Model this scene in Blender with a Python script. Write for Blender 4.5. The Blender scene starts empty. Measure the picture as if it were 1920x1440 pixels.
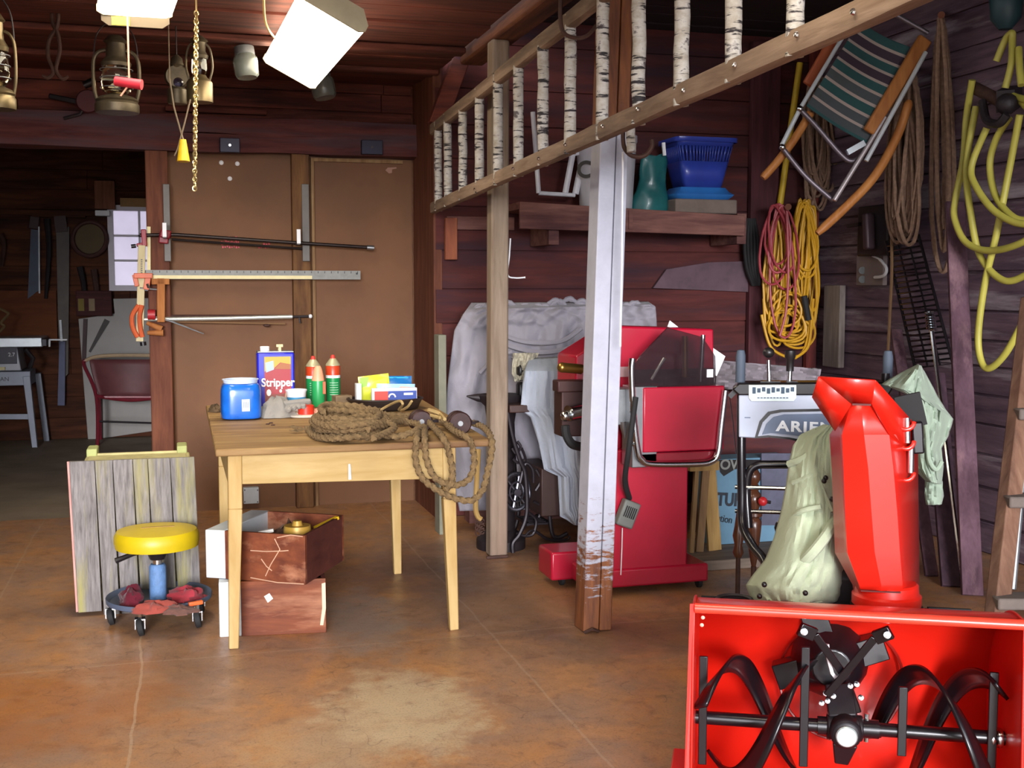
import bpy, math, random
from mathutils import Vector as V, Matrix, noise as mnoise
random.seed(11)
R = math.radians
SC = bpy.context.scene
COL = SC.collection

# ------------------------------------------------------------------ camera
FPX, HCAM = 2200.0, 1.37
YAW, PIT = R(16), math.atan(180/2200)
FW = V((math.sin(YAW)*math.cos(PIT), math.cos(YAW)*math.cos(PIT), -math.sin(PIT)))
RT = V((math.cos(YAW), -math.sin(YAW), 0))
UP = RT.cross(FW)
CAM = V((0, 0, HCAM))
cd = bpy.data.cameras.new('camera'); cam = bpy.data.objects.new('camera', cd); COL.objects.link(cam)
cd.sensor_fit = 'HORIZONTAL'; cd.sensor_width = 36; cd.lens = 36*FPX/1920; cd.clip_start = .05
cam.matrix_world = Matrix(((RT.x, UP.x, -FW.x, 0), (RT.y, UP.y, -FW.y, 0), (RT.z, UP.z, -FW.z, HCAM), (0, 0, 0, 1)))
SC.camera = cam

def ray(px, py): return FW*FPX + RT*(px-960) - UP*(py-720)
def P(px, py, x=None, y=None, z=None, d=None):
    """point of the place seen at a photo pixel, on a given world plane or at a given depth"""
    r = ray(px, py)
    if d is not None: t = d/FPX
    elif x is not None: t = x/r.x
    elif y is not None: t = y/r.y
    else: t = (z-HCAM)/r.z
    return CAM + r*t
def PP(px, py, p, n):
    r = ray(px, py); return CAM + r*((V(p)-CAM).dot(n)/r.dot(n))
def S(px, d): return px*d/FPX
def dep(p): return (V(p)-CAM).dot(FW)

# ------------------------------------------------------------------ mesh builder
class MB:
    def __init__(s): s.v = []; s.f = []; s.m = []; s.mi = 0
    def add(s, vs, fs):
        o = len(s.v); s.v += [V(a) for a in vs]
        for f in fs: s.f.append([o+i for i in f]); s.m.append(s.mi)
        return s
    def hexa(s, q): return s.add(q, [(0,3,2,1),(4,5,6,7),(0,1,5,4),(1,2,6,5),(2,3,7,6),(3,0,4,7)])
    def box(s, c, sz, m=None):
        a, b, c_ = sz[0]/2, sz[1]/2, sz[2]/2
        q = [V((x, y, z)) for z in (-c_, c_) for x, y in ((-a,-b),(a,-b),(a,b),(-a,b))]
        if m is not None: q = [m @ p for p in q]
        return s.hexa([p+V(c) for p in q])
    def bx(s, a, b):
        a, b = V(a), V(b); return s.box((a+b)/2, [abs(t) for t in (b-a)])
    def beam(s, p0, p1, w, h, up=(0,0,1), w1=None, h1=None):
        p0, p1 = V(p0), V(p1); t = (p1-p0).normalized(); u = V(up)
        if abs(t.dot(u)) > .98: u = V((0,1,0))
        sd = t.cross(u).normalized(); u = sd.cross(t)
        w1 = w if w1 is None else w1; h1 = h if h1 is None else h1
        q = []
        for p, a, b in ((p0, w, h), (p1, w1, h1)):
            q += [p-sd*a/2-u*b/2, p+sd*a/2-u*b/2, p+sd*a/2+u*b/2, p-sd*a/2+u*b/2]
        return s.hexa(q)
    def frames(s, pts, closed):
        n = len(pts); T = []
        for i in range(n):
            a = pts[(i-1) % n] if (closed or i > 0) else pts[i]
            b = pts[(i+1) % n] if (closed or i < n-1) else pts[i]
            t = (b-a); T.append(t.normalized() if t.length > 1e-9 else (T[-1] if T else V((0,0,1))))
        u = T[0].orthogonal().normalized(); out = []
        for t in T:
            u = u - t*u.dot(t)
            u = u.normalized() if u.length > 1e-6 else t.orthogonal().normalized()
            out.append((u, t.cross(u)))
        return out
    def tube(s, pts, r, n=8, closed=False, caps=True, tw=None, lobes=3, amp=.16):
        pts = [V(p) for p in pts]; fr = s.frames(pts, closed); vs = []; L = 0
        for i, p in enumerate(pts):
            if i: L += (p-pts[i-1]).length
            rr = r[i] if isinstance(r, (list, tuple)) else r
            u, w = fr[i]
            for k in range(n):
                a = 2*math.pi*k/n; q = rr
                if tw: q = rr*(1+amp*math.cos(lobes*(a-2*math.pi*L/tw)))
                vs.append(p+u*math.cos(a)*q+w*math.sin(a)*q)
        fs = []; m = len(pts)
        for i in range(m if closed else m-1):
            j = (i+1) % m
            for k in range(n): fs.append((i*n+k, i*n+(k+1) % n, j*n+(k+1) % n, j*n+k))
        if caps and not closed: fs += [tuple(range(n-1, -1, -1)), tuple(range((m-1)*n, m*n))]
        return s.add(vs, fs)
    def rope(s, pts, r, closed=False, n=12, pitch=None):
        pts = resample(pts, r*.75, closed); return s.tube(pts, r, n, closed, True, tw=(pitch or r*8.5), lobes=3, amp=.3)
    def lathe(s, prof, c=(0,0,0), n=24, axis=(0,0,1), caps=True, sq=0):
        ax = V(axis).normalized(); u = V((1,0,0)) if abs(ax.x) < .9 else V((0,1,0))
        u = (u-ax*u.dot(ax)).normalized(); w = ax.cross(u); vs = []; c = V(c)
        for r, z in prof:
            for k in range(n):
                a = 2*math.pi*k/n; q = 1
                if sq: q = (abs(math.cos(a))**sq+abs(math.sin(a))**sq)**(-1/sq)
                vs.append(c+ax*z+(u*math.cos(a)+w*math.sin(a))*max(r, 1e-5)*q)
        m = len(prof); fs = []
        for i in range(m-1):
            for k in range(n): fs.append((i*n+k, i*n+(k+1) % n, (i+1)*n+(k+1) % n, (i+1)*n+k))
        if caps: fs += [tuple(range(n-1, -1, -1)), tuple(range((m-1)*n, m*n))]
        return s.add(vs, fs)
    def cyl(s, p0, p1, r, n=16, r1=None):
        p0, p1 = V(p0), V(p1); return s.lathe([(r, 0), (r if r1 is None else r1, (p1-p0).length)], p0, n, p1-p0)
    def ball(s, c, r, n=12, sc=(1,1,1)):
        o = len(s.v); m = n//2+1
        s.lathe([(r*math.sin(math.pi*i/m), -r*math.cos(math.pi*i/m)) for i in range(m+1)], (0,0,0), n)
        for i in range(o, len(s.v)):
            p = s.v[i]; s.v[i] = V((p.x*sc[0], p.y*sc[1], p.z*sc[2]))+V(c)
        return s
    def prism(s, poly, ext):
        poly = [V(p) for p in poly]; e = V(ext); n = len(poly)
        return s.add(poly+[p+e for p in poly], [tuple(range(n-1, -1, -1)), tuple(range(n, 2*n))]+[(i, (i+1) % n, n+(i+1) % n, n+i) for i in range(n)])
    def grid(s, fn, nu, nv, mif=None):
        vs = [fn(i/nu, j/nv) for j in range(nv+1) for i in range(nu+1)]; o = len(s.v); s.v += [V(a) for a in vs]
        for j in range(nv):
            for i in range(nu):
                a = o+j*(nu+1)+i; s.f.append([a, a+1, a+nu+2, a+nu+1]); s.m.append(mif(i, j) if mif else s.mi)
        return s
    def build(s, name, mats, parent=None, bevel=0, solid=0, sub=0, smooth=38):
        me = bpy.data.meshes.new(name); off = V((0,0,0))
        if parent is not None and not parent.get('loc_frame'):
            q = parent
            while q is not None: off += q.location; q = q.parent
        me.from_pydata([tuple(p-off) for p in s.v], [], s.f)
        if not isinstance(mats, (list, tuple)): mats = [mats]
        for m in mats: me.materials.append(m)
        me.polygons.foreach_set('material_index', s.m)
        me.polygons.foreach_set('use_smooth', [True]*len(s.f))
        me.update()
        me.set_sharp_from_angle(angle=R(smooth))
        o = bpy.data.objects.new(name, me); COL.objects.link(o)
        if parent is not None:
            o.parent = parent
            if parent.get('loc_frame'): o['loc_frame'] = 1
        if sub:
            md = o.modifiers.new('sub', 'SUBSURF'); md.levels = md.render_levels = sub
        if solid:
            md = o.modifiers.new('solid', 'SOLIDIFY'); md.thickness = solid; md.offset = 0
        if bevel:
            md = o.modifiers.new('bev', 'BEVEL'); md.width = bevel; md.segments = 2; md.limit_method = 'ANGLE'; md.angle_limit = R(40)
        return o

def catmull(ctrl, n=8, closed=False):
    c = [V(p) for p in ctrl]; m = len(c); out = []
    for i in range(m if closed else m-1):
        a, b, d, e = (c[(i-1) % m], c[i], c[(i+1) % m], c[(i+2) % m]) if closed else (c[max(i-1, 0)], c[i], c[i+1], c[min(i+2, m-1)])
        for k in range(n):
            t = k/n
            out.append(.5*((2*b)+(d-a)*t+(2*a-5*b+4*d-e)*t*t+(3*b-a-3*d+e)*t*t*t))
    if not closed: out.append(c[-1])
    return out
def resample(pts, step, closed=False):
    pts = [V(p) for p in pts]
    if closed: pts = pts+[pts[0]]
    out = [pts[0]]; acc = 0
    for a, b in zip(pts, pts[1:]):
        L = (b-a).length; t = step-acc
        while t <= L and L > 0:
            out.append(a+(b-a)*(t/L)); t += step
        acc = L-(t-step)
    if not closed: out.append(pts[-1])
    return out
def arc(c, u, w, r, a0, a1, n=12):
    return [V(c)+V(u)*r*math.cos(R(a0+(a1-a0)*i/n))+V(w)*r*math.sin(R(a0+(a1-a0)*i/n)) for i in range(n+1)]
def jit(p, a): return V(p)+V((random.uniform(-a, a), random.uniform(-a, a), random.uniform(-a, a)))
def nz(x, y=0, z=0): return mnoise.noise(V((x, y, z)))

def thing(name, label, cat, loc, rotz=None, group=None, mat=None):
    o = bpy.data.objects.new(name, None); COL.objects.link(o); o.empty_display_size = .05
    o.location = loc
    if rotz is not None: o.rotation_euler = (0, 0, rotz); o['loc_frame'] = 1
    tag(o, label, cat, group); return o
def tag(o, label, cat, group=None):
    o['label'] = label; o['category'] = cat
    if group: o['group'] = group
    return o
def recenter(o):
    """give a one-mesh thing an origin at its base"""
    me = o.data; n = len(me.vertices)
    xs = [v.co.x for v in me.vertices]; ys = [v.co.y for v in me.vertices]; zs = [v.co.z for v in me.vertices]
    c = V(((min(xs)+max(xs))/2, (min(ys)+max(ys))/2, min(zs))); me.transform(Matrix.Translation(-c)); o.location = c
    return o
def one(mb, name, mats, label, cat, group=None, **k):
    return tag(recenter(mb.build(name, mats, None, **k)), label, cat, group)
def struct(mb, name, mats, **k):
    o = mb.build(name, mats, None, **k); o['kind'] = 'structure'; return o
def text(name, s, size, loc, right, up, mat, parent, ext=.0015, align='CENTER', bold=0, spacing=1.0, sx=1.0):
    cu = bpy.data.curves.new(name, 'FONT'); cu.body = s; cu.size = size; cu.extrude = ext; cu.align_x = align; cu.align_y = 'CENTER'
    cu.offset = bold; cu.space_character = spacing
    to = bpy.data.objects.new(name+'_tmp', cu); COL.objects.link(to)
    bpy.context.view_layer.update()
    me = bpy.data.meshes.new_from_object(to.evaluated_get(bpy.context.evaluated_depsgraph_get()))
    bpy.data.objects.remove(to)
    r = V(right).normalized(); u = V(up); u = (u-r*u.dot(r)).normalized(); n = r.cross(u)
    off = V((0,0,0))
    if parent is not None and not parent.get('loc_frame'):
        q = parent
        while q is not None: off += q.location; q = q.parent
    l = V(loc)-off
    for v in me.vertices: c = v.co.copy(); v.co = l+r*c.x*sx+u*c.y+n*c.z
    me.materials.clear(); me.materials.append(mat); me.name = name
    o = bpy.data.objects.new(name, me); COL.objects.link(o); o.parent = parent
    return o

# ------------------------------------------------------------------ materials
def lin(h):
    h = h.lstrip('#'); c = [int(h[i:i+2], 16)/255 for i in (0, 2, 4)]
    return tuple(x/12.92 if x <= .04045 else ((x+.055)/1.055)**2.4 for x in c)
def newmat(name):
    m = bpy.data.materials.new(name); m.use_nodes = True; nt = m.node_tree; b = nt.nodes['Principled BSDF']; return m, nt, b
def N(nt, t, **k):
    n = nt.nodes.new(t)
    for a, v in k.items():
        if a.startswith('i_'): n.inputs[a[2:].replace('_', ' ')].default_value = v
        else: setattr(n, a, v)
    return n
def coords(nt, scale=(1,1,1), rot=(0,0,0)):
    tc = N(nt, 'ShaderNodeTexCoord'); mp = N(nt, 'ShaderNodeMapping'); mp.inputs['Scale'].default_value = scale; mp.inputs['Rotation'].default_value = rot
    nt.links.new(tc.outputs['Object'], mp.inputs['Vector']); return mp.outputs['Vector']
def noise_n(nt, vec, scale, detail=4, rough=.55, dist=0):
    n = N(nt, 'ShaderNodeTexNoise'); n.inputs['Scale'].default_value = scale; n.inputs['Detail'].default_value = detail
    n.inputs['Roughness'].default_value = rough; n.inputs['Distortion'].default_value = dist
    nt.links.new(vec, n.inputs['Vector']); return n.outputs['Fac']
def ramp(nt, fac, stops):
    r = N(nt, 'ShaderNodeValToRGB'); e = r.color_ramp.elements
    while len(e) < len(stops): e.new(.5)
    for i, (p, c) in enumerate(stops): e[i].position = p; e[i].color = (*c, 1) if len(c) == 3 else c
    nt.links.new(fac, r.inputs['Fac']); return r.outputs['Color']
def mix(nt, fac, a, b, mode='MIX'):
    n = N(nt, 'ShaderNodeMix', data_type='RGBA', blend_type=mode)
    for s, v in ((0, fac), (6, a), (7, b)):
        if isinstance(v, (int, float)): n.inputs[s].default_value = v
        elif isinstance(v, tuple): n.inputs[s].default_value = (*v, 1) if len(v) == 3 else v
        else: nt.links.new(v, n.inputs[s])
    return n.outputs[2]
def math_n(nt, op, a, b=None, c=None):
    n = N(nt, 'ShaderNodeMath', operation=op)
    for i, v in enumerate((a, b, c)):
        if v is None: continue
        if isinstance(v, (int, float)): n.inputs[i].default_value = v
        else: nt.links.new(v, n.inputs[i])
    return n.outputs[0]
def bump(nt, b, h, st, dist=.01):
    n = N(nt, 'ShaderNodeBump'); n.inputs['Strength'].default_value = st; n.inputs['Distance'].default_value = dist
    nt.links.new(h, n.inputs['Height']); nt.links.new(n.outputs['Normal'], b.inputs['Normal'])
def shade(c, k): return tuple(min(1, x*k) for x in c)
MC = {}
def M(name, col, rough=.6, metal=0, var=.15, vs=9, bmp=0, bs=40, coat=0, trans=0, ior=1.45, spec=None, alpha=1):
    if name in MC: return MC[name]
    m, nt, b = newmat(name); c = lin(col)
    b.inputs['Roughness'].default_value = rough; b.inputs['Metallic'].default_value = metal
    if coat: b.inputs['Coat Weight'].default_value = coat; b.inputs['Coat Roughness'].default_value = .12
    if trans: b.inputs['Transmission Weight'].default_value = trans; b.inputs['IOR'].default_value = ior
    if spec is not None: b.inputs['Specular IOR Level'].default_value = spec
    if alpha < 1: b.inputs['Alpha'].default_value = alpha
    v = coords(nt); f = noise_n(nt, v, vs, 5, .6)
    nt.links.new(ramp(nt, f, [(.3, shade(c, 1-var)), (.7, shade(c, 1+var*.7))]), b.inputs['Base Color'])
    if bmp: bump(nt, b, noise_n(nt, v, bs, 4, .6), bmp)
    MC[name] = m; return m
def wood(name, c1, c2, axis='x', sc=5, st=10, rough=.75, bmp=.3, c3=None, c3amt=.3):
    """grain stretched along an axis, with weathered or stained blotches"""
    if name in MC: return MC[name]
    m, nt, b = newmat(name); a, d = lin(c1), lin(c2)
    k = {'x': (1, st, st), 'y': (st, 1, st), 'z': (st, st, 1)}[axis]
    v = coords(nt, tuple(q*sc/4 for q in k)); g = noise_n(nt, v, 2.2, 8, .62, .35)
    v2 = coords(nt); f2 = noise_n(nt, v2, 2.2, 4, .6)
    col = ramp(nt, g, [(.32, a), (.66, d)])
    col = mix(nt, math_n(nt, 'MULTIPLY', f2, .75), col, shade(a, .62))
    if c3: col = mix(nt, ramp(nt, noise_n(nt, coords(nt, tuple(q*.45 for q in k)), 1.7, 6, .65), [(.62-c3amt*.35, (0,0,0)), (.7, (1,1,1))]), col, lin(c3))
    nt.links.new(col, b.inputs['Base Color']); b.inputs['Roughness'].default_value = rough; b.inputs['Specular IOR Level'].default_value = .3
    if bmp: bump(nt, b, g, bmp, .006)
    MC[name] = m; return m
def emis(name, col, st):
    m, nt, b = newmat(name); b.inputs['Base Color'].default_value = (*lin(col), 1); b.inputs['Emission Color'].default_value = (*lin(col), 1)
    b.inputs['Emission Strength'].default_value = st; return m
def fabric(name, col, var=.12, bs=300, rough=.9, vs=3):
    if name in MC: return MC[name]
    m, nt, b = newmat(name); c = lin(col); v = coords(nt)
    nt.links.new(ramp(nt, noise_n(nt, v, vs, 5, .6), [(.3, shade(c, 1-var)), (.7, shade(c, 1+var*.5))]), b.inputs['Base Color'])
    b.inputs['Roughness'].default_value = rough; b.inputs['Sheen Weight'].default_value = .15; b.inputs['Specular IOR Level'].default_value = .15
    hh = math_n(nt, 'ADD', noise_n(nt, v, 16, 6, .65, 1.2), math_n(nt, 'MULTIPLY', noise_n(nt, v, bs, 2, .5), .08)); bump(nt, b, hh, .3, .02); MC[name] = m; return m
def glass(name, col='#ffffff', rough=.05, alpha=None):
    if name in MC: return MC[name]
    m, nt, b = newmat(name); b.inputs['Base Color'].default_value = (*lin(col), 1); b.inputs['Roughness'].default_value = rough
    b.inputs['Transmission Weight'].default_value = 1; b.inputs['IOR'].default_value = 1.45; MC[name] = m; return m
# ------------------------------------------------------------------ palette
m_black = M('black_paint', '#1a1618', .38, var=.3)
m_iron = M('dark_iron', '#2a2226', .55, .3, var=.35, vs=14, bmp=.2)
m_rust = M('rusty_iron', '#4a3028', .75, .25, var=.4, vs=20, bmp=.3)
m_chrome = M('chrome', '#d8dce0', .18, 1, var=.05)
m_steel = M('steel', '#9c9ea2', .35, .9, var=.15)
m_galv = M('galvanised', '#8d9094', .5, .7, var=.2, vs=20)
m_rubber = M('rubber', '#1c1a1c', .8, var=.2)
m_white = M('white_paint', '#e6e6ea', .5, var=.06)
m_cream = M('cream_paint', '#dccf9e', .6, var=.12)
m_stud = wood('stud_wood', '#5a2f22', '#875239', 'z', 5, 9, c3='#4e2a1e')
m_rope = M('manila_rope', '#735c3c', .95, var=.3, vs=60, bmp=.3, bs=160)
m_oldrope = M('old_rope', '#806452', .95, var=.3, vs=50)

# boarded walls: each wall is one mesh of stacked planks
def boards(name, mat, a, b, z0, z1, h, nrm, th=.025, gap=.006, seed=1, break_=2.6):
    rnd = random.Random(seed); mb = MB(); a, b = V(a), V(b); L = (b-a).length; t = (b-a)/L; n = V(nrm); z = z0
    mb.beam(a-n*th*1.2+V((0,0,(z0+z1)/2)), b-n*th*1.2+V((0,0,(z0+z1)/2)), .02, z1-z0)
    while z < z1-.01:
        hh = min(h*rnd.uniform(.8, 1.2), z1-z); x = 0
        while x < L-.01:
            w = min(break_*rnd.uniform(.6, 1.4), L-x)
            o = n*rnd.uniform(-.007, .007)
            mb.beam(a+t*(x+.002)-n*th/2+o+V((0,0,z+hh/2)), a+t*(x+w-.002)-n*th/2+o+V((0,0,z+hh/2)), th, hh-gap, (0,0,1)); x += w
        z += hh
    return struct(mb, name, mat, bevel=.003)

YP, YB, XR, XC = 7.4, 6.8, 4.0, 1.5
ZCL, ZCR = 2.62, 2.95
m_ceil = wood('ceiling_boards', '#47201a', '#7d4032', 'x', 4, 12, .8, .5, '#22100e', .35)
m_upper = wood('upper_boards', '#4a1f1b', '#83402f', 'x', 4, 12, .8, .5, '#2a1412', .3)
m_maroon = wood('maroon_boards', '#451d1d', '#6b3430', 'x', 3, 9, .8, .4, '#33202a', .45)
m_purple = wood('weathered_boards', '#4c3a48', '#856a76', 'y', 4, 10, .85, .6, '#a0939a', .25)
m_board = M('hardboard', '#6d4628', .7, var=.22, vs=2.5, bmp=.06, bs=120)
m_backroom = wood('back_room_boards', '#3e2015', '#73432a', 'x', 3, 9, .85, .4, '#23120c', .3)

# floor
def floor_mat():
    m, nt, b = newmat('stained_concrete'); v = coords(nt)
    n1 = noise_n(nt, v, 1.3, 6, .62, .6); n2 = noise_n(nt, v, 6, 6, .7, .4); n3 = noise_n(nt, v, 45, 4, .7)
    col = ramp(nt, n1, [(.26, lin('#86644f')), (.42, lin('#ac805e')), (.56, lin('#bb8350')), (.72, lin('#a6897a'))])
    col = mix(nt, ramp(nt, n2, [(.42, (0,0,0)), (.75, (.6,.6,.6))]), col, lin('#8b6f5e'))
    col = mix(nt, ramp(nt, n3, [(.6, (0,0,0)), (.8, (.45,.45,.45))]), col, lin('#b39a80'))
    n5 = noise_n(nt, v, 2.6, 9, .68, .8); col = mix(nt, ramp(nt, n5, [(.44, (0,0,0)), (.66, (.75,.75,.75))]), col, lin('#8f7466'))
    n6 = noise_n(nt, v, 14, 6, .7, .5); col = mix(nt, ramp(nt, n6, [(.3, (.55,.55,.55)), (.47, (0,0,0))]), col, lin('#6e4630'))
    sx = N(nt, 'ShaderNodeSeparateXYZ'); nt.links.new(v, sx.inputs[0]); X, Y = sx.outputs[0], sx.outputs[1]
    def blob(px, py, rx, ry, colr, amt, sc=3):
        nonlocal col
        c = P(px, py, z=0)
        dx = math_n(nt, 'DIVIDE', math_n(nt, 'SUBTRACT', X, c.x), rx); dy = math_n(nt, 'DIVIDE', math_n(nt, 'SUBTRACT', Y, c.y), ry)
        r = math_n(nt, 'ADD', math_n(nt, 'MULTIPLY', dx, dx), math_n(nt, 'MULTIPLY', dy, dy))
        r = math_n(nt, 'ADD', r, math_n(nt, 'MULTIPLY', math_n(nt, 'SUBTRACT', noise_n(nt, v, sc*2.2, 6, .7), .5), 3.2))
        fac = ramp(nt, r, [(.1, (amt,)*3), (1.0, (0,0,0))]); col = mix(nt, fac, col, lin(colr))
    blob(760, 1330, .30, .46, '#cdb898', .75, 4)
    blob(610, 1400, .3, .3, '#c2a988', .4, 5)
    blob(670, 1160, .22, .6, '#9a8a80', .75, 3)
    blob(1000, 1120, .6, .6, '#a87c52', .7, 2)
    blob(1200, 1190, .7, .35, '#6d5244', .6, 2)
    blob(60, 1330, .6, .5, '#a5622a', .55, 2)
    blob(830, 1080, .5, .5, '#6a524c', .5, 2)
    wob = math_n(nt, 'MULTIPLY', math_n(nt, 'SUBTRACT', noise_n(nt, v, 2, 3), .5), .05)
    def seam(A, c0, amt=.5, w=.0045):
        nonlocal col
        dd = math_n(nt, 'ABSOLUTE', math_n(nt, 'ADD', math_n(nt, 'SUBTRACT', A, c0), wob))
        fac = math_n(nt, 'MULTIPLY', math_n(nt, 'LESS_THAN', dd, w), amt); col = mix(nt, fac, col, lin('#c0a58c'))
    seam(X, P(253, 1330, z=0).x); seam(X, P(1050, 1330, z=0).x, .35); seam(Y, P(600, 1215, z=0).y, .35); seam(X, P(40, 1050, z=0).x, .3)
    # long scratches
    sv = coords(nt, (1.2, 14, 1), (0, 0, R(35))); sc = ramp(nt, noise_n(nt, sv, 3, 5, .6, .3), [(.66, (0,0,0)), (.74, (.4,.4,.4))])
    col = mix(nt, sc, col, lin('#b79c82'))
    vr = N(nt, 'ShaderNodeTexVoronoi', feature='DISTANCE_TO_EDGE'); vr.inputs['Scale'].default_value = 2.3; wv = N(nt, 'ShaderNodeVectorMath', operation='ADD'); wn = N(nt, 'ShaderNodeTexNoise'); wn.inputs['Scale'].default_value = 4
    nt.links.new(v, wn.inputs['Vector']); nt.links.new(v, wv.inputs[0]); nt.links.new(wn.outputs['Color'], wv.inputs[1]); nt.links.new(wv.outputs[0], vr.inputs['Vector'])
    cr = math_n(nt, 'MULTIPLY', math_n(nt, 'LESS_THAN', vr.outputs['Distance'], .008), math_n(nt, 'GREATER_THAN', n2, .52))
    col = mix(nt, math_n(nt, 'MULTIPLY', cr, .35), col, lin('#4e382c'))
    n4 = noise_n(nt, v, 130, 3, .7); col = mix(nt, ramp(nt, n4, [(.3, (.5,.5,.5)), (.48, (0,0,0))]), col, lin('#5b4030'))
    nt.links.new(col, b.inputs['Base Color'])
    b.inputs['Specular IOR Level'].default_value = .5
    nt.links.new(ramp(nt, n2, [(.3, (.3,.3,.3)), (.7, (.6,.6,.6))]), b.inputs['Roughness'])
    bump(nt, b, n3, .08, .004); return m
struct(MB().bx((-4, -.9, -.12), (XR+.1, YP, 0)), 'floor', floor_mat())
struct(MB().bx((-4, YP, -.12), (1.6, 11.5, 0)), 'floor_back_room', M('grey_concrete', '#93826e', .7, var=.25, vs=3, bmp=.1))
struct(MB().bx((-14, -14, -.3), (14, -.9, -.1)), 'ground_outside', M('gravel_yard', '#a49c90', .95, var=.3, vs=12))

# partition of hardboard with its studs, beam above
xl = P(279, 600, y=YP).x
struct(MB().bx((xl, YP, 0), (XC, YP+.04, 2.2)), 'wall_partition', m_board)
def stud(n, px0, px1, py0=300, dep_=.09, mat=m_stud, z0=0, z1=2.2):
    a = P(px0, 600, y=YP-dep_).x; b = P(px1, 600, y=YP-dep_).x
    return struct(MB().bx((a, YP-dep_, z0), (b, YP, z1)), n, mat, bevel=.006)
stud('trim_1', 279, 321); stud('trim_2', 551, 584, mat=wood('mid_stud', '#54331f', '#8a6238', 'z', 5, 9, c3='#49301f'), dep_=.08)
stud('trim_3', 797, 830, dep_=.1, mat=wood('end_stud', '#5c2c1c', '#8e5232', 'z', 5, 9, c3='#3c211a', c3amt=.5))
mb = MB(); a = P(587, 600, y=YP-.03).x; mb.bx((a, YP-.03, 0), (a+.018, YP, 2.17)); mb.bx((a, YP-.02, 2.15), (XC-.1, YP, 2.17))
struct(mb, 'trim_4', wood('lath', '#7a5636', '#a98a62', 'z', 5, 9))
m_hewn = wood('hewn_beam', '#452024', '#744038', 'x', 4, 11, .85, .7, '#4d3d45', .45)
mb = MB()
def hewn(u, v):
    x = -4+u*(XC+.1+4); a = 2*math.pi*v
    return V((x, YP-.03-.09*max(-1, min(1, 1.35*math.cos(a)))-.012*nz(x*3, v*5), 2.285+.105*max(-1, min(1, 1.35*math.sin(a)))+.014*nz(x*2.3, v*4, 3)))
mb.grid(hewn, 60, 16); struct(mb, 'trim_5', m_hewn)
boards('wall_upper', m_upper, (-4, YP, 0), (XC+.1, YP, 0), 2.2, ZCL+.02, .13, (0, -1, 0), seed=4)
mb = MB(); a, b = P(310, 205, y=YP-.03), P(500, 207, y=YP-.03); mb.bx((a.x, YP-.05, a.z-.012), (b.x, YP, a.z+.02))
struct(mb, 'trim_6', m_upper, bevel=.004)
# ceiling boards run across; joist edges stand below them
def ceil(name, x0, x1, y0, y1, z, mat, seed):
    rnd = random.Random(seed); mb = MB(); y = y0
    mb.bx((x0, y0, z+.03), (x1, y1, z+.08))
    while y < y1-.01:
        w = min(rnd.uniform(.16, .3), y1-y); o = rnd.uniform(0, .014); mb.bx((x0, y+.004, z+o), (x1, y+w-.004, z+.03+o)); y += w
    return struct(mb, name, mat, bevel=.003)
ceil('ceiling', -4, XC, -.9, 11.5, ZCL, m_ceil, 3)
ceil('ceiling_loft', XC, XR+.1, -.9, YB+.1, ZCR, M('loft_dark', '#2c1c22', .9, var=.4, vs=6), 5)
for k, yy in enumerate((6.75, 6.1)):
    mb = MB(); mb.bx((-4, yy, ZCL-.022), (XC, yy+.11, ZCL+.01)); struct(mb, 'trim_%d' % (7+k), m_ceil, bevel=.008)
# walls of the open bay
boards('wall_back', m_maroon, (XC-.02, YB, 0), (XR+.06, YB, 0), 0, ZCR, .24, (0, -1, 0), seed=8, break_=3)
boards('wall_right', m_purple, (XR, YB+.06, 0), (XR, -.9, 0), 0, ZCR, .17, (-1, 0, 0), seed=9, gap=.012, break_=2.2)
struct(MB().bx((XC-.03, YB, 0), (XC+.02, YP, 2.9)), 'wall_jog', m_stud)
boards('wall_left', m_backroom, (-2.6, -.9, 0), (-2.6, 11.5, 0), 0, ZCL, .22, (1, 0, 0), seed=10)
# back room
YW = 11.3
wa, wb = P(212, 395, y=YW), P(330, 535, y=YW)
boards('wall_back_room_low', m_backroom, (-2.6, YW, 0), (XC, YW, 0), 0, wb.z, .2, (0, -1, 0), seed=12)
boards('wall_back_room_high', m_backroom, (-2.6, YW, 0), (XC, YW, 0), wa.z, ZCL, .2, (0, -1, 0), seed=13)
boards('wall_back_room_side', m_backroom, (-2.6, YW, 0), (wa.x, YW, 0), wb.z, wa.z, .2, (0, -1, 0), seed=14)
struct(MB().bx((wb.x, YW, wb.z), (XC, YW+.04, wa.z)), 'wall_back_room_end', m_backroom)
struct(MB().bx((XC-.04, YP, 0), (XC, YW, ZCL)), 'wall_end', m_backroom)
mb = MB(); w = .05
mb.bx((wa.x-w, YW-.03, wb.z-w), (wa.x, YW+.03, wa.z+w)); mb.bx((wb.x, YW-.03, wb.z-w), (wb.x+w, YW+.03, wa.z+w))
mb.bx((wa.x, YW-.03, wa.z), (wb.x, YW+.03, wa.z+w)); mb.bx((wa.x, YW-.03, wb.z-w), (wb.x, YW+.03, wb.z))
hz = (wa.z-wb.z)/3
for i in (1, 2): mb.bx((wa.x, YW-.01, wb.z+hz*i-.01), (wb.x, YW+.01, wb.z+hz*i+.01))
for i in (1,): mb.bx((P(262,450,y=YW).x-.01, YW-.01, wb.z), (P(262,450,y=YW).x+.01, YW+.01, wa.z))
win = struct(mb, 'window_1', M('window_white', '#d9d2dc', .5, var=.08))
g = MB().bx((wa.x, YW-.002, wb.z), (wb.x, YW+.002, wa.z)).build('pane', M('window_glass', '#716a76', .3, trans=1, var=.12, vs=5), win)
a, b = P(225, 371, y=YW-.05), P(330, 389, y=YW-.05); struct(MB().bx((a.x, YW-.05, b.z), (b.x, YW, a.z)), 'trim_9', M('raw_pine', '#b08858', .7))
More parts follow.
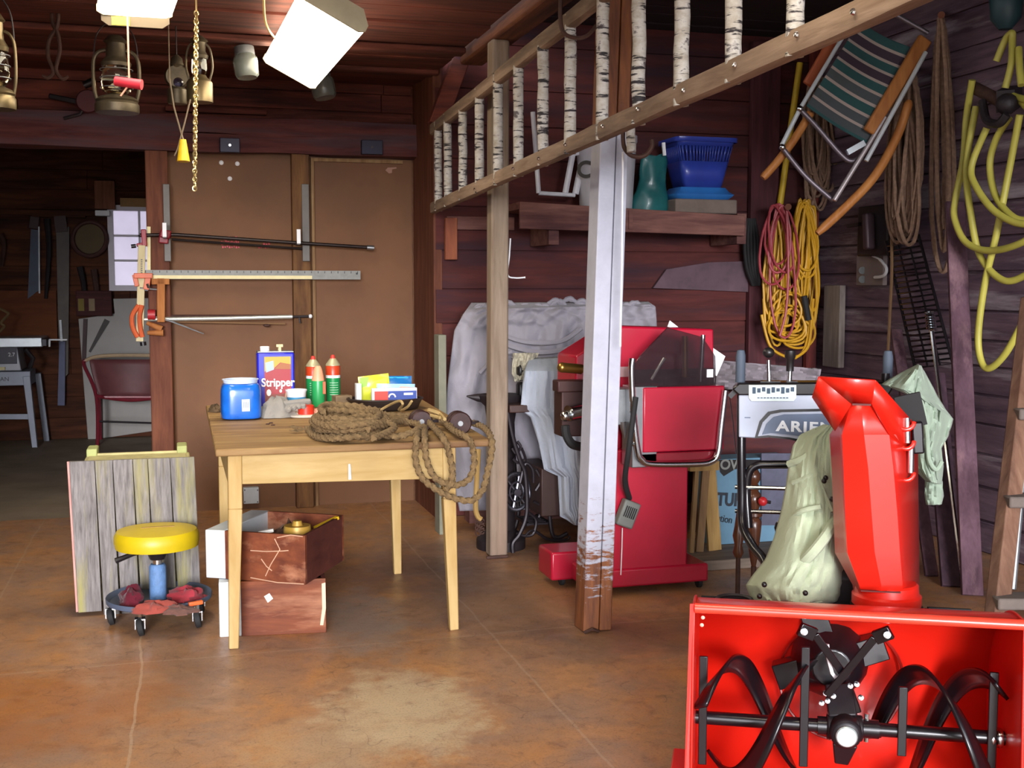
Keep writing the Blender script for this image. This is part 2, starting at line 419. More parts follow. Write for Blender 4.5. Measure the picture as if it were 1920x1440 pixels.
a, b = P(-60, 545, y=YW-.04), P(108, 642, y=YW-.04); struct(MB().bx((a.x, YW-.04, b.z), (b.x, YW-.01, a.z)), 'trim_16', wood('orange_ply', '#5e2f17', '#8a4c26', 'x', 3, 7))
# front of the barn behind the camera: open doorway
struct(MB().bx((-4, -.95, 2.5), (XR+.1, -.9, ZCR+.1)), 'wall_front', m_backroom)
# posts and the beam they carry
m_beam = wood('loft_beam', '#4e2418', '#8d5634', 'y', 4, 10, .8, .5, '#3a1e18', .4)
b0 = P(884, 92, x=1.6)
struct(MB().beam((1.6, b0.y, 2.67), (1.6, -.9, 2.67), .13, .16), 'trim_10', m_beam, bevel=.012)
struct(MB().box((1.57, b0.y-.02, 2.79), (.1, .16, .09)), 'trim_11', m_beam, bevel=.01)
a, b = P(862, 115, y=6.7), P(818, 235, y=6.7)
struct(MB().beam(a, b, .1, .08, (0,1,0)), 'trim_12', m_upper, bevel=.006)
# corner of bay: painted corner board and grey batten
a = P(1545, 600, y=YB-.04).x
struct(MB().bx((P(1512,600,y=YB-.05).x, YB-.06, 0), (XR-.02, YB-.015, 2.9)), 'trim_13', wood('corner_board', '#5a1f20', '#8a3f34', 'z', 4, 9, c3='#3d1a1e'), bevel=.004)
mb = MB(); a, b = P(1545, 535, x=XR-.06), P(1572, 690, x=XR-.06); mb.bx((XR-.06, b.y, b.z), (XR-.02, a.y, a.z))
struct(mb, 'trim_14', wood('grey_batten', '#6a5f5c', '#9a8f86', 'z', 5, 9), bevel=.004)
a, b = P(1408, 130, y=YB-.03), P(1450, 690, y=YB-.03)
struct(MB().bx((a.x, YB-.06, .0), (b.x, YB-.015, 2.9)), 'trim_15', wood('wall_post', '#3c1c22', '#68343a', 'z', 4, 9), bevel=.004)
# ------------------------------------------------------------------ light
w = bpy.data.worlds.new('World'); SC.world = w; w.use_nodes = True
bg = w.node_tree.nodes['Background']; bg.inputs[0].default_value = (.92, .95, 1, 1); bg.inputs[1].default_value = 3.2
sl = bpy.data.lights.new('daylight', 'SUN'); sl.energy = 3.6; sl.angle = R(16); sl.color = (.97, .97, 1)
so = bpy.data.objects.new('daylight', sl); COL.objects.link(so); so.rotation_euler = V((.2, 1, -.135)).to_track_quat('-Z', 'Y').to_euler(); so.location = (0, -3, 2)
SC.view_settings.view_transform = 'Standard'; SC.view_settings.look = 'None'; SC.view_settings.gamma = 1; SC.view_settings.exposure = .35
SC.view_settings.use_curve_mapping = False
SC.cycles.max_bounces = 8; SC.cycles.sample_clamp_indirect = 6; SC.cycles.use_denoising = True
# ================================================================== table
YF = P(437, 1215, z=0).y            # front of the table legs
TF0, TF1 = P(404, 841, y=YF-.04), P(920, 826, y=YF-.04)
yb_ = YF+1.28
TB0 = P(386, 760, y=yb_)
TZ0 = (TF0.z+TF1.z)/2
TN = (V((1,0,0))).cross(V((0, yb_-(YF-.04), TB0.z-TZ0))).normalized()
TO = V((0, YF-.04, TZ0))
def T(px, py, up=0):
    """point on the table top seen at a pixel"""
    return PP(px, py, TO+TN*up, TN)
m_table = wood('table_top', '#a5804a', '#d0ae74', 'x', 4, 9, .7, .35, '#6a4a30', 1.0)
m_pine = wood('yellow_pine', '#b08d52', '#cdb07a', 'z', 5, 8, .65, .15)
m_apron = wood('pine_apron', '#ad8d54', '#c9ad78', 'x', 5, 8, .65, .15)
table = thing('work_table', 'old wooden work table with stained plank top and thin tapered legs', 'table', ((TF0.x+TF1.x)/2, YF+.55, 0))
th = .028; x0, x1 = TF0.x, TF1.x+.0
mb = MB()
xb = TB0.x
for (u0, u1) in ((0, .3), (.304, .66), (.664, 1)):
    ya, yc = YF-.04+u0*(yb_-YF+.04), YF-.04+u1*(yb_-YF+.04)
    def tz(y): return TZ0+(y-(YF-.04))*(TB0.z-TZ0)/(yb_-YF+.04)
    xa = x0+(xb-x0)*u0; xc_ = x0+(xb-x0)*u1
    mb.hexa([V((xa, ya, tz(ya)-th)), V((x1, ya, tz(ya)-th)), V((x1, yc, tz(yc)-th)), V((xc_, yc, tz(yc)-th)), V((xa, ya, tz(ya))), V((x1, ya, tz(ya))), V((x1, yc, tz(yc))), V((xc_, yc, tz(yc)))])
mb.build('tabletop', m_table, table, bevel=.006)
lx0, lx1 = P(437, 1000, y=YF).x, P(848, 1000, y=YF).x
yr = P(745, 1075, z=0).y; lxr = P(745, 1075, z=0).x
def tleg(bx, by, tx, ty):
    t = TZ0+(ty-YF)*(TB0.z-TZ0)/(yb_-YF)-th
    m = V((tx+(bx-tx)*.1, ty, t*.72)); mb = MB()
    mb.beam((bx, by, 0), m, .036, .036, (0,1,0), .052, .05); mb.beam(m, (tx, ty, t), .052, .05, (0,1,0)); mb.build('leg', m_pine, table, bevel=.004)
tleg(lx0-.006, YF, lx0+.012, YF+.02); tleg(P(855,1185,z=0).x, YF+.01, lx1-.012, YF+.02)
tleg(lxr, yr, lxr-.01, yr); tleg(lx0, yr, lx0+.01, yr)
a0 = P(455, 908, y=YF); a1 = P(835, 898, y=YF)
mb = MB(); zt = TZ0-th-.001
mb.hexa([V((lx0, YF+.004, a0.z)), V((lx1, YF+.004, a1.z)), V((lx1, YF+.018, a1.z)), V((lx0, YF+.018, a0.z)), V((lx0, YF+.004, zt)), V((lx1, YF+.004, zt)), V((lx1, YF+.018, zt)), V((lx0, YF+.018, zt))])
mb.build('front_apron', m_apron, table, bevel=.002)
MB().bx((lx1-.01, YF+.03, zt-.13), (lx1+.01, yr, zt+.01)).build('side_apron', m_apron, table, bevel=.002)
MB().bx((lx0-.01, YF+.03, zt-.13), (lx0+.01, yr, zt+.01)).build('side_apron', m_apron, table, bevel=.002)
MB().bx((lx0, yr-.01, zt-.11), (lxr, yr+.01, zt+.04)).build('back_apron', m_apron, table, bevel=.002)
p, q = P(655, 870, y=YF-.008), P(656, 899, y=YF-.008)
MB().beam(p, q, .007, .006, (0,1,0), .011).build('paint_drip', m_white, table)['label'] = 'white paint drip on the apron'

# ---- things standing on the table
def stand(c, k=1): return c
# blue plastic jar
c = T(452, 784); d = dep(c); r = S(74, d)/2
jar = thing('plastic_jar', 'big blue plastic jar without a lid at the table corner', 'jar', c)
m_blueplast = M('blue_plastic', '#1a63c8', .22, var=.25, vs=14, coat=.3)
hj = S(74, d); mb = MB()
prof = [(r*.9, 0), (r*.98, .006), (r, hj*.08), (r, hj*.66), (r*.97, hj*.78), (r*.88, hj*.88), (r*.86, hj*.9)]
mb.lathe(prof, c, 32, sq=4.5)
mb.build('body', m_blueplast, jar, sub=1)
mb = MB(); mb.lathe([(r*.84, hj*.9), (r*.86, hj*.97), (r*.9, hj*.975), (r*.91, hj), (r*.8, hj), (r*.78, hj*.9)], c, 32); mb.build('rim', M('pale_blue_rim', '#cfdcf2', .35), jar)
e = P(461, 760, d=d-r-.003); MB().box(e, (S(14,d), .002, S(22,d))).build('barcode_label', M('label_white', '#e9edf4', .5), jar)
mb = MB()
for i in range(7): mb.box(e+V((S(-4.5+1.5*i,d), -.002, .002)), (S(.7,d), .001, S(11,d)))
mb.build('barcode', M('ink', '#35506e', .6), jar)
MB().tube([P(433,728,d=d-r*.95), P(433,740,d=d-r), P(420,740,d=d-r)], .003, 6).build('spout_mark', m_white, jar)

# stripper can
c = T(517, 765); d = dep(c); w, h = S(68, d), S(105, d)
can = thing('solvent_can', 'tall rectangular blue metal can with a red and yellow stripper label', 'can', c)
m_cobalt = M('cobalt_enamel', '#1f22b4', .3, var=.12, coat=.3)
mb = MB().bx((c.x-w/2, c.y-w*.3, c.z), (c.x+w/2, c.y+w*.3, c.z+h)); mb.build('body', m_cobalt, can, bevel=.008)
MB().bx((c.x-w/2+.002, c.y-w*.3+.002, c.z+h), (c.x+w/2-.002, c.y+w*.3-.002, c.z+h+.006)).build('top_rim', m_steel, can, bevel=.002)
mb = MB().cyl((c.x-w*.27, c.y, c.z+h), (c.x-w*.27, c.y, c.z+h+.028), .022, 16); mb.build('screw_cap', m_white, can, bevel=.003)
mb = MB().tube(arc((c.x+w*.13, c.y, c.z+h+.004), (0,1,0), (0,0,1), .028, 0, 180, 8), .006, 6); mb.box((c.x+w*.13, c.y, c.z+h+.03), (.03, .02, .012)); mb.build('handle', m_cream, can)
yf = c.y-w*.3-.0015; l0, l1 = c.x-w*.31, c.x+w*.40; z0, z1 = c.z+h*.06, c.z+h*.93; lw, lh = l1-l0, z1-z0
lab = MB(); lab.bx((l0, yf, z0), (l1, yf+.002, z1))
label = lab.build('front_label', M('label_red', '#9c1220', .4, var=.08), can)
def lb(name, pts, col, dy=.001):
    mb = MB().prism([V((l0+lw*a, yf-dy, z0+lh*b)) for a, b in pts], (0, .001, 0)); return mb.build(name, M('label_'+name, col, .45, var=.05), label)
lb('yellow_band', [(0,1),(0,.7),(.35,.76),(.6,.88),(1,.84),(1,1)], '#b8992a')
lb('orange_band', [(.38,.75),(.62,.87),(1,.84),(1,.74)], '#9c5620', .0014)
lb('white_flag', [(.04,.88),(.34,.92),(.36,.74),(.06,.68)], '#9fb4d0', .002)
lb('brown_band', [(0,.22),(0,0),(1,0),(1,.26)], '#7c3828')
lb('white_spot', [(.15+.09*math.cos(i*.628), .27+.07*math.sin(i*.628)) for i in range(10)], '#efe6e0', .002)
lb('seal', [(.6+.05*math.cos(i*.628), .3+.035*math.sin(i*.628)) for i in range(10)], '#f2ead2', .0021)
lb('hand_picture', [(.5,.06),(.55,.2),(.75,.18),(.8,.3),(.92,.22),(.95,0),(.6,0)], '#b98e6c', .0022)
text('lettering', 'Stripper', lh*.235, (l0+lw*.5, yf-.003, z0+lh*.47), (1,0,0), (0,0,1), M('letter_white', '#f4eeee', .5), label, bold=.0012, sx=.86)

# foam cans
def spray(px, py, ph, name, label_, w_=.66):
    c = T(px, py); d = dep(c); r = S(27, d)/2; h = S(ph, d)
    t = thing('foam_can', label_, 'spray can', c, group=None)
    MB().lathe([(r*.96, 0), (r, .004), (r, h*.52), (r*.99, h*.52)], c, 24).build('lower_body', M('can_green', '#1d8a4c', .35, var=.1), t)
    MB().lathe([(r*1.003, h*.5), (r*1.003, h*.56)], c, 24).build('white_band', m_white, t)
    MB().lathe([(r, h*.55), (r, h*.755), (r*.95, h*.765)], c, 24).build('upper_body', M('can_orange', '#c2401f', .35, var=.1), t)
    MB().lathe([(r*1.02, h*.76), (r*1.0, h*.785), (r*.62, h*.87), (r*.42, h*.91)], c, 24).build('shoulder', M('can_cream', '#b5ab88', .35, .3), t)
    MB().lathe([(r*.34, h*.9), (r*.3, h*.955), (r*.2, h*.985)], c, 14).build('nozzle', M('nozzle_red', '#cc3a30', .4), t)
    mb = MB()
    for i in range(6): mb.tube([c+V((r*1.01*math.sin(a), -r*1.01*math.cos(a), h*(.15+.05*i))) for a in (-.6,-.3,0,.3,.6)], .0016, 4)
    mb.build('print', M('print_pale', '#bfe0c4', .5), t); return t
spray(588, 752, 86, 'a', 'orange and green foam can standing behind the smaller sprayer bottle')
spray(625, 752, 88, 'b', 'orange and green foam can beside the coiled rope')
c = T(597, 762); d = dep(c); r = S(25, d)/2; h = S(76, d)
t = thing('sprayer_bottle', 'smaller green bottle with peach coloured top in front of the foam can', 'bottle', c)
MB().lathe([(r*.95, 0), (r, .004), (r, h*.6), (r*.96, h*.64)], c, 24).build('body', M('bottle_green', '#2a9a55', .35, var=.12), t)
MB().lathe([(r*.97, h*.62), (r*.9, h*.7), (r*.72, h*.86), (r*.6, h*.93), (r*.4, h)], c, 24).build('cap', M('peach_cap', '#eea27c', .45, var=.12), t)
MB().bx((c.x+r*.6, c.y-r*.95, c.z+h*.32), (c.x+r*1.0, c.y-r*.6, c.z+h*.62)).build('side_tag', M('tag_orange', '#d2572c', .5), t)

# rag / grey glove
c = T(518, 781); d = dep(c)
def lump(c, rx, ry, h, seed, n=22, rough=.3):
    def f(u, v):
        a = 2*math.pi*u; ph = v*math.pi/2; k = 1+rough*nz(math.cos(a)*1.6+seed, math.sin(a)*1.6, v*2)+.5*rough*nz(math.cos(a)*4+seed, math.sin(a)*4, v*5)
        return V(c)+V((rx*math.cos(a)*math.cos(ph)*k, ry*math.sin(a)*math.cos(ph)*k, max(0, h*math.sin(ph)*k)))
    return MB().grid(f, n, 10)
t = thing('work_glove', 'crumpled grey cotton work glove beside the blue jar', 'glove', c)
lump(c, S(34,d), .075, S(34,d), 2).build('palm', fabric('grey_cotton', '#8a857e', .25), t)
mb = MB()
for i, (ax, ln, hz_) in enumerate(((-.9, .07, .02), (-.5, .09, .026), (-.1, .09, .03), (.25, .085, .03), (.75, .06, .05))):
    p0 = c+V((S(10,d), -.03, hz_+.01)); mb.tube(catmull([p0, p0+V((.03+.02*i, -.03, .012)), p0+V((.02+.022*i, -.055+.01*i, .003))], 5), [.012]*5+[.011]*5+[.008], 8)
mb.build('fingers', fabric('grey_cotton', '#8a857e', .25), t)
MB().tube(catmull([T(527,752,.03), T(538,742,.035), T(548,748,.03), T(540,756,.03)], 5, True), .007, 6, True).build('cuff_trim', fabric('mustard_knit', '#a57a2e', .2), t)

# white tub
c = T(556, 770); d = dep(c); r0, r1, h = S(15,d), S(19,d), S(40,d)
t = thing('plastic_tub', 'white plastic tub with a blue label standing behind the red lid', 'tub', c)
MB().lathe([(r0, 0), (r1, h), (r1*1.06, h), (r1*1.06, h*.93), (r1*.95, h*.95), (r0*.9, .004)], c, 24).build('body', m_white, t)
MB().lathe([(r0*1.04+(r1-r0)*.2, h*.2), (r0*1.03+(r1-r0)*.7, h*.66)], c, 24, caps=False).build('label', M('tub_blue', '#3c8fc0', .45), t)
# red lid pot on a plate
c = T(572, 780); d = dep(c)
t = thing('lid', 'white plastic lid lying flat on the table under a red cap', 'lid', c)
MB().lathe([(S(31,d), 0), (S(32,d), .006), (S(29,d), .01), (0, .009)], c+V((0, 0, 0)), 28).build('disc', M('dull_white', '#d8cfbf', .5), t)
c2 = T(574, 776, .0105); mb = MB().lathe([(S(15,d), 0), (S(15,d), S(15,d)), (S(13,d), S(17,d)), (0, S(17,d))], c2, 20)
one(mb, 'bottle_cap', M('cap_red', '#d3321f', .4), 'short red cap set on the white lid', 'cap')
c2 = T(597, 776, .0); mb = lump(c2, S(14,d), .03, S(10,d), 9); one(mb, 'putty_lump', M('pink_putty', '#d9937c', .7), 'small pink lump beside the red cap', 'putty')
# wooden block beside rope
c = T(642, 765); d = dep(c); mb = MB().beam(c+V((-S(16,d), 0, .03)), c+V((S(16,d), .02, .03)), .06, .06); one(mb, 'wood_block', wood('grey_block', '#6f5a44', '#9b8466', 'x'), 'grey offcut of wood behind the rope coil', 'wood block', bevel=.004)
# dark basket with packets
c = T(722, 766); d = dep(c); rx, ry, h = S(70,d), .14, S(19,d)
t = thing('tray', 'dark oval tray behind the rope coil filled with bright packets', 'tray', c)
mb = MB()
def ov(u, v):
    a = 2*math.pi*u; k = .86+.14*v; return c+V((rx*k*math.cos(a), ry*k*math.sin(a), h*v))
mb.grid(ov, 40, 6); mb.add([c+V((rx*.86*math.cos(2*math.pi*i/40), ry*.86*math.sin(2*math.pi*i/40), .003)) for i in range(40)], [tuple(range(40))])
mb.build('body', M('dark_brown_plastic', '#2c211e', .45, var=.3), t, solid=.005)
MB().tube([ov(i/40, 1) for i in range(40)], .006, 6, True).build('rim', M('dark_brown_plastic', '#2c211e', .45), t)
def packet(p, w, h, dp, tilt, name, col, label_, prints, yaw=0):
    t = thing(name, label_, 'packet', p)
    m = Matrix.Rotation(yaw, 3, 'Z') @ Matrix.Rotation(tilt, 3, 'Y')
    def f(u, v):
        q = V(((u-.5)*w, -dp/2*math.sin(math.pi*u)*math.sin(math.pi*v)-.004*nz(u*5, v*5, w*90), v*h)); return p+m @ q
    def g_(u, v):
        q = V(((u-.5)*w, dp/2*math.sin(math.pi*u)*math.sin(math.pi*v), v*h)); return p+m @ q
    mb = MB().grid(f, 12, 10); mb.grid(lambda u, v: g_(1-u, v), 12, 10); b_ = mb.build('wrapper', M('wrap_'+col[1:], col, .3, var=.12, coat=.3), t)
    for nm, pts, cc in prints:
        mb = MB()
        fine = []
        for (u, v) in pts: fine.append(f(u, v)+m @ V((0, -.004, 0)))
        mb.prism(fine, m @ V((0, .002, 0))).build(nm, M('print_'+cc[1:], cc, .4, var=.05), t)
    return t
hz_ = h*.9
packet(c+V((S(20,d), .06, hz_)), S(70,d), S(42,d), .03, .02, 'blue_packet', '#1668a8', 'blue packet standing at the back of the tray', [('swirl', [(.55,.35),(.6,.55),(.75,.6),(.85,.4),(.75,.48),(.63,.44)], '#dfe9f2'), ('top_stripe', [(.1,.9),(.9,.9),(.9,.96),(.1,.96)], '#2fa0c8')])
packet(c+V((-S(16,d), .02, hz_)), S(58,d), S(46,d), .03, -.1, 'yellow_packet', '#cfd23a', 'lime and yellow packet in the tray', [('green_patch', [(.05,.55),(.05,.95),(.35,.95),(.25,.6)], '#8cc63a'), ('yellow_patch', [(.3,.3),(.5,.75),(.95,.85),(.9,.6),(.6,.55)], '#ecd93a')])
packet(c+V((S(18,d), -.03, hz_)), S(72,d), S(30,d), .025, .03, 'pale_blue_packet', '#9cc3e4', 'pale blue packet tucked behind the navy box in the tray', [('pink_patch', [(.55,.5),(.6,.85),(.95,.8),(.95,.55)], '#e2a08a')])
bxp = c+V((S(12,d), -.075, hz_*1.0)); w, hh = S(84,d), S(24,d)
t = thing('carton', 'small navy and white carton with a red panel in front of the tray packets', 'box', bxp)
MB().box(bxp+V((0,0,hh/2)), (w, .03, hh)).build('body', M('carton_white', '#e8e8ee', .5), t, bevel=.002)
MB().box(bxp+V((S(3,d),-.016,hh*.42)), (w*.9, .002, hh*.72)).build('navy_panel', M('carton_navy', '#1f3f92', .45), t)
MB().box(bxp+V((-S(25,d),-.0175,hh*.42)), (w*.3, .002, hh*.72)).build('red_panel', M('carton_red', '#d13a2a', .45), t)
mb = MB(); mb.tube(arc(bxp+V((-S(5,d), -.019, hh*.3)), (1,0,0), (0,0,1), S(6,d), 0, 180, 8), S(1.6,d), 6); mb.bx(bxp+V((S(17,d), -.0185, hh*.45)), bxp+V((S(34,d), -.017, hh*.62))); mb.build('print', m_white, t)
one(MB().box(c+V((-S(52,d), -.03, hz_*.9+S(17,d))), (S(9,d), .05, S(34,d))), 'white_card', m_white, 'white card standing at the end of the tray', 'card')

# rope coil on the table
Z0 = .022
def TP(px, py, up=0.0): return T(px, py, .012+up)
rr = .0115
t = thing('rope_tackle', 'thick tan manila rope coiled on the table and hanging over its corner', 'rope', T(690, 800))
cc = TP(655, 812); dd = dep(cc)
mb = MB()
for i in range(9):
    ph = random.uniform(-.2, .2); k = 1-.075*(i % 5); up = .006+.017*(i//2); off = V((random.uniform(-.012,.012), random.uniform(-.03,.03), 0))
    ax, ay = S(72, dd)*k, .235*k
    pts = [cc+off+V((ax*math.cos(a+ph), ay*math.sin(a+ph)*(1+.1*math.sin(2*a+i)), up+.006*math.sin(3*a+i))) for a in [2*math.pi*j/26 for j in range(26)]]
    mb.rope(pts, rr, True)
for i in range(4):
    a0 = .6+.5*i; q = [cc+V((S(60,dd)*math.cos(a0+1.1*s_)*(1-.2*s_), .2*math.sin(a0+1.1*s_), .07+.01*i-.012*abs(s_))) for s_ in (-1,-.5,0,.5,1)]
    mb.rope(catmull(q, 6), rr)
mb.build('coil', m_rope, t)
mb = MB()
def rp(pts, r=rr): mb.rope(catmull(pts, 8), r)
rp([TP(690,805,.05), TP(730,792,.05), TP(760,790,.03), TP(785,795,.03)]); rp([TP(640,790,.06), TP(690,780,.07), TP(740,800,.05), TP(700,822,.04)])
rp([TP(660,778,.03), TP(720,778,.03), TP(790,781,.03), TP(850,792,.03)]); rp([TP(700,812,.02), TP(740,818,.01), TP(770,812,.02), TP(790,800,.03)])
rp([TP(690,790,.02), TP(760,784,.02), TP(820,782,.02), TP(845,800,.02)])
mb.build('strands', m_rope, t)
mb = MB()
yh = YF-.04-.02
def HP(px, py, k=0): return P(px, py, y=yh-.01-k)
rp([TP(785,800,.02), T(782,822,.02), HP(779,845), HP(781,872), HP(795,900), HP(825,922), HP(855,935), HP(885,938,.0), HP(905,918,.0), HP(915,880,0), HP(922,845,0), P(921,820,y=yh+.02), T(905,800,.03), T(870,788,.03)])
rp([TP(795,800,.02), T(797,822,.02), HP(797,845,.02), HP(803,872,.02), HP(818,898,.02), HP(850,910,.02), HP(878,900,.0), HP(889,870), HP(886,842), T(876,820,.02), T(850,806,.03), T(838,795,.03)])
rp([TP(805,792,.03), T(820,808,.03), T(833,824,.02), HP(842,850,.03), HP(848,880,.03), HP(846,905,.03), HP(835,918,.03)])
mb.build('hanging_loops', m_rope, t)
mb = MB()
mb.tube(catmull([TP(700,778,.02), TP(725,762,.06), TP(748,752,.10), TP(755,758,.09), TP(748,768,.05)], 6), .006, 6)
mb.tube(catmull([TP(752,770,.03), TP(764,763,.06), TP(772,752,.09)], 6), .006, 6)
mb.tube(catmull([TP(770,779,.04), TP(800,778,.05), TP(825,783,.05)], 6), .007, 6); mb.tube(catmull([TP(803,768,.07), TP(825,776,.05), TP(834,786,.04)], 6), .008, 6)
mb.build('loose_ends', wood('pale_twine', '#a88a56', '#c9ad78', 'x'), t)
def pulley(px, py, w, label_):
    c = T(px, py, .0); d = dep(c); r = S(w, d)/2
    t = thing('pulley_block', label_, 'pulley', c)
    for s in (-1, 1): MB().lathe([(r*.9, -.004), (r, 0), (r, .012), (r*.85, .016)], c+V((0, s*.022-.006, r*.8)), 20, (0,1,0)).build('cheek', M('pulley_cheek', '#38201f', .4, .3, var=.4, vs=30), t)
    MB().lathe([(r*.75, -.012), (r*.62, 0), (r*.75, .012)], c+V((0, 0, r*.8)), 20, (0,1,0)).build('sheave', m_rust, t)
    MB().cyl(c+V((0,-.035,r*.8)), c+V((0,.035,r*.8)), .011, 10).build('pin', m_steel, t)
    MB().tube(arc(c+V((r*1.2,0,r*.8)), (1,0,0), (0,1,0), r*.5, 0, 330, 10), .007, 6).build('becket', m_iron, t)
pulley(788, 806, 42, 'dark iron pulley block on the front edge of the table'); pulley(860, 810, 44, 'dark iron pulley block at the table corner nearest the grey post')
# frayed rope end
mb = MB(); c = TP(572, 806)
mb.cyl(c+V((.07,.0,.004)), c+V((.0,0,.004)), .013, 10)
for i in range(16): mb.tube([c+V((.0,0,.004)), c+V((-.03,0,.004))+jit((0,0,0),.012), c+V((-.05,0,-.002))+jit((0,0,.008),.014)], .0018, 4)
mb.build('frayed_end', m_rope, t)
mb = MB()
for px, py in ((502,795),(508,793),(549,799),(556,806),(512,797)): mb.ball(T(px,py,.002), .006, 6, (1.6,1,.6))
one(mb, 'wood_crumbs', m_rust, 'scatter of dark crumbs on the bare table top', 'crumbs')['kind'] = 'stuff'
c = T(404, 771); one(lump(c, .03, .06, .03, 5), 'dead_leaf', M('leaf_brown', '#4d3a24', .8, var=.4), 'dark scrap at the corner of the table behind the blue jar', 'scrap')

# ================================================================== stool
c = P(300, 1165, z=0); d = dep(c)
st = thing('shop_stool', 'rolling shop stool with a round yellow seat and tool tray base', 'stool', c)
zs = P(294, 1003, y=c.y).z; rs = S(77, d)
sc_ = V((P(294, 1003, y=c.y).x, c.y, 0))
m_yel = M('yellow_vinyl', '#c2a812', .42, var=.08, vs=14)
MB().lathe([(rs*.8, zs-.05), (rs*.97, zs-.045), (rs*1.0, zs-.02), (rs*.99, zs+.005), (rs*.93, zs+.022), (rs*.6, zs+.03), (0, zs+.033)], sc_, 40).build('seat', m_yel, st)
mb = MB()
mb.bx(sc_+V((-.06, -.006, zs+.031)), sc_+V((.07, .004, zs+.035)), )
mb.build('faded_print', M('print_dark', '#8d6c22', .6), st)
MB().lathe([(.02, .09), (.02, zs-.04)], sc_, 16).build('piston', m_chrome, st)
MB().lathe([(.03, .08), (.034, .09), (.034, zs-.13), (.028, zs-.12)], sc_, 20).build('column_sleeve', M('blue_sleeve', '#5c7fae', .6, var=.25, vs=30, bmp=.3, bs=150), st)
MB().lathe([(.03, zs-.1), (.05, zs-.05)], sc_, 16).build('seat_mount', m_black, st)
MB().tube([sc_+V((-.03,-.03,zs-.06)), sc_+V((-.09,-.05,zs-.062)), sc_+V((-.16,-.07,zs-.082))], [.007,.009,.012], 8).build('height_lever', m_black, st)
rt = S(95, d); zt_ = .10
tcol = M('tray_blue_grey', '#4a5468', .5, var=.15)
MB().lathe([(.0, zt_-.012), (rt*.92, zt_-.012), (rt, zt_-.004), (rt*1.01, zt_+.012), (rt, zt_+.016), (rt*.97, zt_+.008), (rt*.93, zt_-.004), (0, zt_-.004)], V((c.x, c.y, 0)), 40).build('tray', tcol, st)
for i in range(5):
    a = R(-112+72*i); p = V((c.x+rt*.92*math.cos(a), c.y+rt*.92*math.sin(a), 0))
    k = MB().cyl(p+V((0,0,.064)), p+V((0,0,zt_-.008)), .008, 8); k.box(p+V((0,0,.066)), (.04,.04,.006))
    k.bx(p+V((-.02,-.024,.03)), p+V((-.016,.016,.066))); k.bx(p+V((.016,-.024,.03)), p+V((.02,.016,.066)))
    cs = k.build('caster', m_chrome, st)
    MB().lathe([(.026, -.013), (.036, -.009), (.036, .009), (.026, .013)], p+V((0,-.01,.036)), 16, (1,0,.2)).build('wheel', m_rubber, cs)
def rag(px, py, rx, ry, h, seed, col, label_):
    p = P(px, py, z=zt_); one(lump(p+V((0,0,-.003)), rx, ry, h, seed, 26, .45), 'rag', fabric('rag_'+col[1:], col, .3), label_, 'rag')
rag(246, 1130, .055, .07, .06, 3, '#5c1a28', 'dark wine rag bunched on the stool tray')
rag(290, 1143, .085, .06, .035, 4, '#93453c', 'brick red rag at the front of the stool tray')
rag(350, 1120, .085, .07, .04, 6, '#9c343e', 'bright red rag at the back of the stool tray')
rag(336, 1146, .07, .05, .022, 8, '#6b4a42', 'brown rag lying flat on the stool tray')
p = P(366, 1138, z=zt_+.002); one(MB().beam(p+V((-.025,0,.012)), p+V((.03,.01,.016)), .018, .016), 'lighter', M('orange_plastic', '#d8602a', .4), 'small orange plastic piece on the stool tray', 'tool', bevel=.003)

# ================================================================== upturned small table
pb = P(255, 1149, z=0); yt = pb.y
tp = lambda px, py: P(px, py, y=yt+.02)
L0, L1, L2 = tp(128, 868), tp(365, 866), tp(160, 1149); R2 = tp(374, 1140)
ut = thing('tipped_table', 'small weathered table tipped on its side with lichened plank top', 'table', (pb.x, yt+.2, 0))
m_weather = wood('weathered_top', '#645f5e', '#a09a99', 'z', 9, 16, .9, .6, '#97905a', .36)
xe0, xe1 = L0.x, L1.x; zt2 = L0.z; lean = .05
n_ = 6; 
mb = MB(); wds = [0, .2, .34, .5, .62, .8, 1]
for i in range(n_):
    a = xe0+(xe1-xe0)*wds[i]; b = xe0+(xe1-xe0)*wds[i+1]
    bot = .03 if i == 0 and False else (0.018 if i == 0 else 0)
    xo = .06 if True else 0
    sh = (L2.x-L0.x)*.45
    mb.hexa([V((a+sh+.001, yt, bot)), V((b+sh*.7-.001, yt, bot)), V((b+sh*.7-.001, yt+.022, bot)), V((a+sh+.001, yt+.022, bot)), V((a+.001, yt+lean, zt2)), V((b-.001, yt+lean, zt2)), V((b-.001, yt+.022+lean, zt2)), V((a+.001, yt+.022+lean, zt2))])
mb.build('tabletop', m_weather, ut, bevel=.0015)
MB().beam((xe0-.004, yt+.012+lean, zt2), (xe0+(L2.x-L0.x)*.45-.004, yt+.012, .02), .008, .018, (0,1,0)).build('pink_edge', M('pink_edge_paint', '#c58d86', .8, var=.25), ut)
q0, q1 = P(155, 850, y=yt+.3), P(348, 848, y=yt+.3)
y2 = yt+.1
mb = MB()
za = P(250, 868, y=y2).z+.02
for yy in (yt+lean+.03, yt+.29):
    mb.bx((xe0+.06, yy, .04), (xe1-.03, yy+.022, za-.0))
mb.bx((xe0+.06, yt+lean+.03, za-.03), (xe1-.03, yt+.31, za-.008))
for xx in (xe0+.05, xe1-.04): mb.bx((xx, yt+lean+.03, .04), (xx+.022, yt+.31, za-.01))
mb.build('apron', M('cream_old_paint', '#b5ab7a', .75, var=.22, vs=16), ut, bevel=.006)
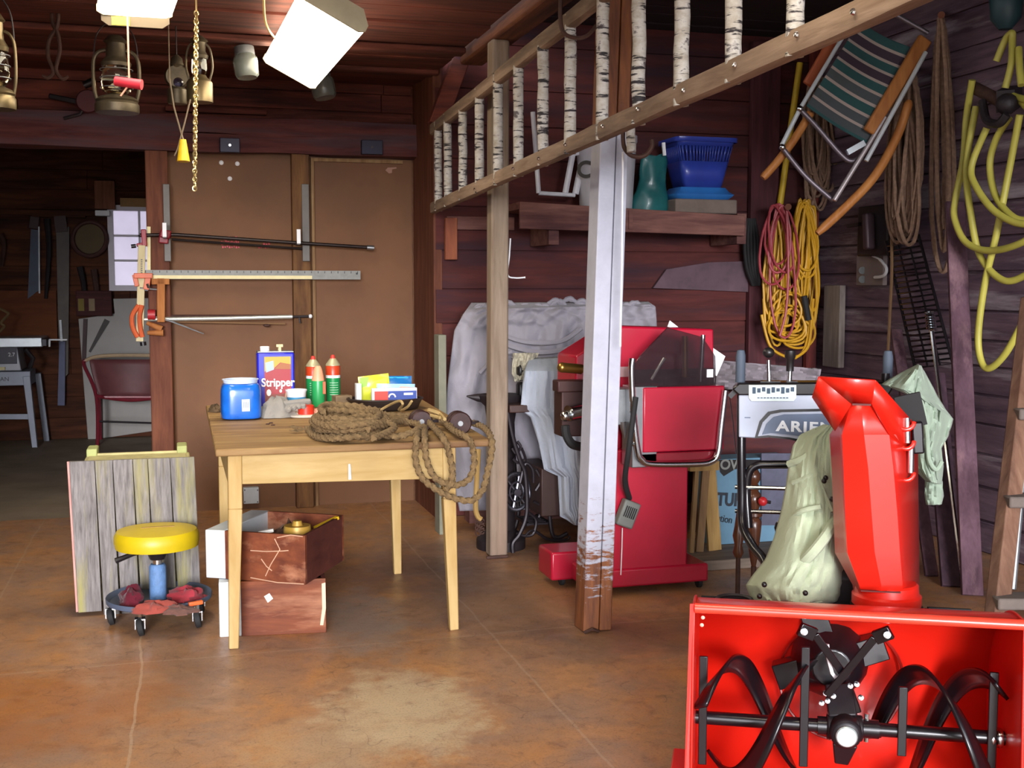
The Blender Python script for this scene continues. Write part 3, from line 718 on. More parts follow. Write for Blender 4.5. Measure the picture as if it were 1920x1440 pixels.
for xx in (xe0+.075, xe1-.05):
    MB().bx((xx-.022, yt+.28, za-.03), (xx+.022, yt+.42, za+.022)).build('leg', M('cream_green_paint', '#a6ab6e', .75, var=.2, vs=16), ut, bevel=.006)
    MB().bx((xx-.022, yt+.28, .0), (xx+.022, yt+.42, .05)).build('leg', M('cream_green_paint', '#a6ab6e', .75, var=.2), ut, bevel=.006)

# ================================================================== drawers under the table
m_drw = wood('drawer_wood', '#5c2a1a', '#94502e', 'x', 4, 8, .65, .2, '#b07a5c', .3)
m_drwd = wood('drawer_dark', '#48201c', '#6e3a30', 'y', 4, 8, .65, .2)
def drawer(A, B, D, zb, h, label_, th=.016):
    """A-B the near side, B-D the far end side; the white front board closes the A side"""
    A, B, D = (V((p.x, p.y, zb)) for p in (A, B, D)); C = A+(D-B); t = thing('drawer', label_, 'drawer', (A+D)/2)
    up = V((0,0,h)); u = (B-A).normalized(); w = (D-B).normalized(); f = .085
    def wall(p, q, name, mat, hh=h, t_=th): return MB().beam(p+V((0,0,hh/2)), q+V((0,0,hh/2)), t_, hh).build(name, mat, t, bevel=.002)
    fw = A+u*f
    wall(fw+w*th/2, B+w*th/2, 'side', m_drw); wall(C+u*f-w*th/2, D-w*th/2, 'side', m_drw); wall(B-u*th/2+w*th, D-u*th/2-w*th, 'back', m_drwd, h)
    MB().beam(A+u*f/2+V((0,0,h/2)), C+u*f/2+V((0,0,h/2)), f, h).build('front_board', M('white_drawer_front', '#cfd6da', .55, var=.08), t, bevel=.004)
    MB().hexa([fw+V((0,0,.01)), B+V((0,0,.01)), D+V((0,0,.01)), C+u*f+V((0,0,.01)), fw+V((0,0,.02)), B+V((0,0,.02)), D+V((0,0,.02)), C+u*f+V((0,0,.02))]).build('bottom', m_drwd, t)
    return t, A, B, D, C, u, w
A = P(412, 1195, z=0); B = P(612, 1186, z=0); wv = V((.02, .34, 0))
zh = P(412, 1090, d=dep(A)).z
lo, *_r = drawer(A, B, B+wv, 0, zh, 'lower wooden drawer with a white front board, resting on the floor')
Al, Bl, ul, wl = _r[0], _r[1], _r[4], _r[5]
nl = V((ul.y, -ul.x, 0))*1
def onl(px, py): return PP(px, py, Al-wl*.001, nl)-V((0,.001,0))
MB().prism([onl(495,1118), onl(505,1112), onl(512,1122), onl(502,1130)], (0,-.001,0)).build('paper_scrap', M('paper', '#e4ddd4', .8), lo)
MB().prism([onl(603,1094), onl(610,1092), onl(611,1140), onl(606,1172), onl(600,1172), onl(604,1140)], (0,-.001,0)).build('bare_wood_chip', M('bare_wood', '#e0b8a0', .8), lo)
zb2 = zh+.003; d2 = dep(A)
A2 = P(387, 1083, z=zb2); B2 = P(573, 1097, z=zb2); D2 = P(645, 1050, z=zb2); 
h2 = P(573, 1003, d=dep(B2)).z-zb2
B2 = A2+(B2-A2)*1.0
up_, *_r = drawer(A2, B2, D2, zb2, h2, 'upper wooden drawer turned askew with clutter inside and a white front board')
Au, Bu, Du, Cu, uu, wu = _r
nu = V((uu.y, -uu.x, 0))
def onu(px, py): return PP(px, py, Au, nu)-wu*.001
mb = MB()
for s_ in ([(470,1032),(500,1034),(530,1033),(541,1032)], [(515,1010),(525,1030),(508,1058),(498,1080)], [(490,1048),(500,1062),(510,1070)], [(470,1083),(520,1092),(570,1095)], [(520,1008),(545,1003),(568,1006)]):
    mb.tube([onu(*q) for q in s_], .0022, 5)
mb.build('scratches', M('scratch_pale', '#c59a7e', .8), up_)
def inu(a, b, z): return Au+uu*a+wu*b+V((0,0,z))
lu = (Bu-Au).length; lwid = (Du-Bu).length
def can_in(a, b, z, r, h, nm, col, label_, cat):
    p = inu(a, b, z); one(MB().lathe([(r, 0), (r, h*.9), (r*.96, h), (r*.4, h), (r*.3, h*1.1), (0, h*1.1)], p, 20), nm, M('m_'+nm, col, .4, .2, var=.2), label_, cat)
can_in(lu*.8, lwid*.3, .021, .055, h2-.01, 'tape_roll', '#b08a3a', 'yellowish tin lid poking up inside the upper drawer', 'tin')
one(MB().beam(inu(lu*.85, lwid*.62, h2*.86), inu(lu*.99, lwid*.86, h2*1.0), .02, .012), 'yellow_strip', M('yellow_plastic', '#e0b41f', .5), 'short yellow strip lying in the upper drawer', 'strip')
one(MB().beam(inu(lu*.45, lwid*.2, h2*.9), inu(lu*.58, lwid*.25, h2*.95), .02, .012), 'paper_slip', M('paper', '#e4ddd4', .8), 'white paper slip lying in the upper drawer', 'paper')
one(lump(inu(lu*.62, lwid*.5, .021), .12, .09, h2*.8, 12, 20, .3), 'clutter_bundle', M('clutter_brown', '#5a4030', .8, var=.5, vs=30), 'brown bundle of odds and ends filling the upper drawer', 'bundle')
# socket box and conduit at the foot of the partition
yb2 = YP-.002
def sbox(px0, py0, px1, py1, nm, mat, label_, cat, y=yb2, dp=.05, **k):
    a, b = P(px0, py0, y=y-dp), P(px1, py1, y=y-dp); return one(MB().bx((a.x, y-dp, b.z), (b.x, y, a.z)), nm, mat, label_, cat, **k)
sbox(424, 916, 437, 948, 'junction_box', M('box_grey', '#a8a2a4', .5), 'narrow grey junction box behind the table leg', 'electrical box', bevel=.004)
t = thing('outlet_box', 'square grey outlet box low on the brown partition', 'electrical box', P(470, 945, y=YP-.05))
a, b = P(456, 915, y=YP-.05), P(486, 944, y=YP-.05); MB().bx((a.x, YP-.05, b.z), (b.x, YP-.002, a.z)).build('body', M('box_pale', '#b4bac0', .5), t, bevel=.004)
mb = MB()
for px, py in ((459,919),(483,919),(459,941),(483,941)): mb.cyl(P(px,py,y=YP-.05), P(px,py,y=YP-.053), .004, 8)
_o = mb.build('screws', m_iron, t)
mb = MB().bx(P(640, 975, y=YP-.02), P(660, 993, y=YP-.0)); one(mb, 'brick', M('brick_red', '#7a3a2c', .85, var=.3), 'red brick lying on the floor behind the drawers', 'brick')
# ================================================================== lamps on the ceiling
m_lens = emis('lamp_lens', '#fff3d8', 12)
m_lamp = M('lamp_metal', '#b9b2a4', .45, .2, var=.1)
def shop_light(A, B, w, label_, roll=None, lens=None):
    """A-B the long axis of the lens; the housing sits on the upper side"""
    A, B = V(A), V(B); t = thing('shop_light', label_, 'ceiling light', (A+B)/2)
    u = (B-A).normalized(); s_ = V(roll) if roll is not None else V((u.y, -u.x, 0)); s_ = (s_-u*s_.dot(u)).normalized(); n = s_.cross(u)
    if n.z < 0: n = -n
    MB().beam(A+n*.05, B+n*.05, w*.7, .05, n).build('housing', m_lamp, t, bevel=.006)
    prof = [(-w/2, .022), (-w/2, -.002), (-w*.42, -.014), (w*.42, -.014), (w/2, -.002), (w/2, .022)]
    MB().prism([A+s_*a+n*b for a, b in prof], B-A).build('diffuser', lens or m_lens, t)
    for p, q in ((A, -u), (B, u)):
        MB().prism([p+s_*a*1.03+n*b*1.15 for a, b in prof]+[p+s_*w*.36+n*.075, p-s_*w*.36+n*.075], q*.014).build('end_cap', M('lamp_cap', '#b5ad93', .5), t)
    mid = (A+B)/2
    for p in (A+(B-A)*.15, A+(B-A)*.85):
        if ZCL-p.z > .1: MB().tube([p+n*.06, V((p.x, p.y, ZCL+.01))], .004, 6).build('hanging_chain', m_galv, t)
    return t
f0, f1 = P(543,137,d=6.1), P(622,23,d=4.75)
shop_light(f1, f0, .295, 'bright shop light hung askew from the ceiling boards', RT*math.cos(R(26))-UP*math.sin(R(26)))
mb = MB().tube(catmull([P(494,-20,z=ZCL-.01), P(496,30,d=5.2), P(503,55,d=5.3), P(516,72,d=5.55)], 6), .006, 6)
one(mb, 'lamp_cord', M('cream_cord', '#d9b878', .6), 'cream lamp cord looping down beside the skew shop light', 'cord')
e0 = P(253, 30, d=5.0)
lt = shop_light(V((e0.x+.1, e0.y-1.3, e0.z+.012)), V((e0.x, e0.y, e0.z+.012)), .30, 'shop light over the big oil lantern, cut off at the top of the view')
a, b = P(190, 14, d=5.0), P(318, 50, d=5.0)
MB().prism([V((a.x, e0.y, a.z)), V((b.x, e0.y, a.z)), V((b.x, e0.y, b.z+.02)), V((b.x-.03, e0.y, b.z)), V((a.x+.03, e0.y, b.z)), V((a.x, e0.y, b.z+.02))], (0, .012, 0)).build('end_plate', M('lamp_end_plate', '#54452f', .5), lt)
a, b = P(209, 30, d=4.97), P(243, 46, d=4.97); MB().bx((a.x, a.y, b.z), (b.x, a.y+.003, a.z)).build('sticker', M('sticker_yellow', '#e0be2a', .5), lt)
p0, p1 = P(241, 12, d=4.95), P(242, 150, d=4.95); t = thing('pull_cord', 'pink lamp pull cord with a red wooden handle', 'pull cord', p1)
MB().tube([V((p1.x, p1.y, ZCL-.06)), p1, P(241,160,d=4.95), P(226,180,d=4.95)], .004, 6).build('cord', M('pink_cord', '#d79a86', .7), t)
MB().cyl(P(216,152,d=4.95), P(266,159,d=4.95), .02, 12, .022).build('handle', M('red_handle', '#c2283c', .5), t)
# two extra lamps out of view, added for more light from overhead
shop_light(V((1.0, 1.2, ZCL-.09)), V((1.0, 2.5, ZCL-.09)), .3, 'added unseen shop light on the ceiling nearest the open doorway')
shop_light(V((-.9, 2.2, ZCL-.09)), V((-.9, 3.5, ZCL-.09)), .3, 'added unseen shop light on the ceiling over the bare floor')

# ================================================================== lanterns and jars
m_lant = M('lantern_tin', '#5a5040', .45, .6, var=.35, vs=20)
m_tin2 = M('lantern_brass', '#6a5c42', .4, .7, var=.25, vs=18)
m_glass = glass('lantern_glass', '#d9cdb0', .04)
def lantern(px, pt, pb_, d, label_, wpx, mat=m_lant, ztop=ZCL):
    c = P(px, pb_, d=d); k = S(1, d); h = (pb_-pt)*k; r = wpx*k/2
    t = thing('oil_lantern', label_, 'lantern', c)
    MB().lathe([(r*.98, 0), (r, h*.02), (r, h*.1), (r*.9, h*.13), (r*.98, h*.15), (r*.8, h*.19), (r*.4, h*.22)], c, 28).build('fuel_tank', mat, t)
    MB().lathe([(r*.42, h*.22), (r*.62, h*.26), (r*.7, h*.36), (r*.64, h*.5), (r*.5, h*.58)], c, 24, caps=False).build('globe', m_glass, t)
    MB().lathe([(r*.2, h*.2), (r*.24, h*.27), (r*.1, h*.3)], c, 12).build('burner', m_tin2, t)
    MB().lathe([(r*.66, h*.56), (r*.7, h*.6), (r*.5, h*.66), (r*.45, h*.68), (r*.42, h*.84), (r*.55, h*.86), (r*.3, h*.93), (0, h*.94)], c, 24).build('chimney', mat, t)
    for s in (-1, 1):
        MB().tube(catmull([c+V((s*r*.85,0,h*.13)), c+V((s*r*1.0,0,h*.3)), c+V((s*r*1.0,0,h*.6)), c+V((s*r*.8,0,h*.72)), c+V((s*r*.45,0,h*.76))], 5), r*.09, 8).build('side_tube', mat, t)
    mb = MB()
    for zz in (.3, .42, .52): mb.tube([c+V((r*.74*math.cos(a), r*.74*math.sin(a), h*zz)) for a in [2*math.pi*i/20 for i in range(20)]], .0022, 5, True)
    mb.build('guard_wires', m_galv, t)
    MB().tube(catmull([c+V((-r*1.0,0,h*.6)), c+V((-r*.8,0,h*.95)), V((c.x, c.y, min(c.z+h*1.12, ztop-.02))), c+V((r*.8,0,h*.95)), c+V((r*1.0,0,h*.6))], 6), .003, 6).build('bail', m_iron, t)
    MB().tube([V((c.x, c.y, min(c.z+h*1.1, ztop-.03))), V((c.x, c.y, ztop+.01))], .003, 6).build('hanging_hook', m_iron, t)
    return t
lantern(220, 60, 212, 5.35, 'big tin oil lantern hanging under the lamp with the pull cord', 80)
lantern(-4, 15, 205, 4.6, 'oil lantern with a red globe cut by the edge of the view', 66, m_tin2)
c = P(-4, 130, d=4.55); 
# small lantern with square tin base
d = 5.6; c = P(375, 192, d=d); k = S(1, d)
t = thing('tin_lantern', 'brassy tin lantern with a squat round tank hanging behind the chain', 'lantern', c)
MB().lathe([(24*k, 0), (24*k, 36*k), (21*k, 40*k), (14*k, 46*k), (12*k, 50*k)], c, 28).build('fuel_tank', m_tin2, t)
MB().lathe([(12*k, 48*k), (15*k, 60*k), (13*k, 82*k)], c, 20, caps=False).build('globe', m_glass, t)
MB().lathe([(15*k, 80*k), (17*k, 86*k), (12*k, 94*k), (12*k, 110*k), (17*k, 113*k), (7*k, 122*k)], c, 20).build('chimney', m_lant, t)
for s in (-1, 1): MB().tube(catmull([c+V((s*18*k,0,40*k)), c+V((s*24*k,0,66*k)), c+V((s*20*k,0,98*k)), c+V((s*10*k,0,110*k))], 5), 2.2*k, 6).build('side_tube', m_lant, t)
MB().tube([c+V((0,0,120*k)), V((c.x,c.y,ZCL+.01))], .003, 6).build('hanging_hook', m_iron, t)
c = P(333, 195, d=5.7); k = S(1, 5.7)
t = thing('bullseye_lantern', 'round railway lantern with a small bullseye lens beside the tin lantern', 'lantern', c)
MB().lathe([(17*k, 0), (18*k, 4*k), (18*k, 26*k), (14*k, 30*k)], c, 20).build('tank', m_lant, t)
MB().lathe([(20*k, -9*k), (23*k, 0), (20*k, 9*k)], c+V((0,0,50*k)), 24, (0,1,0)).build('drum', m_lant, t)
MB().lathe([(9*k, -13*k), (5*k, -16*k), (0, -17*k)], c+V((2*k,0,38*k)), 16, (0,1,0)).build('lens', glass('lens_glass', '#8f8ab8', .05), t)
MB().lathe([(9*k, 66*k), (13*k, 72*k), (10*k, 84*k), (4*k, 90*k)], c, 16).build('vent', m_lant, t)
MB().tube([c+V((0,0,88*k)), V((c.x,c.y,ZCL+.01))], .003, 6).build('hanging_hook', m_iron, t)
# glass jars nailed up by their lids
def mason(px0, py0, px1, py1, w, label_):
    zt = ZCL-.052; a = P(px0, py0, z=zt); d = dep(a); b = P(px1, py1, d=d); ax = (b-a); r = S(w, d)/2; L = ax.length
    t = thing('glass_jar', label_, 'jar', a)
    MB().lathe([(r*.8, -.02), (r*.82, 0), (r*.82, .018), (r*.78, .02)], a, 24, ax).build('lid', m_galv, t)
    MB().lathe([(r*.74, .015), (r*.76, L*.15), (r*.98, L*.28), (r, L*.4), (r*.96, L*.9), (r*.8, L), (0, L*.98)], a, 24, ax).build('glass', M('jar_glass', '#8f948f', .18, trans=.55, var=.1), t)
mason(458, 96, 464, 146, 46, 'clear glass jar hung upside under the ceiling between the chain and the skew lamp')
mason(600, 138, 610, 184, 46, 'clear glass jar half hidden by the lower end of the skew lamp')
# twisted chain
d = 5.1; p0, p1 = P(368, 22, d=d), P(365, 356, d=d)
mb = MB(); n_ = 62; L = (p1-p0)
for i in range(n_):
    c = p0+L*((i+.5)/n_); a = i*R(62); u = V((math.cos(a), math.sin(a), 0)); hl = L.length/n_*.92; w_ = .0085
    mb.tube([c+V((0,0,hl*math.cos(q)))*1+u*w_*math.sin(q) for q in [2*math.pi*j/10 for j in range(10)]], .0032, 5, True)
mb.tube([V((p0.x,p0.y,ZCL+.01)), p0], .004, 6)
one(mb, 'chain', M('brass_chain', '#c9b684', .3, .85, var=.2), 'pale brass twisted chain hanging in front of the brown partition', 'chain')
# cord with yellow tube
d = 5.5; t = thing('plumb_cord', 'doubled cord holding a yellow plastic cone beside the chain', 'cord', P(343, 303, d=d))
MB().tube([P(318,148,d=d), P(326,200,d=d), P(337,240,d=d), P(346,270,d=d)], .004, 6).build('cord', M('grey_cord', '#7a6a58', .9), t)
MB().tube([P(357,186,d=d), P(345,235,d=d), P(333,280,d=d), P(327,292,d=d)], .004, 6).build('cord', M('grey_cord', '#7a6a58', .9), t)
MB().tube([P(318,148,d=d), V((P(318,148,d=d).x, P(318,148,d=d).y, ZCL+.01))], .003, 6).build('cord', M('grey_cord', '#7a6a58', .9), t)
MB().cyl(P(344,303,d=d), P(343,262,d=d), S(12,d), 14, S(6,d)).build('cone', M('yellow_cone', '#dcb41e', .45), t)
# ice tongs
d = 5.4; t = thing('ice_tongs', 'rusty ice tongs hanging from the ceiling beside the big lantern', 'tongs', P(105, 148, d=d))
for pts in ([(108,-8),(108,45),(92,75),(90,105),(100,135),(90,146),(80,142)], [(97,-8),(98,40),(108,62),(112,95),(105,130),(117,148),(128,143)]):
    MB().tube(catmull([P(x,y,d=d) for x,y in pts], 5), [.009]*28+[.007]*3, 8).build('arm', m_rust, t)
# dark drill on the wall
d = dep(P(140,190,y=YP-.14)); t = thing('hand_drill', 'dark hand drill hung on the beam near the big lantern', 'drill', P(150, 205, d=d))
MB().beam(P(92,180,d=d), P(150,192,d=d), .03, .03).build('barrel', m_iron, t, bevel=.008)
MB().lathe([(S(20,d),-.012),(S(22,d),0),(S(20,d),.012)], P(165,190,d=d), 20, (0,1,0)).build('gear', M('dark_red_gear', '#4e1e22', .6, .3), t)
MB().cyl(P(158,160,d=d), P(175,152,d=d), .022, 12).build('handle', m_black, t)
MB().tube([P(165,190,d=d), P(150,214,d=d), P(120,222,d=d)], .01, 8).build('crank', m_iron, t)
# boxes and nail heads on the beam
ybm = YP-.155
for px0, py0, px1, py1, nm in ((412,258,450,286,'dark steel plate on the hewn beam above the bright nail heads'), (678,262,718,290,'dark steel plate on the hewn beam towards the birch ladder')):
    a, b = P(px0,py0,y=ybm), P(px1,py1,y=ybm); t = thing('steel_plate', nm, 'plate', (a+b)/2)
    MB().bx((a.x,ybm,b.z),(b.x,ybm+.05,a.z)).build('plate', M('blued_steel', '#2c2a3c', .5, .5), t, bevel=.003)
    MB().cyl(P((px0+px1)/2,(py0+py1)/2,y=ybm), P((px0+px1)/2,(py0+py1)/2,y=ybm-.012), .008, 10).build('bolt_head', m_chrome if px0 < 500 else m_iron, t)
for px, py, nm in ((415,305,'shiny round nail head on the partition, the widest of three'), (445,307,'shiny round nail head on the partition, nearest the middle stud'), (431,335,'shiny round nail head on the partition, lowest of three')):
    p = P(px,py,y=YP); one(MB().lathe([(.014,0),(.013,.004),(.006,.008),(0,.009)], p, 12, (0,-1,0)), 'nail_head', m_white, nm, 'nail', group='bright nail heads')
p = P(733, 318, y=YP-.004); one(MB().prism([p+V((x,0,z)) for x,z in ((-.035,-.005),(-.02,.012),(.035,.016),(.036,.008),(.008,.002),(.006,-.02),(-.012,-.024))], (0,.003,0)), 'torn_patch', M('torn_paper', '#a88070', .9), 'small torn pale scrap stuck high on the partition', 'scrap')

# ================================================================== clamps and rules on the partition
yk = YP-.13
def K(px, py, y=None): return P(px, py, y=yk if y is None else y)
for px, nm, tipx, tipy in ((313, 'black slotted bracket strip on the partition end stud', 315, 430), (573, 'grey slotted bracket strip on the middle stud', 562, 442)):
    y0 = YP-.1; t = thing('bracket_strip', nm, 'bracket', P(px, 480, y=y0))
    a, b = P(px-8, 345, y=y0), P(px+8, 490, y=y0); MB().bx((a.x,y0-.008,b.z),(b.x,y0,a.z)).build('strip', M('strip_grey', '#585350', .5, .4), t, bevel=.002)
    a, b = P(tipx-6, tipy+16, y=y0-.01), P(tipx+4, tipy+17, y=y0-.16); MB().beam(a, V((a.x,y0-.14,a.z)), .02, .012).build('arm', M('strip_grey', '#585350', .5, .4), t)
    MB().beam(V((a.x,y0-.14,a.z)), V((a.x,y0-.14,P(tipx,tipy-12,y=y0-.14).z)), .022, .016, (0,1,0)).build('upturned_tip', m_white, t)
t = thing('pipe_clamp', 'long dark pipe clamp with red jaws slung on the upper brackets', 'clamp', K(500, 452))
MB().tube([K(262,441), K(330,440), K(520,453), K(692,464)], .011, 10).build('pipe', M('dark_pipe', '#2b211f', .4, .5, var=.3), t)
MB().cyl(K(688,464), K(701,465), .016, 10).build('end_collar', m_steel, t)
m_cred = M('clamp_red', '#8f1c2c', .45, var=.2)
MB().beam(K(300,437), K(320,441), .05, .05).build('tail_jaw', m_cred, t, bevel=.008)
MB().beam(K(298,446), K(316,448), .03, .06).build('screw_block', m_cred, t, bevel=.006)
mb = MB().beam(K(269,430), K(271,462), .03, .03, (0,1,0)); mb.beam(K(256,460), K(272,457), .025, .02); mb.build('head_jaw', m_cred, t, bevel=.005)
MB().cyl(K(255,461), K(246,462), .012, 10).build('knob', m_black, t)
one(MB().tube([K(322,449,YP-.1), K(560,466,YP-.1), K(580,468,YP-.1)], .008, 8), 'thin_pipe', M('dark_pipe', '#2b211f', .4, .5), 'thin dark pipe lying behind the red jawed clamp', 'pipe')
m_redmark = M('mark_red', '#d8405c', .5)
for px, s, nm, sz in ((432, 'RECORD', 'upper', 17), (437, '', '', 0)):
    if not s: continue
mb = MB()  # clusters of short red bars set flat on the board behind the pipe
for px, py, w, h in ((432,447,26,8),(424,455,20,9),(441,455,16,9),(433,463,34,5),(500,458,14,7),(494,463,20,6),(508,463,12,4)):
    a, b = K(px-w/2,py-h/2,YP-.004), K(px+w/2,py+h/2,YP-.004)
    for i in range(max(2, int(w/4))):
        x = a.x+(b.x-a.x)*(i+.15)/max(2,int(w/4)); mb.bx((x, YP-.004, b.z+(a.z-b.z)*.2*(i%3)), (x+(b.x-a.x)*.6/max(2,int(w/4)), YP-.001, a.z-(a.z-b.z)*.15*((i+1)%3)))
one(mb, 'red_marks', m_redmark, 'short red marks in clusters on the brown partition', 'marking')['kind'] = 'stuff'
# aluminium straightedge with holes
t = thing('metal_rule', 'long pale metal rule laid level across the partition', 'ruler', K(470, 520))
a, b = K(262, 506), K(676, 524); MB().bx((a.x, yk, b.z), (b.x, yk+.006, K(470,507).z)).build('blade', M('rule_alu', '#7f7f7c', .5, 0, var=.15, vs=25), t)
MB().bx((a.x, yk-.008, K(430,523).z), (K(585,520).x, yk, K(430,516.5).z)).build('lower_edge', m_cream, t)
mb = MB()
for i in range(32): x = a.x+.03+(b.x-a.x-.05)*i/31; mb.bx((x, yk-.002, K(470,512).z), (x+.004, yk, K(470,508).z))
mb.build('graduations', m_black, t); MB().cyl(K(669,513)-V((0,.002,0)), K(669,513), .007, 10).build('hang_hole', m_black, t)
# bar clamps lower
t = thing('bar_clamp', 'silver bar clamp laid level on the lower pegs of the partition', 'clamp', K(430, 600))
MB().tube([K(268,599), K(420,597), K(548,594)], .013, 10).build('bar', M('bar_silver', '#d9ddd6', .3, .7, var=.1), t)
MB().tube([K(548,594), K(582,593)], .008, 8).build('screw', m_iron, t); MB().tube([K(561,594), K(563,606)], .006, 6).build('tommy_bar', m_iron, t)
MB().ball(K(582,593), .013, 10).build('tip', m_white, t)
MB().beam(K(284,592), K(284,580), .04, .05, (0,1,0)).build('head', m_cred, t, bevel=.005)
t = thing('sliding_bar', 'thin tan bar lying just under the silver bar clamp', 'bar', K(420, 607, YP-.08))
MB().tube([K(300,603,YP-.08), K(480,606,YP-.08), K(535,607,YP-.08)], .006, 6).build('bar', wood('tan_bar', '#7d5a3c', '#a98560', 'x'), t); MB().ball(K(500,610,YP-.08), .014, 8, (1.6,1,.7)).build('knob', m_rust, t)
mb = MB().tube([K(313,592,YP-.08), K(540,592,YP-.08)], .007, 6); one(mb, 'brown_bar', m_rust, 'thin rusty bar lying just above the silver bar clamp', 'bar')
mb = MB().tube([K(292,594,yk-.02), K(320,602,yk-.02), K(382,626,yk-.02)], [.006,.006,.003], 6); one(mb, 'steel_rod', m_galv, 'short grey rod slanting down from the silver bar clamp', 'rod')
# upright clamps at the left end
t = thing('wooden_bar_clamp', 'cream wooden bar clamp hung upright at the partition edge with orange jaws', 'clamp', K(265, 640))
MB().beam(K(262,640), K(266,460), .042, .045, (0,1,0)).build('bar', wood('cream_bar', '#c8b78c', '#e6dcb8', 'z', 5, 9), t, bevel=.003)
m_org = M('clamp_orange', '#c65a30', .45, var=.2)
mb = MB().beam(K(251,517,yk-.02), K(286,517,yk-.02), .05, .03); mb.beam(K(252,515,yk-.02), K(257,537,yk-.02), .026, .03, (0,1,0)); mb.beam(K(278,517,yk-.02), K(274,543,yk-.02), .034, .03, (0,1,0)); mb.build('upper_jaw', m_org, t, bevel=.003)
for s in (0, 1): MB().tube(catmull([K(260+6*s,572,yk-.03), K(248+14*s,592,yk-.03), K(249+14*s,614,yk-.03), K(258+9*s,632,yk-.03)], 6), .014, 8).build('handle_bow', m_org, t)
MB().cyl(K(276,532,yk-.03), K(279,540,yk-.03), .01, 8).build('chrome_pin', m_chrome, t); MB().cyl(K(268,641), K(269,648), .018, 10).build('end_foot', m_black, t)
mb = MB()
for i in range(7): mb.bx(K(264,486+4*i,yk-.03), K(267,488+4*i,yk-.028))
mb.build('printed_scale', m_black, t)
t = thing('cream_stick', 'narrow cream stick hung behind the wooden bar clamp beside the window', 'stick', K(279, 505, yk+.03)); MB().beam(K(279,508,yk+.03), K(279,425,yk+.03), .02, .015, (0,1,0)).build('stick', m_cream, t)
t = thing('wooden_hand_clamp', 'orange brown wooden hand clamp hung upright beside the silver bar', 'clamp', K(302, 600, yk-.01))
m_hc = wood('clamp_wood', '#9a5a2c', '#c4834a', 'z', 5, 8)
MB().beam(K(302,604,yk-.01), K(302,522,yk-.01), .045, .05, (0,1,0)).build('jaw', m_hc, t, bevel=.004); MB().beam(K(284,528,yk-.01), K(318,528,yk-.01), .05, .035).build('cross_jaw', m_hc, t, bevel=.004)
MB().tube([K(262,540,yk-.02), K(300,543,yk-.02)], .006, 6).build('screw', m_steel, t)
MB().tube([K(275,605,yk-.02), K(303,617,yk-.02)], [.012,.02], 10).build('handle', m_hc, t); MB().tube([K(276,624,yk-.02), K(306,624,yk-.02)], [.012,.02], 10).build('handle', m_hc, t)
one(MB().cyl(K(277,590,yk-.03), K(291,590,yk-.03), .03, 12), 'tape_spool', M('spool_red', '#a8242c', .45), 'small red spool caught between the hand clamp and the bar', 'spool')

# ================================================================== the back room
yc = P(70, 838, z=0).y
def B(px, py, y=None): return P(px, py, y=yc if y is None else y)
def G(px, py): return P(px, py, z=0)
m_sw = M('saw_grey', '#a9abb4', .5, .2, var=.1); m_swd = M('saw_stand', '#9297a6', .5, .2, var=.1); m_sdk = M('saw_dark', '#3c3846', .5)
t = thing('table_saw', 'grey benchtop table saw on a splayed steel stand in the back room', 'table saw', G(20, 840))
a, b = B(-60, 634), B(80, 650); MB().bx((a.x, yc-.05, b.z), (b.x, yc+.5, a.z)).build('saw_table', M('saw_top', '#c9d0d6', .4, .4), t, bevel=.006)
a, b = B(80, 636), B(88, 648); MB().bx((a.x, yc-.05, b.z), (b.x, yc+.3, a.z)).build('rail_end', m_sdk, t)
mb = MB().beam(B(93,650), B(93,637), .014, .03, (0,1,0)); mb.beam(B(92,637), B(126,637), .03, .012); mb.build('fence_rail', m_white, t)
a, b = B(-60, 650), B(40, 695); MB().prism([V((a.x,yc,a.z)), V((b.x-.03,yc,a.z)), V((b.x,yc,b.z)), V((a.x,yc,b.z))], (0,.42,0)).build('cabinet', m_sw, t, bevel=.006)
a, b = B(-30, 652), B(32, 682); MB().bx((a.x, yc-.012, b.z), (b.x, yc, a.z)).build('control_panel', m_sdk, t, bevel=.003)
text('panel_number', '2.7', .045, B(22,665)-V((0,.016,0)), (1,0,0), (0,0,1), m_white, t)
MB().bx(B(-20,694)-V((0,.03,0)), B(10,688)).build('crank_tag', m_cream, t)
mb = MB().tube([B(48,655,yc-.02), B(62,672,yc-.02), B(56,690,yc-.02)], .02, 8); mb.build('motor', m_iron, t)
a, b = B(-60, 698), B(58, 722); MB().bx((a.x, yc-.02, b.z), (b.x, yc+.4, a.z)).build('stand_top', m_swd, t, bevel=.004)
text('stand_lettering', 'SMAN', .05, B(2,711)-V((0,.022,0)), (1,0,0), (0,0,1), m_sdk, t)
for q0, q1 in (((50,705),(66,840)),):
    MB().beam(B(*q1), B(*q0), .045, .06, (0,1,0), .06).build('leg', m_swd, t, bevel=.004)
MB().beam(V((B(78,820).x, yc+.42, 0)), V((B(62,705).x, yc+.38, B(60,705).z)), .05, .06, (0,1,0)).build('leg', m_swd, t, bevel=.004)
MB().beam(V((B(-70,840).x, yc, 0)), V((B(-55,705).x, yc, B(-55,705).z)), .05, .06, (0,1,0)).build('leg', m_swd, t, bevel=.004)
MB().beam(B(-60,781), B(58,781), .03, .045).build('stretcher', m_swd, t)
# wire on the saw at the edge
mb = MB().tube(catmull([B(-8,575), B(12,585), B(15,590), B(2,605), B(8,612), B(-4,625)], 5), .012, 6); one(mb, 'wire_whisk', m_rope, 'tangle of tan wire standing on the table saw', 'wire')
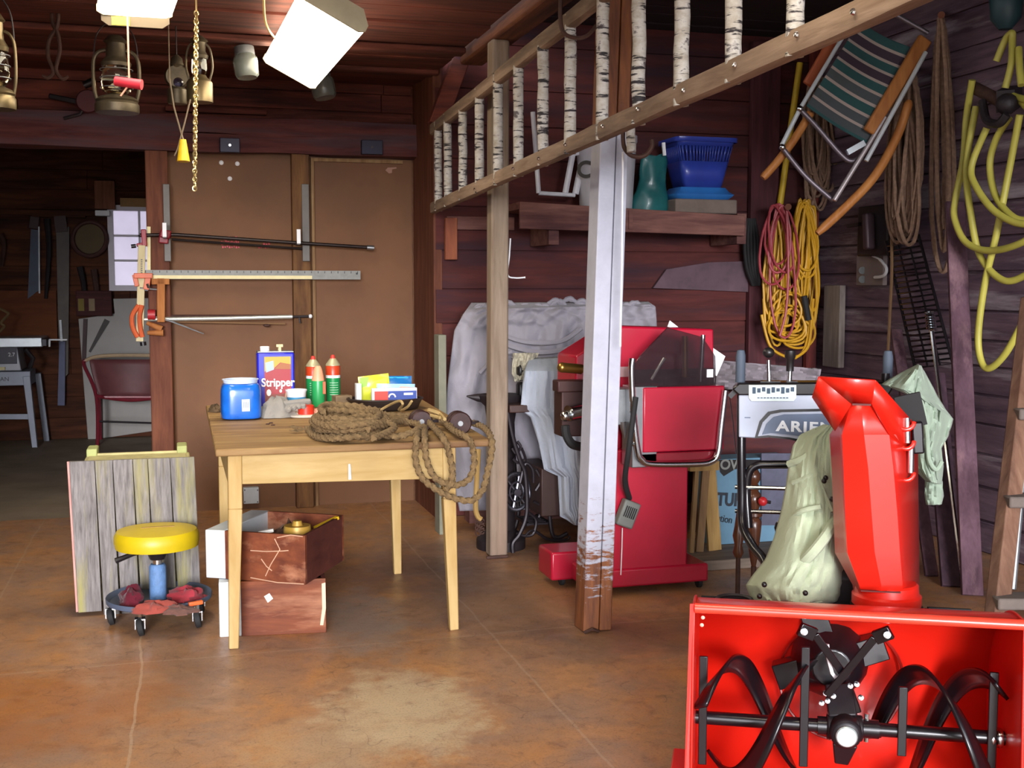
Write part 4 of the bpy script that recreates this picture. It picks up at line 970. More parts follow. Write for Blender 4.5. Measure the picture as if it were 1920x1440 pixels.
# pale cabinet behind the metal chair
yq = YW-.05
t = thing('panel_board', 'big pale grey panel leaning on the back room wall behind the red chair', 'panel', P(215, 818, y=yq-.1))
mb = MB()
pl = [(147,598),(215,588),(212,560),(330,558),(330,802),(165,826)]
mb.prism([P(x,y,y=yq) for x,y in pl], (0,.03,0)); mb.build('panel', M('panel_grey', '#a09c98', .6, var=.1, vs=4), t, bevel=.004)
mb = MB().beam(P(201,600,y=yq-.01), P(168,660,y=yq-.01), .05, .004, (0,1,0), .02); mb.build('dark_streak', M('streak_dark', '#4a4444', .7), t)
MB().beam(P(160,598,y=yq-.015), P(157,680,y=yq-.015), .035, .01, (0,1,0)).build('edge_strip', M('strip_dark', '#4a3838', .7), t)
# red metal chair
ych = P(183, 835, z=0).y
def C_(px, py, dy=0): return P(px, py, y=ych+dy)
m_mr = M('chair_maroon', '#7c2230', .35, .1, var=.2, coat=.3)
t = thing('metal_chair', 'old maroon metal chair with a wide curved back in the back room', 'chair', G(240, 835))
def mirror(px): return 2*246-px
tubeL = [(183,842),(181,745),(158,685),(160,676),(185,669),(246,666)]
MB().tube(catmull([C_(x,y) for x,y in tubeL[:4]], 6), .016, 8).build('leg', m_mr, t)
MB().tube(catmull([C_(mirror(x),y) for x,y in tubeL[:4]], 6), .016, 8).build('leg', m_mr, t)
MB().tube(catmull([C_(160,676), C_(185,668), C_(246,666), C_(mirror(185),668), C_(mirror(160),676)], 6), .016, 8).build('top_rail', M('chair_tan', '#b59b7c', .5), t)
def cb(u, v):
    w = 78-20*v**1.4; return C_(246+(u-.5)*2*w, 674+72*v+3*(1-(2*u-1)**2)*0, .10*(1-(2*u-1)**2))
MB().grid(cb, 16, 6).build('back_panel', M('chair_dusty', '#6b3a3c', .55, var=.2), t, solid=.012)
MB().tube(catmull([C_(178,742), C_(246,750,.05), C_(mirror(178),742)], 8), .018, 8).build('seat_edge', m_mr, t)
MB().prism([C_(182,746), C_(mirror(182),746), C_(mirror(182),746,.4), C_(182,746,.4)], (0,0,.015)).build('seat', m_mr, t)
MB().tube([C_(183,790), C_(mirror(183),794)], .009, 8).build('stretcher', m_iron, t)
for px in (186, mirror(186)): MB().tube([C_(px,746,.38), V((C_(px,746,.38).x, ych+.42, 0))], .014, 8).build('leg', m_mr, t)
# tools on the wall
yv = YW-.06
def W(px, py, dy=0): return P(px, py, y=yv-dy)
t = thing('hand_saw', 'blue grey hand saw hung high on the back room wall', 'saw', W(65, 565))
MB().prism([W(58,430), W(74,425), W(72,545), W(52,560)], (0,.006,0)).build('blade', M('blue_steel', '#2c3448', .5, .3, var=.3), t); MB().beam(W(62,430), W(66,405), .09, .03, (0,1,0)).build('handle', M('dark_wood_handle', '#3c2020', .6), t, bevel=.01)
MB().beam(W(73,425,.01), W(74,550,.01), .012, .01, (0,1,0)).build('spine', m_galv, t)
t = thing('frame_saw', 'long dark saw standing against the back room wall beside the table saw', 'saw', W(122, 760))
MB().prism([W(105,430), W(130,425), W(128,700), W(112,720)], (0,.008,0)).build('blade', M('dull_blade', '#3a3430', .5, .5, var=.3), t)
MB().beam(W(113,600,.02), W(118,680,.02), .02, .012, (0,1,0)).build('bright_edge', m_galv, t); MB().beam(W(117,640,.02), W(115,760,.02), .05, .03, (0,1,0), .06).build('blue_handle', M('blue_grip', '#39406a', .5), t)
MB().beam(W(112,405), W(116,435), .1, .04, (0,1,0)).build('upper_handle', M('dark_wood_handle', '#3c2020', .6), t)
mb = MB().tube([W(168+32*math.cos(a), 448+32*math.sin(a)) for a in [2*math.pi*i/28 for i in range(28)]], .02, 8, True)
one(mb, 'wooden_hoop', M('hoop_brown', '#4c2a24', .7, var=.3), 'dark round wooden hoop hung beside the back room window', 'hoop')
one(MB().lathe([(S(29,11),0),(S(30,11),.006)], W(168,449,-.03), 28, (0,-1,0)), 'round_board', M('olive_disc', '#5c4a2c', .7), 'round olive brown disc hung inside the dark hoop', 'disc')
t = thing('socket_block', 'brown wooden block with a white socket end beside the window top', 'block', W(196, 405))
a, b = W(176, 338, .05), W(216, 392, .05); MB().bx((a.x, yv-.05, b.z), (b.x, yv+.05, a.z)).build('block', wood('socket_wood', '#80503c', '#a86e55', 'z'), t, bevel=.005)
a, b = W(178, 394, .05), W(206, 405, .05); MB().bx((a.x, yv-.06, b.z), (b.x, yv, a.z)).build('socket', m_white, t, bevel=.005)
for pts, nm, mt in (([(0,440),(8,460),(3,500)], 'rust coloured tool handle at the edge of the back room wall', m_rust), ([(88,410),(92,470),(86,560)], 'slim dark rasp hung between the two back room saws', m_iron), ([(150,500),(158,545),(150,590)], 'dark bow shaped tool hung under the wooden hoop', m_iron), ([(176,505),(182,560),(172,592)], 'rusty tool hung under the hoop nearest the window', m_rust)):
    one(MB().tube(catmull([W(*p) for p in pts], 5), [.03-.0015*i for i in range(11)], 8), 'wall_tool', mt, nm, 'tool')
a, b = W(60, 402), W(160, 408); one(MB().bx((a.x, yv-.02, b.z), (b.x, yv+.05, a.z)), 'tool_rail', m_backroom, 'dark wooden rail above the back room saws', 'rail')
a, b = W(205, 575), W(150, 590)
# shelf lump bottom of pegs
t = thing('wall_cupboard', 'small maroon wooden box on the wall above the pale panel', 'box', W(172, 590)); a, b = W(143, 545), W(211, 592); MB().bx((a.x, yv-.08, b.z), (b.x, yv+.05, a.z)).build('box', wood('cupboard_wood', '#3c1a1c', '#5e2e2c', 'x'), t, bevel=.006)
for px, c_ in ((152,'#7a6a24'), (172,'#8a7458')): MB().bx(W(px-6,560,.083), W(px+6,583,.08)).build('label', M('peg_'+c_[1:], c_, .7), t)
# ================================================================== posts
def worn_paint(name, paint, under, zmid, span, c_low):
    m, nt, b = newmat(name); v = coords(nt); sx = N(nt, 'ShaderNodeSeparateXYZ'); nt.links.new(v, sx.inputs[0])
    n1 = noise_n(nt, coords(nt, (14, 14, 60)), 1, 6, .7); n2 = noise_n(nt, v, 9, 5, .7); g = noise_n(nt, coords(nt, (30, 30, 2.5)), 1.5, 7, .6)
    und = ramp(nt, g, [(.3, lin(under)), (.7, lin(c_low))]); pc = ramp(nt, n2, [(.3, shade(lin(paint), .82)), (.7, lin(paint))])
    a = math_n(nt, 'DIVIDE', math_n(nt, 'SUBTRACT', sx.outputs[2], zmid), span)
    top = math_n(nt, 'DIVIDE', math_n(nt, 'SUBTRACT', 2.02, sx.outputs[2]), .05)
    a = math_n(nt, 'MINIMUM', a, top)
    # the arris towards the drive has lost its paint low down
    nn = math_n(nt, 'MULTIPLY', math_n(nt, 'SUBTRACT', n1, .5), 2.4)
    f = math_n(nt, 'SUBTRACT', math_n(nt, 'ADD', a, nn), math_n(nt, 'MULTIPLY', math_n(nt, 'MULTIPLY', math_n(nt, 'LESS_THAN', sx.outputs[0], -.022), math_n(nt, 'LESS_THAN', sx.outputs[2], .86)), 1.6))
    col = mix(nt, ramp(nt, f, [(.25, (0,0,0)), (.5, (1,1,1))]), und, pc)
    # dark lengthwise split
    nt.links.new(col, b.inputs['Base Color']); b.inputs['Roughness'].default_value = .65
    bump(nt, b, n1, .25, .004); return m
p0, p1 = P(1108, 1186, z=0), P(1108, 1186, z=0)
top = P(1150, 0, d=dep(p0)); sl = (top-p0)/(top.z); 
t = thing('painted_post', 'tall square post with peeling white paint worn brown at the foot', 'post', p0)
m_wp = worn_paint('peeling_white', '#b4b5c4', '#5c3424', .1, .55, '#93582f')
ct = p0+V((0, .055, 0)); e = ct+sl*2.6
mb = MB().beam(ct, e, .066, .11, (0,1,0)); o = mb.build('post_body', m_wp, t, bevel=.004)
MB().beam(ct+V((.062, -.004, 0)), e+V((.062, -.004, 0)), .05, .102, (0,1,0)).build('facing_board', m_wp, t, bevel=.004)
# shift so faces sit around the seen centre line
mb = MB().tube([P(1168,285,d=dep(p0)-.1), P(1166,500,d=dep(p0)-.1), P(1163,650,d=dep(p0)-.1)], .004, 6); mb.build('white_cable', m_white, t)
MB().tube([ct+V((-.03,-.06,.004)), ct+V((-.0,-.075,.02)), ct+V((.03,-.06,.004))], .006, 6).build('foot_wire', m_rust, t)
q0 = P(936, 1046, z=0)+V((0, .05, 0)); t2 = thing('grey_post', 'weathered grey timber post with rounded corners and rusty plate at its foot', 'post', q0)
m_gp = wood('grey_post_wood', '#7c6a5a', '#a89684', 'z', 5, 10, .85, .4, '#8b7263', .4)
MB().beam(q0, q0+V((.012, 0, 2.59)), .092, .1, (0,1,0)).build('post_body', m_gp, t2, bevel=.012)
MB().beam(q0+V((-.07,-.06,.008)), q0+V((.045,-.062,.008)), .012, .016).build('foot_strap', m_rust, t2, bevel=.004)
dq = dep(q0)-.07
one(MB().tube(catmull([P(957,447,d=dq), P(955,480,d=dq), P(952,515,d=dq), P(966,521,d=dq), P(985,520,d=dq)], 6), [.004]*24+[.0055], 6), 'wire_hook', m_white, 'pale bent wire hook nailed to the grey post', 'hook')

# ================================================================== birch ladder slung level
XL = 1.44
m_rail = wood('ladder_rail', '#7b6453', '#b49b86', 'y', 5, 10, .85, .45, '#55463e', .4)
def birch():
    m, nt, b = newmat('birch_bark'); v = coords(nt, (9, 9, 60)); v2 = coords(nt, (14, 14, 20))
    n1 = noise_n(nt, v, 1.1, 4, .6); n2 = noise_n(nt, v2, 1.3, 5, .65)
    col = ramp(nt, n2, [(.3, lin('#8f8576')), (.6, lin('#b8b3ae'))])
    col = mix(nt, ramp(nt, n1, [(.545, (0,0,0)), (.6, (1,1,1))]), col, lin('#241e22'))
    col = mix(nt, ramp(nt, n2, [(.58, (0,0,0)), (.66, (.9,.9,.9))]), col, lin('#3c3236'))
    nt.links.new(col, b.inputs['Base Color']); b.inputs['Roughness'].default_value = .8; bump(nt, b, n2, .5, .006); return m
m_birch = birch()
B0, B1 = P(815, 389, x=XL), P(1620, 24, x=XL); T0, T1 = P(812, 243, x=XL), P(1090, 22, x=XL)
def on(p, q, y): return p+(q-p)*((y-p.y)/(q.y-p.y))
ynear = 1.7
t = thing('birch_ladder', 'long homemade ladder with birch bark rungs slung sideways along the posts', 'ladder', on(B0, B1, 4.2))
for (p, q) in ((B0, B1), (T0, T1)):
    a, b = on(p, q, B0.y+.03), on(p, q, ynear); n_ = 14; mb = MB()
    def rl(u, v):
        c = a+(b-a)*u; an = 2*math.pi*v; ca, sa = math.cos(an), math.sin(an); sq = (abs(ca)**4+abs(sa)**4)**-.25
        return c+V((.022*ca*sq+.003*nz(u*14, v*3), 0, .033*sa*sq+.004*nz(u*18, v*2, 5)))
    mb.grid(rl, 50, 16); mb.build('rail', m_rail, t)
for px, py in ((822,384),(840,376),(868,363),(899,350),(934,333),(972,316),(1018,296),(1069,273),(1129,244),(1197,212),(1277,178),(1374,135),(1490,85)):
    y = P(px, py, x=XL).y; b, tp_ = on(B0, B1, y), on(T0, T1, y)
    if px == 840: pass
    mb = MB(); n_ = 10
    pts = [b+V((0,0,-.03))+(tp_-b+V((0,0,.05)))*(i/n_)+V((.004*nz(px, i*.5), .004*nz(i*.6, px), 0)) for i in range(n_+1)]
    mb.tube(pts, [.0225+.002*nz(i*.7, px*.1) for i in range(n_+1)], 12); mb.build('rung', m_birch, t)
for px, py in ((962,316),(1010,297),(1060,271),(1130,237),(1196,205),(1282,170),(1378,122),(1494,65),(1600,22),(890,355)):
    q = P(px, py, x=XL-.027); MB().lathe([(.008,0),(.006,.005),(0,.006)], q, 8, (-1,0,0)).build('screw_head', m_chrome, t)
mb = MB()
for (px, py) in ((1085, 42),):
    q = P(px, py, x=XL); mb.tube(catmull([V((XL-.05, q.y+.06, q.z+.10)), V((XL-.05, q.y+.05, q.z-.01)), V((XL-.02, q.y+.02, q.z-.05)), V((XL+.04, q.y, q.z-.04)), V((1.535, q.y-.01, q.z+.06)), V((1.56, q.y-.01, 2.6))], 6), .008, 6)
mb_ = mb; one(mb_, 'iron_hook', m_rust, 'rusty iron hook carrying the upper rail of the birch ladder', 'hook')
d = 4.5; one(MB().tube(catmull([P(1168,245,d=d), P(1170,275,d=d), P(1185,292,d=d), P(1208,292,d=d), P(1222,276,d=d), P(1222,262,d=d)], 6), .009, 8), 'rusty_hook', m_rust, 'rusty round hook jutting from the painted post below the ladder', 'hook')
d = 4.47; one(MB().cyl(P(1184,285,d=d), P(1182,240,d=d), .018, 12), 'birch_stub', m_birch, 'short birch stub hanging under the ladder rail next to the painted post', 'stub')

# ================================================================== shelf and what stands on it
YS = 6.36
s0, s1 = P(975, 378, y=YS), P(1397, 404, y=YS); zs0, zs1 = s0.z, s1.z; th = .15
m_shelf = wood('shelf_board', '#6b4440', '#9c6e62', 'x', 4, 9, .8, .3, '#44262a', .4)
t = thing('wall_shelf', 'long brown wall shelf with a deep front board behind the posts', 'shelf', (s0+s1)/2)
MB().hexa([s0+V((0,0,-th)), s1+V((0,0,-th+.03)), s1+V((0,.025,-th+.03)), s0+V((0,.025,-th)), s0, s1, s1+V((0,.025,0)), s0+V((0,.025,0))]).build('front_board', m_shelf, t, bevel=.004)
MB().hexa([s0+V((0,.025,-.04)), s1+V((0,.025,-.04)), V((s1.x,YB-.03,s1.z-.04)), V((s0.x,YB-.03,s0.z-.04)), s0+V((0,.025,0)), s1+V((0,.025,0)), V((s1.x,YB-.03,s1.z)), V((s0.x,YB-.03,s0.z))]).build('board', m_shelf, t)
a = P(1183, 410, y=YS-.012); MB().bx((a.x-.012, YS-.012, a.z-.06), (a.x+.012, YS, a.z+.05)).build('cleat', m_shelf, t)
for px in (1010, 1350):
    a = P(px, 430, y=YB-.1); MB().bx((a.x-.03, YS+.05, a.z-.1), (a.x+.03, YB-.03, s0.z-.04)).build('bracket', m_shelf, t)
yb3 = YB-.05
a, b = P(838, 405, y=yb3), P(965, 432, y=yb3); one(MB().bx((a.x, yb3, b.z), (b.x, yb3+.03, a.z)), 'ledger_board', m_shelf, 'short brown ledger board on the wall behind the grey post', 'board', bevel=.004)
a, b = P(835, 408, y=yb3-.04), P(858, 487, y=yb3-.04); one(MB().bx((a.x, yb3-.04, b.z), (b.x, yb3-.005, a.z)), 'hanging_block', wood('block_red', '#7a4030', '#a4603f', 'z'), 'reddish block hanging down from the ledger board', 'block', bevel=.004)
def zs_at(x): return zs0+(zs1-zs0)*(x-s0.x)/(s1.x-s0.x)
yo = 6.52
def Q(px, py, dy=0): return P(px, py, y=yo+dy)
t = thing('tube_frame', 'white tubular folding frame standing on the shelf behind the grey post', 'frame', Q(1040, 365))
m_wt = M('white_tube', '#cfcfd8', .45)
MB().tube([Q(999,210), Q(1005,290), Q(1010,362)], .014, 8).build('leg', m_wt, t); MB().tube([Q(1010,362), Q(1078,366)], .012, 8).build('foot_bar', m_wt, t)
MB().tube([Q(1060,362), Q(1074,288)], .018, 8).build('leg', m_wt, t); MB().tube([Q(1079,364), Q(1094,290)], .02, 8).build('leg', m_wt, t); MB().tube([Q(1048,292), Q(1090,287)], .012, 8).build('cross_bar', m_wt, t)
c = Q(1136, 376); c.z = zs_at(c.x); d = dep(c); r = S(58, d)
t = thing('bucket', 'white plastic bucket with a black letter on the shelf behind the painted post', 'bucket', c)
hb = P(1136, 258, d=d).z-c.z
MB().lathe([(r*.85, 0), (r*.97, hb*.9), (r, hb*.92), (r, hb), (r*.95, hb), (r*.82, .01)], c, 28).build('body', M('bucket_white', '#b9b6bd', .5, var=.1), t)
text('letter', 'C', S(42, d), P(1094, 320, d=d-r*.75)-V((0, .02, 0)), (.85, -.5, 0), (0,0,1), m_black, t, bold=.004)
# teal bag
c = Q(1217, 378); c.z = zs_at(c.x); d = dep(c)
def bag(u, v):
    a = 2*math.pi*u; w = S(1, d)*(36-14*v+(3*math.sin(v*9))); hb = S(106, d)
    x = w*math.cos(a)+S(10,d)*v; return c+V((x+.012*nz(u*8, v*4), .07*math.sin(a)*(1-.5*v)+.015*nz(u*9, v*5, 3), hb*v+.02*nz(u*5, 1, 2)*v))
t = thing('teal_bag', 'dark teal plastic bag slumped on the shelf beside the blue basket', 'bag', c)
MB().grid(bag, 28, 14).build('sack', M('teal_plastic', '#1c5a5c', .4, var=.3, vs=8, coat=.3), t)
p = P(1246, 282, d=d-.08); MB().beam(p+V((0,0,-.03)), p+V((-.008,0,.045)), .018, .012, (0,1,0)).build('white_tie', m_white, t)
# carton, tray and basket stacked
c = Q(1306, 398, .0); c.z = zs_at(c.x); d = dep(c); k = S(1, d)
one(MB().box(c+V((0, .0, 13*k)), (124*k, .28, 26*k)), 'grey_carton', M('carton_taupe', '#6d5f58', .85, var=.2), 'flat taupe box under the blue tray on the shelf', 'box', bevel=.008)
z1 = 26.5*k
def rrect(hx, hy, z, n=32, sq=9):
    out = []
    for i in range(n):
        a = 2*math.pi*i/n; q = (abs(math.cos(a))**sq+abs(math.sin(a))**sq)**(-1/sq); out.append(c+V((hx*math.cos(a)*q, hy*math.sin(a)*q, z)))
    return out
def loft(rings, mb):
    n = len(rings[0]); vs = [p for r_ in rings for p in r_]; fs = [(i*n+k_, i*n+(k_+1) % n, (i+1)*n+(k_+1) % n, (i+1)*n+k_) for i in range(len(rings)-1) for k_ in range(n)]; return mb.add(vs, fs)
t = thing('blue_tray', 'light blue plastic tray on the taupe box, under the blue basket', 'tray', c+V((0,0,z1)))
mb = loft([rrect(52*k,.11,z1), rrect(60*k,.13,z1+6*k), rrect(62*k,.135,z1+9*k), rrect(54*k,.115,z1+14*k), rrect(48*k,.1,z1+22*k), rrect(44*k,.09,z1+22*k)], MB()); mb.add(rrect(52*k,.11,z1), [tuple(range(32))])
mb.build('shell', M('tray_blue', '#2f6fb8', .3, var=.1, coat=.3), t)
t = thing('blue_basket', 'blue plastic laundry basket with slotted sides at the top of the shelf stack', 'basket', c+V((0,0,z1+20*k)))
zb_ = z1+23*k; hb = 88*k; m_bb = M('basket_blue', '#2d3f9c', .35, var=.12, coat=.2)
def bz(v): return 38*k+(58-38)*k*v, .1+.05*v, zb_+hb*v
n_ = 64
def ring_at(v):
    hx, hy, z = bz(v); return rrect(hx, hy, z, n_)
mb = loft([ring_at(0), ring_at(.52)], MB()); mb.add(ring_at(0), [tuple(range(n_))]); mb.build('lower_shell', m_bb, t, solid=.004)
r0, r1 = ring_at(.52), ring_at(.84); mb = MB()
for i in range(n_):
    j = (i+1) % n_; a0, b0_ = r0[i], r0[i]+(r0[j]-r0[i])*.5; a1, b1_ = r1[i], r1[i]+(r1[j]-r1[i])*.5; mb.add([a0, b0_, b1_, a1], [(0,1,2,3)])
mb.build('slotted_band', m_bb, t, solid=.004)
mb = loft([ring_at(.83), ring_at(1)], MB()); hx, hy, z = bz(1); loft([rrect(hx,hy,z,n_), rrect(hx+4*k,hy+.01,z,n_), rrect(hx+4*k,hy+.01,z-8*k,n_)], mb); mb.build('rim', m_bb, t, solid=.004)

# ================================================================== draped cabinet
def sheet(name, mats, L, Rr, d, label_, cat, nu=46, nv=46, amp=.03, fx=22, seed=0, bulge=.05, solid=.004, top_in=0):
    """cloth whose two side outlines are pixel polylines; folds run down it"""
    def at(pl, v):
        s_ = v*(len(pl)-1); i = min(int(s_), len(pl)-2); f = s_-i; return pl[i][0]+(pl[i+1][0]-pl[i][0])*f, pl[i][1]+(pl[i+1][1]-pl[i][1])*f
    def f(u, v):
        a, b = at(L, v), at(Rr, v); px = a[0]+(b[0]-a[0])*u; py = a[1]+(b[1]-a[1])*u
        dd = (d(u, v) if callable(d) else d)-bulge*math.sin(math.pi*u)
        dd += amp*math.sin(fx*u+2.5*nz(v*2, seed)+seed)*(.3+.7*v)*.6+amp*1.1*nz(u*5+seed, v*3, seed)+amp*.6*nz(u*13, v*7, seed)+amp*.35*nz(u*27+4, v*13, seed)+amp*.5*abs(nz(u*9-v*6, v*5+u*3, seed+7))
        return P(px, py, d=dd)
    o = one(MB().grid(f, nu, nv), name, mats, label_, cat, solid=solid); return o
m_sheet = fabric('white_sheet', '#94909a', .1, vs=5)
dsh = 6.58
mbc = MB(); a, b = P(868, 600, d=dsh+.10), P(1218, 975, d=dsh+.10)
cab = thing('covered_cabinet', 'low cabinet wholly covered by the white dust sheet behind the posts', 'cabinet', V(((a.x+b.x)/2, a.y+.15, 0)))
ya = a.y+.06
MB().bx((a.x+.05, ya, 0), (b.x-.06, ya+.12, 1.2)).build('carcass', m_shelf, cab); MB().bx((a.x+.03, ya-.004, 1.2), (b.x-.05, ya+.12, 1.22)).build('top', m_shelf, cab)
dsheet = sheet('dust_sheet', m_sheet, [(884,568),(868,590),(852,620),(842,700),(832,790),(845,880),(862,958)], [(1215,566),(1229,575),(1231,600),(1231,650),(1231,720),(1229,820),(1228,950)], lambda u, v: dsh+(.16*(1-v/.1) if v < .1 else 0), 'white dust sheet draped over the cabinet behind the grey post', 'sheet', 130, 110, .055, 26, 3, .05)
# bunched top edge
mb = MB()
for i in range(22):
    x = 885+i*14+random.uniform(-8,8); w_ = random.uniform(18, 40); y_ = 570+random.uniform(-5,14)
    mb.tube(catmull([P(x-5, y_+random.uniform(0,8), d=dsh+.05), P(x+w_*.4, y_-random.uniform(2,8), d=dsh+.045), P(x+w_, y_+random.uniform(-2,10), d=dsh+.05)], 6), [.006+random.uniform(.006,.013)*math.sin(math.pi*q/12) for q in range(13)], 8)
mb.build('bunched_edge', m_sheet, dsheet)
mb = MB()
for i, pts in enumerate(([(915,615),(980,640),(1050,640),(1090,615)], [(930,640),(1000,660),(1060,655),(1095,635)], [(960,668),(1010,680),(1060,678)], [(900,700),(930,670),(960,660)])):
    mb.tube(catmull([P(x,y,d=dsh-.075) for x,y in pts], 6), .014, 6)
mb.build('swag_folds', m_sheet, dsheet)
a, b = P(829, 628, y=6.3), P(845, 955, y=6.3); b.z = 0
one(MB().bx((a.x-.02, 6.3, 0), (b.x-.02, 6.42, a.z)), 'edge_board', M('grey_green_board', '#7d7c6c', .8, var=.15), 'grey green board on edge beside the dust sheet', 'board', bevel=.004)

# ================================================================== treadle sewing machine under a cloth
ym = P(985, 1038, z=0).y
def Y(px, py, dy=0): return P(px, py, y=ym+dy)
t = thing('treadle_machine', 'old treadle sewing machine with scrolled iron legs under a pale cloth', 'sewing machine', P(1010, 1040, z=0))
zt_ = Y(980, 772).z
MB().bx((Y(950,0).x, ym-.05, zt_), (Y(1085,0).x, ym+.42, zt_+.04)).build('table_board', M('dark_walnut', '#3a2420', .5, var=.2), t, bevel=.006)
a, b = Y(1012, 878), Y(1048, 965); MB().bx((a.x, ym-.03, b.z), (b.x, ym+.35, a.z)).build('drawer_box', M('dark_walnut', '#3a2420', .5), t, bevel=.005)
m_cast = M('cast_iron', '#272026', .45, .4, var=.3)
wc = Y(968, 922, .05); rw = S(34, dep(wc)); wh = MB()
wh.tube([wc+V((rw*.75*math.cos(q), 0, rw*math.sin(q)))for q in [2*math.pi*i/28 for i in range(28)]], .012, 8, True)
for i in range(6): q = R(60*i+15); wh.tube([wc, wc+V((rw*.7*math.cos(q), 0, rw*.95*math.sin(q)))], .007, 6)
wh.tube([wc+V((rw*.4*math.cos(q), -.005, rw*.55*math.sin(q)))for q in [2*math.pi*i/18 for i in range(18)]], .006, 6, True)
wh.cyl(wc+V((0,-.03,0)), wc+V((0,.03,0)), .02, 10); wh.build('flywheel', M('bright_iron', '#6b6a74', .25, .9, var=.3), t)
def scroll(pts, r=.012, dy=0): return MB().tube(catmull([Y(x,y,dy) for x,y in pts], 6), r, 8)
MB().tube(catmull([Y(x,y) for x,y in [(952,770),(962,820),(975,862),(985,890),(988,960),(975,1000),(962,1018),(962,1036)]], 6), .012, 8).build('leg', m_cast, t)
MB().tube(catmull([Y(x,y,.02) for x,y in [(1018,770),(1022,860),(1028,930),(1034,995),(1045,1008),(1064,1000)]], 6), .011, 8).build('leg', m_cast, t)
MB().tube(catmull([Y(x,y,.4) for x,y in [(960,770),(965,880),(972,960),(962,1000)]], 6), .012, 8).build('leg', m_cast, t)
mb = MB()
for pts in ([(962,860),(972,868),(985,862),(978,840)], [(975,905),(985,870),(998,880),(1000,905)], [(990,960),(1005,975),(1000,1000),(985,1005),(968,1000)], [(1000,940),(1015,950),(1010,970)], [(985,1005),(1000,995),(1030,1012),(1062,1012),(1068,1005)], [(1005,880),(1014,900),(1004,920)], [(960,840),(968,850),(976,838),(970,828)]):
    mb.tube(catmull([Y(x,y,.01) for x,y in pts], 6), .008, 6)
mb.build('scroll_work', m_cast, t)
a, b = Y(985,985,.1), Y(1025,985,.1); mb = MB()
for i in range(6): mb.beam(V((a.x,ym+.06+.04*i,.14)), V((b.x,ym+.06+.04*i,.14)), .012, .01)
mb.beam(V((a.x,ym+.05,.14)), V((a.x,ym+.28,.14)), .014, .014); mb.beam(V((b.x,ym+.05,.14)), V((b.x,ym+.28,.14)), .014, .014); mb.build('treadle', m_cast, t)
mh = Y(1010, 730, .1); mb = MB().beam(V((Y(985,0).x, ym+.15, zt_+.09)), V((Y(1060,0).x, ym+.15, zt_+.09)), .06, .1); mb.beam(V((Y(985,0).x, ym+.15, zt_+.2)), V((Y(1065,0).x, ym+.15, zt_+.2)), .05, .06); mb.build('machine_head', m_black, t, bevel=.015)
m_cloth = fabric('pale_blue_cloth', '#a3aab8', .1, vs=5)
dcl = dep(Y(1010, 780, -.07))
sheet('cloth', m_cloth, [(992,672),(985,690),(980,720),(976,768),(995,782),(1010,830),(1020,880),(1046,892),(1050,968),(1062,974),(1077,984)], [(1075,668),(1092,690),(1098,720),(1100,760),(1100,790),(1100,830),(1100,870),(1100,900),(1100,930),(1098,960),(1084,985)], lambda u, v: dcl+(.2*(1-v/.12) if v < .12 else 0), 'pale blue cloth hanging in a point from the sewing machine beside the painted post', 'cloth', 36, 50, .018, 12, 7, .03)
sheet('cream_cloth', fabric('cream_cloth', '#b9b19b', .15), [(962,662),(960,700),(966,716)], [(1010,662),(1000,690),(990,712)], dcl+.18, 'crumpled cream cloth stuffed between the dust sheet and the blue cloth', 'cloth', 20, 14, .05, 9, 5, .02)
# anvil-shaped iron on a dark block behind the table corner
pa = P(915, 800, d=6.15); 
t = thing('iron_stand', 'dark iron stand with a flared horned top behind the table corner', 'stand', V((pa.x+.03, pa.y, 0)))
top_ = P(925, 740, d=6.15); mb = MB().lathe([(.02,0),(.16,.008),(.165,.02),(.10,.05),(.075,.1),(.07,.35),(.1,top_.z-.02)], V((pa.x+.045, pa.y, 0)), 24) if False else MB()
zt3 = top_.z; c = V((pa.x+.07, pa.y, 0))
mb.lathe([(.13, 0), (.13, .05), (.075, .1), (.07, zt3-.16), (.085, zt3-.06), (.12, zt3-.025), (.125, zt3)], c, 24); mb.build('column', m_iron, t)
MB().tube([c+V((-.06,0,zt3-.02)), c+V((-.13,0,zt3-.012)), c+V((-.185,0,zt3-.004))], [.03,.02,.004], 10).build('horn', m_iron, t)
# bamboo cane
d = dep(q0)+.08; t = thing('cane', 'pale yellow cane with a crook resting on the floor behind the rope loops', 'cane', V((P(905,975,d=d).x, P(905,975,d=d).y, 0)))
MB().tube(catmull([P(897,842,d=d), P(894,900,d=d), P(892,950,d=d), P(896,968,d=d), P(903,974,d=d)], 6), .014, 8).build('shaft', wood('bamboo', '#9c7a42', '#c2a066', 'z'), t)
mb = MB()
for i in range(9): q = P(900+4*math.sin(i*2.1), 975+3*i, d=d); mb.tube(arc(q, (1,0,0), (0,.3,1), .014, 0, 330, 10), .004, 5, False)
one(mb, 'chain_heap', m_rust, 'rusty chain hanging to the floor behind the grey post', 'chain')

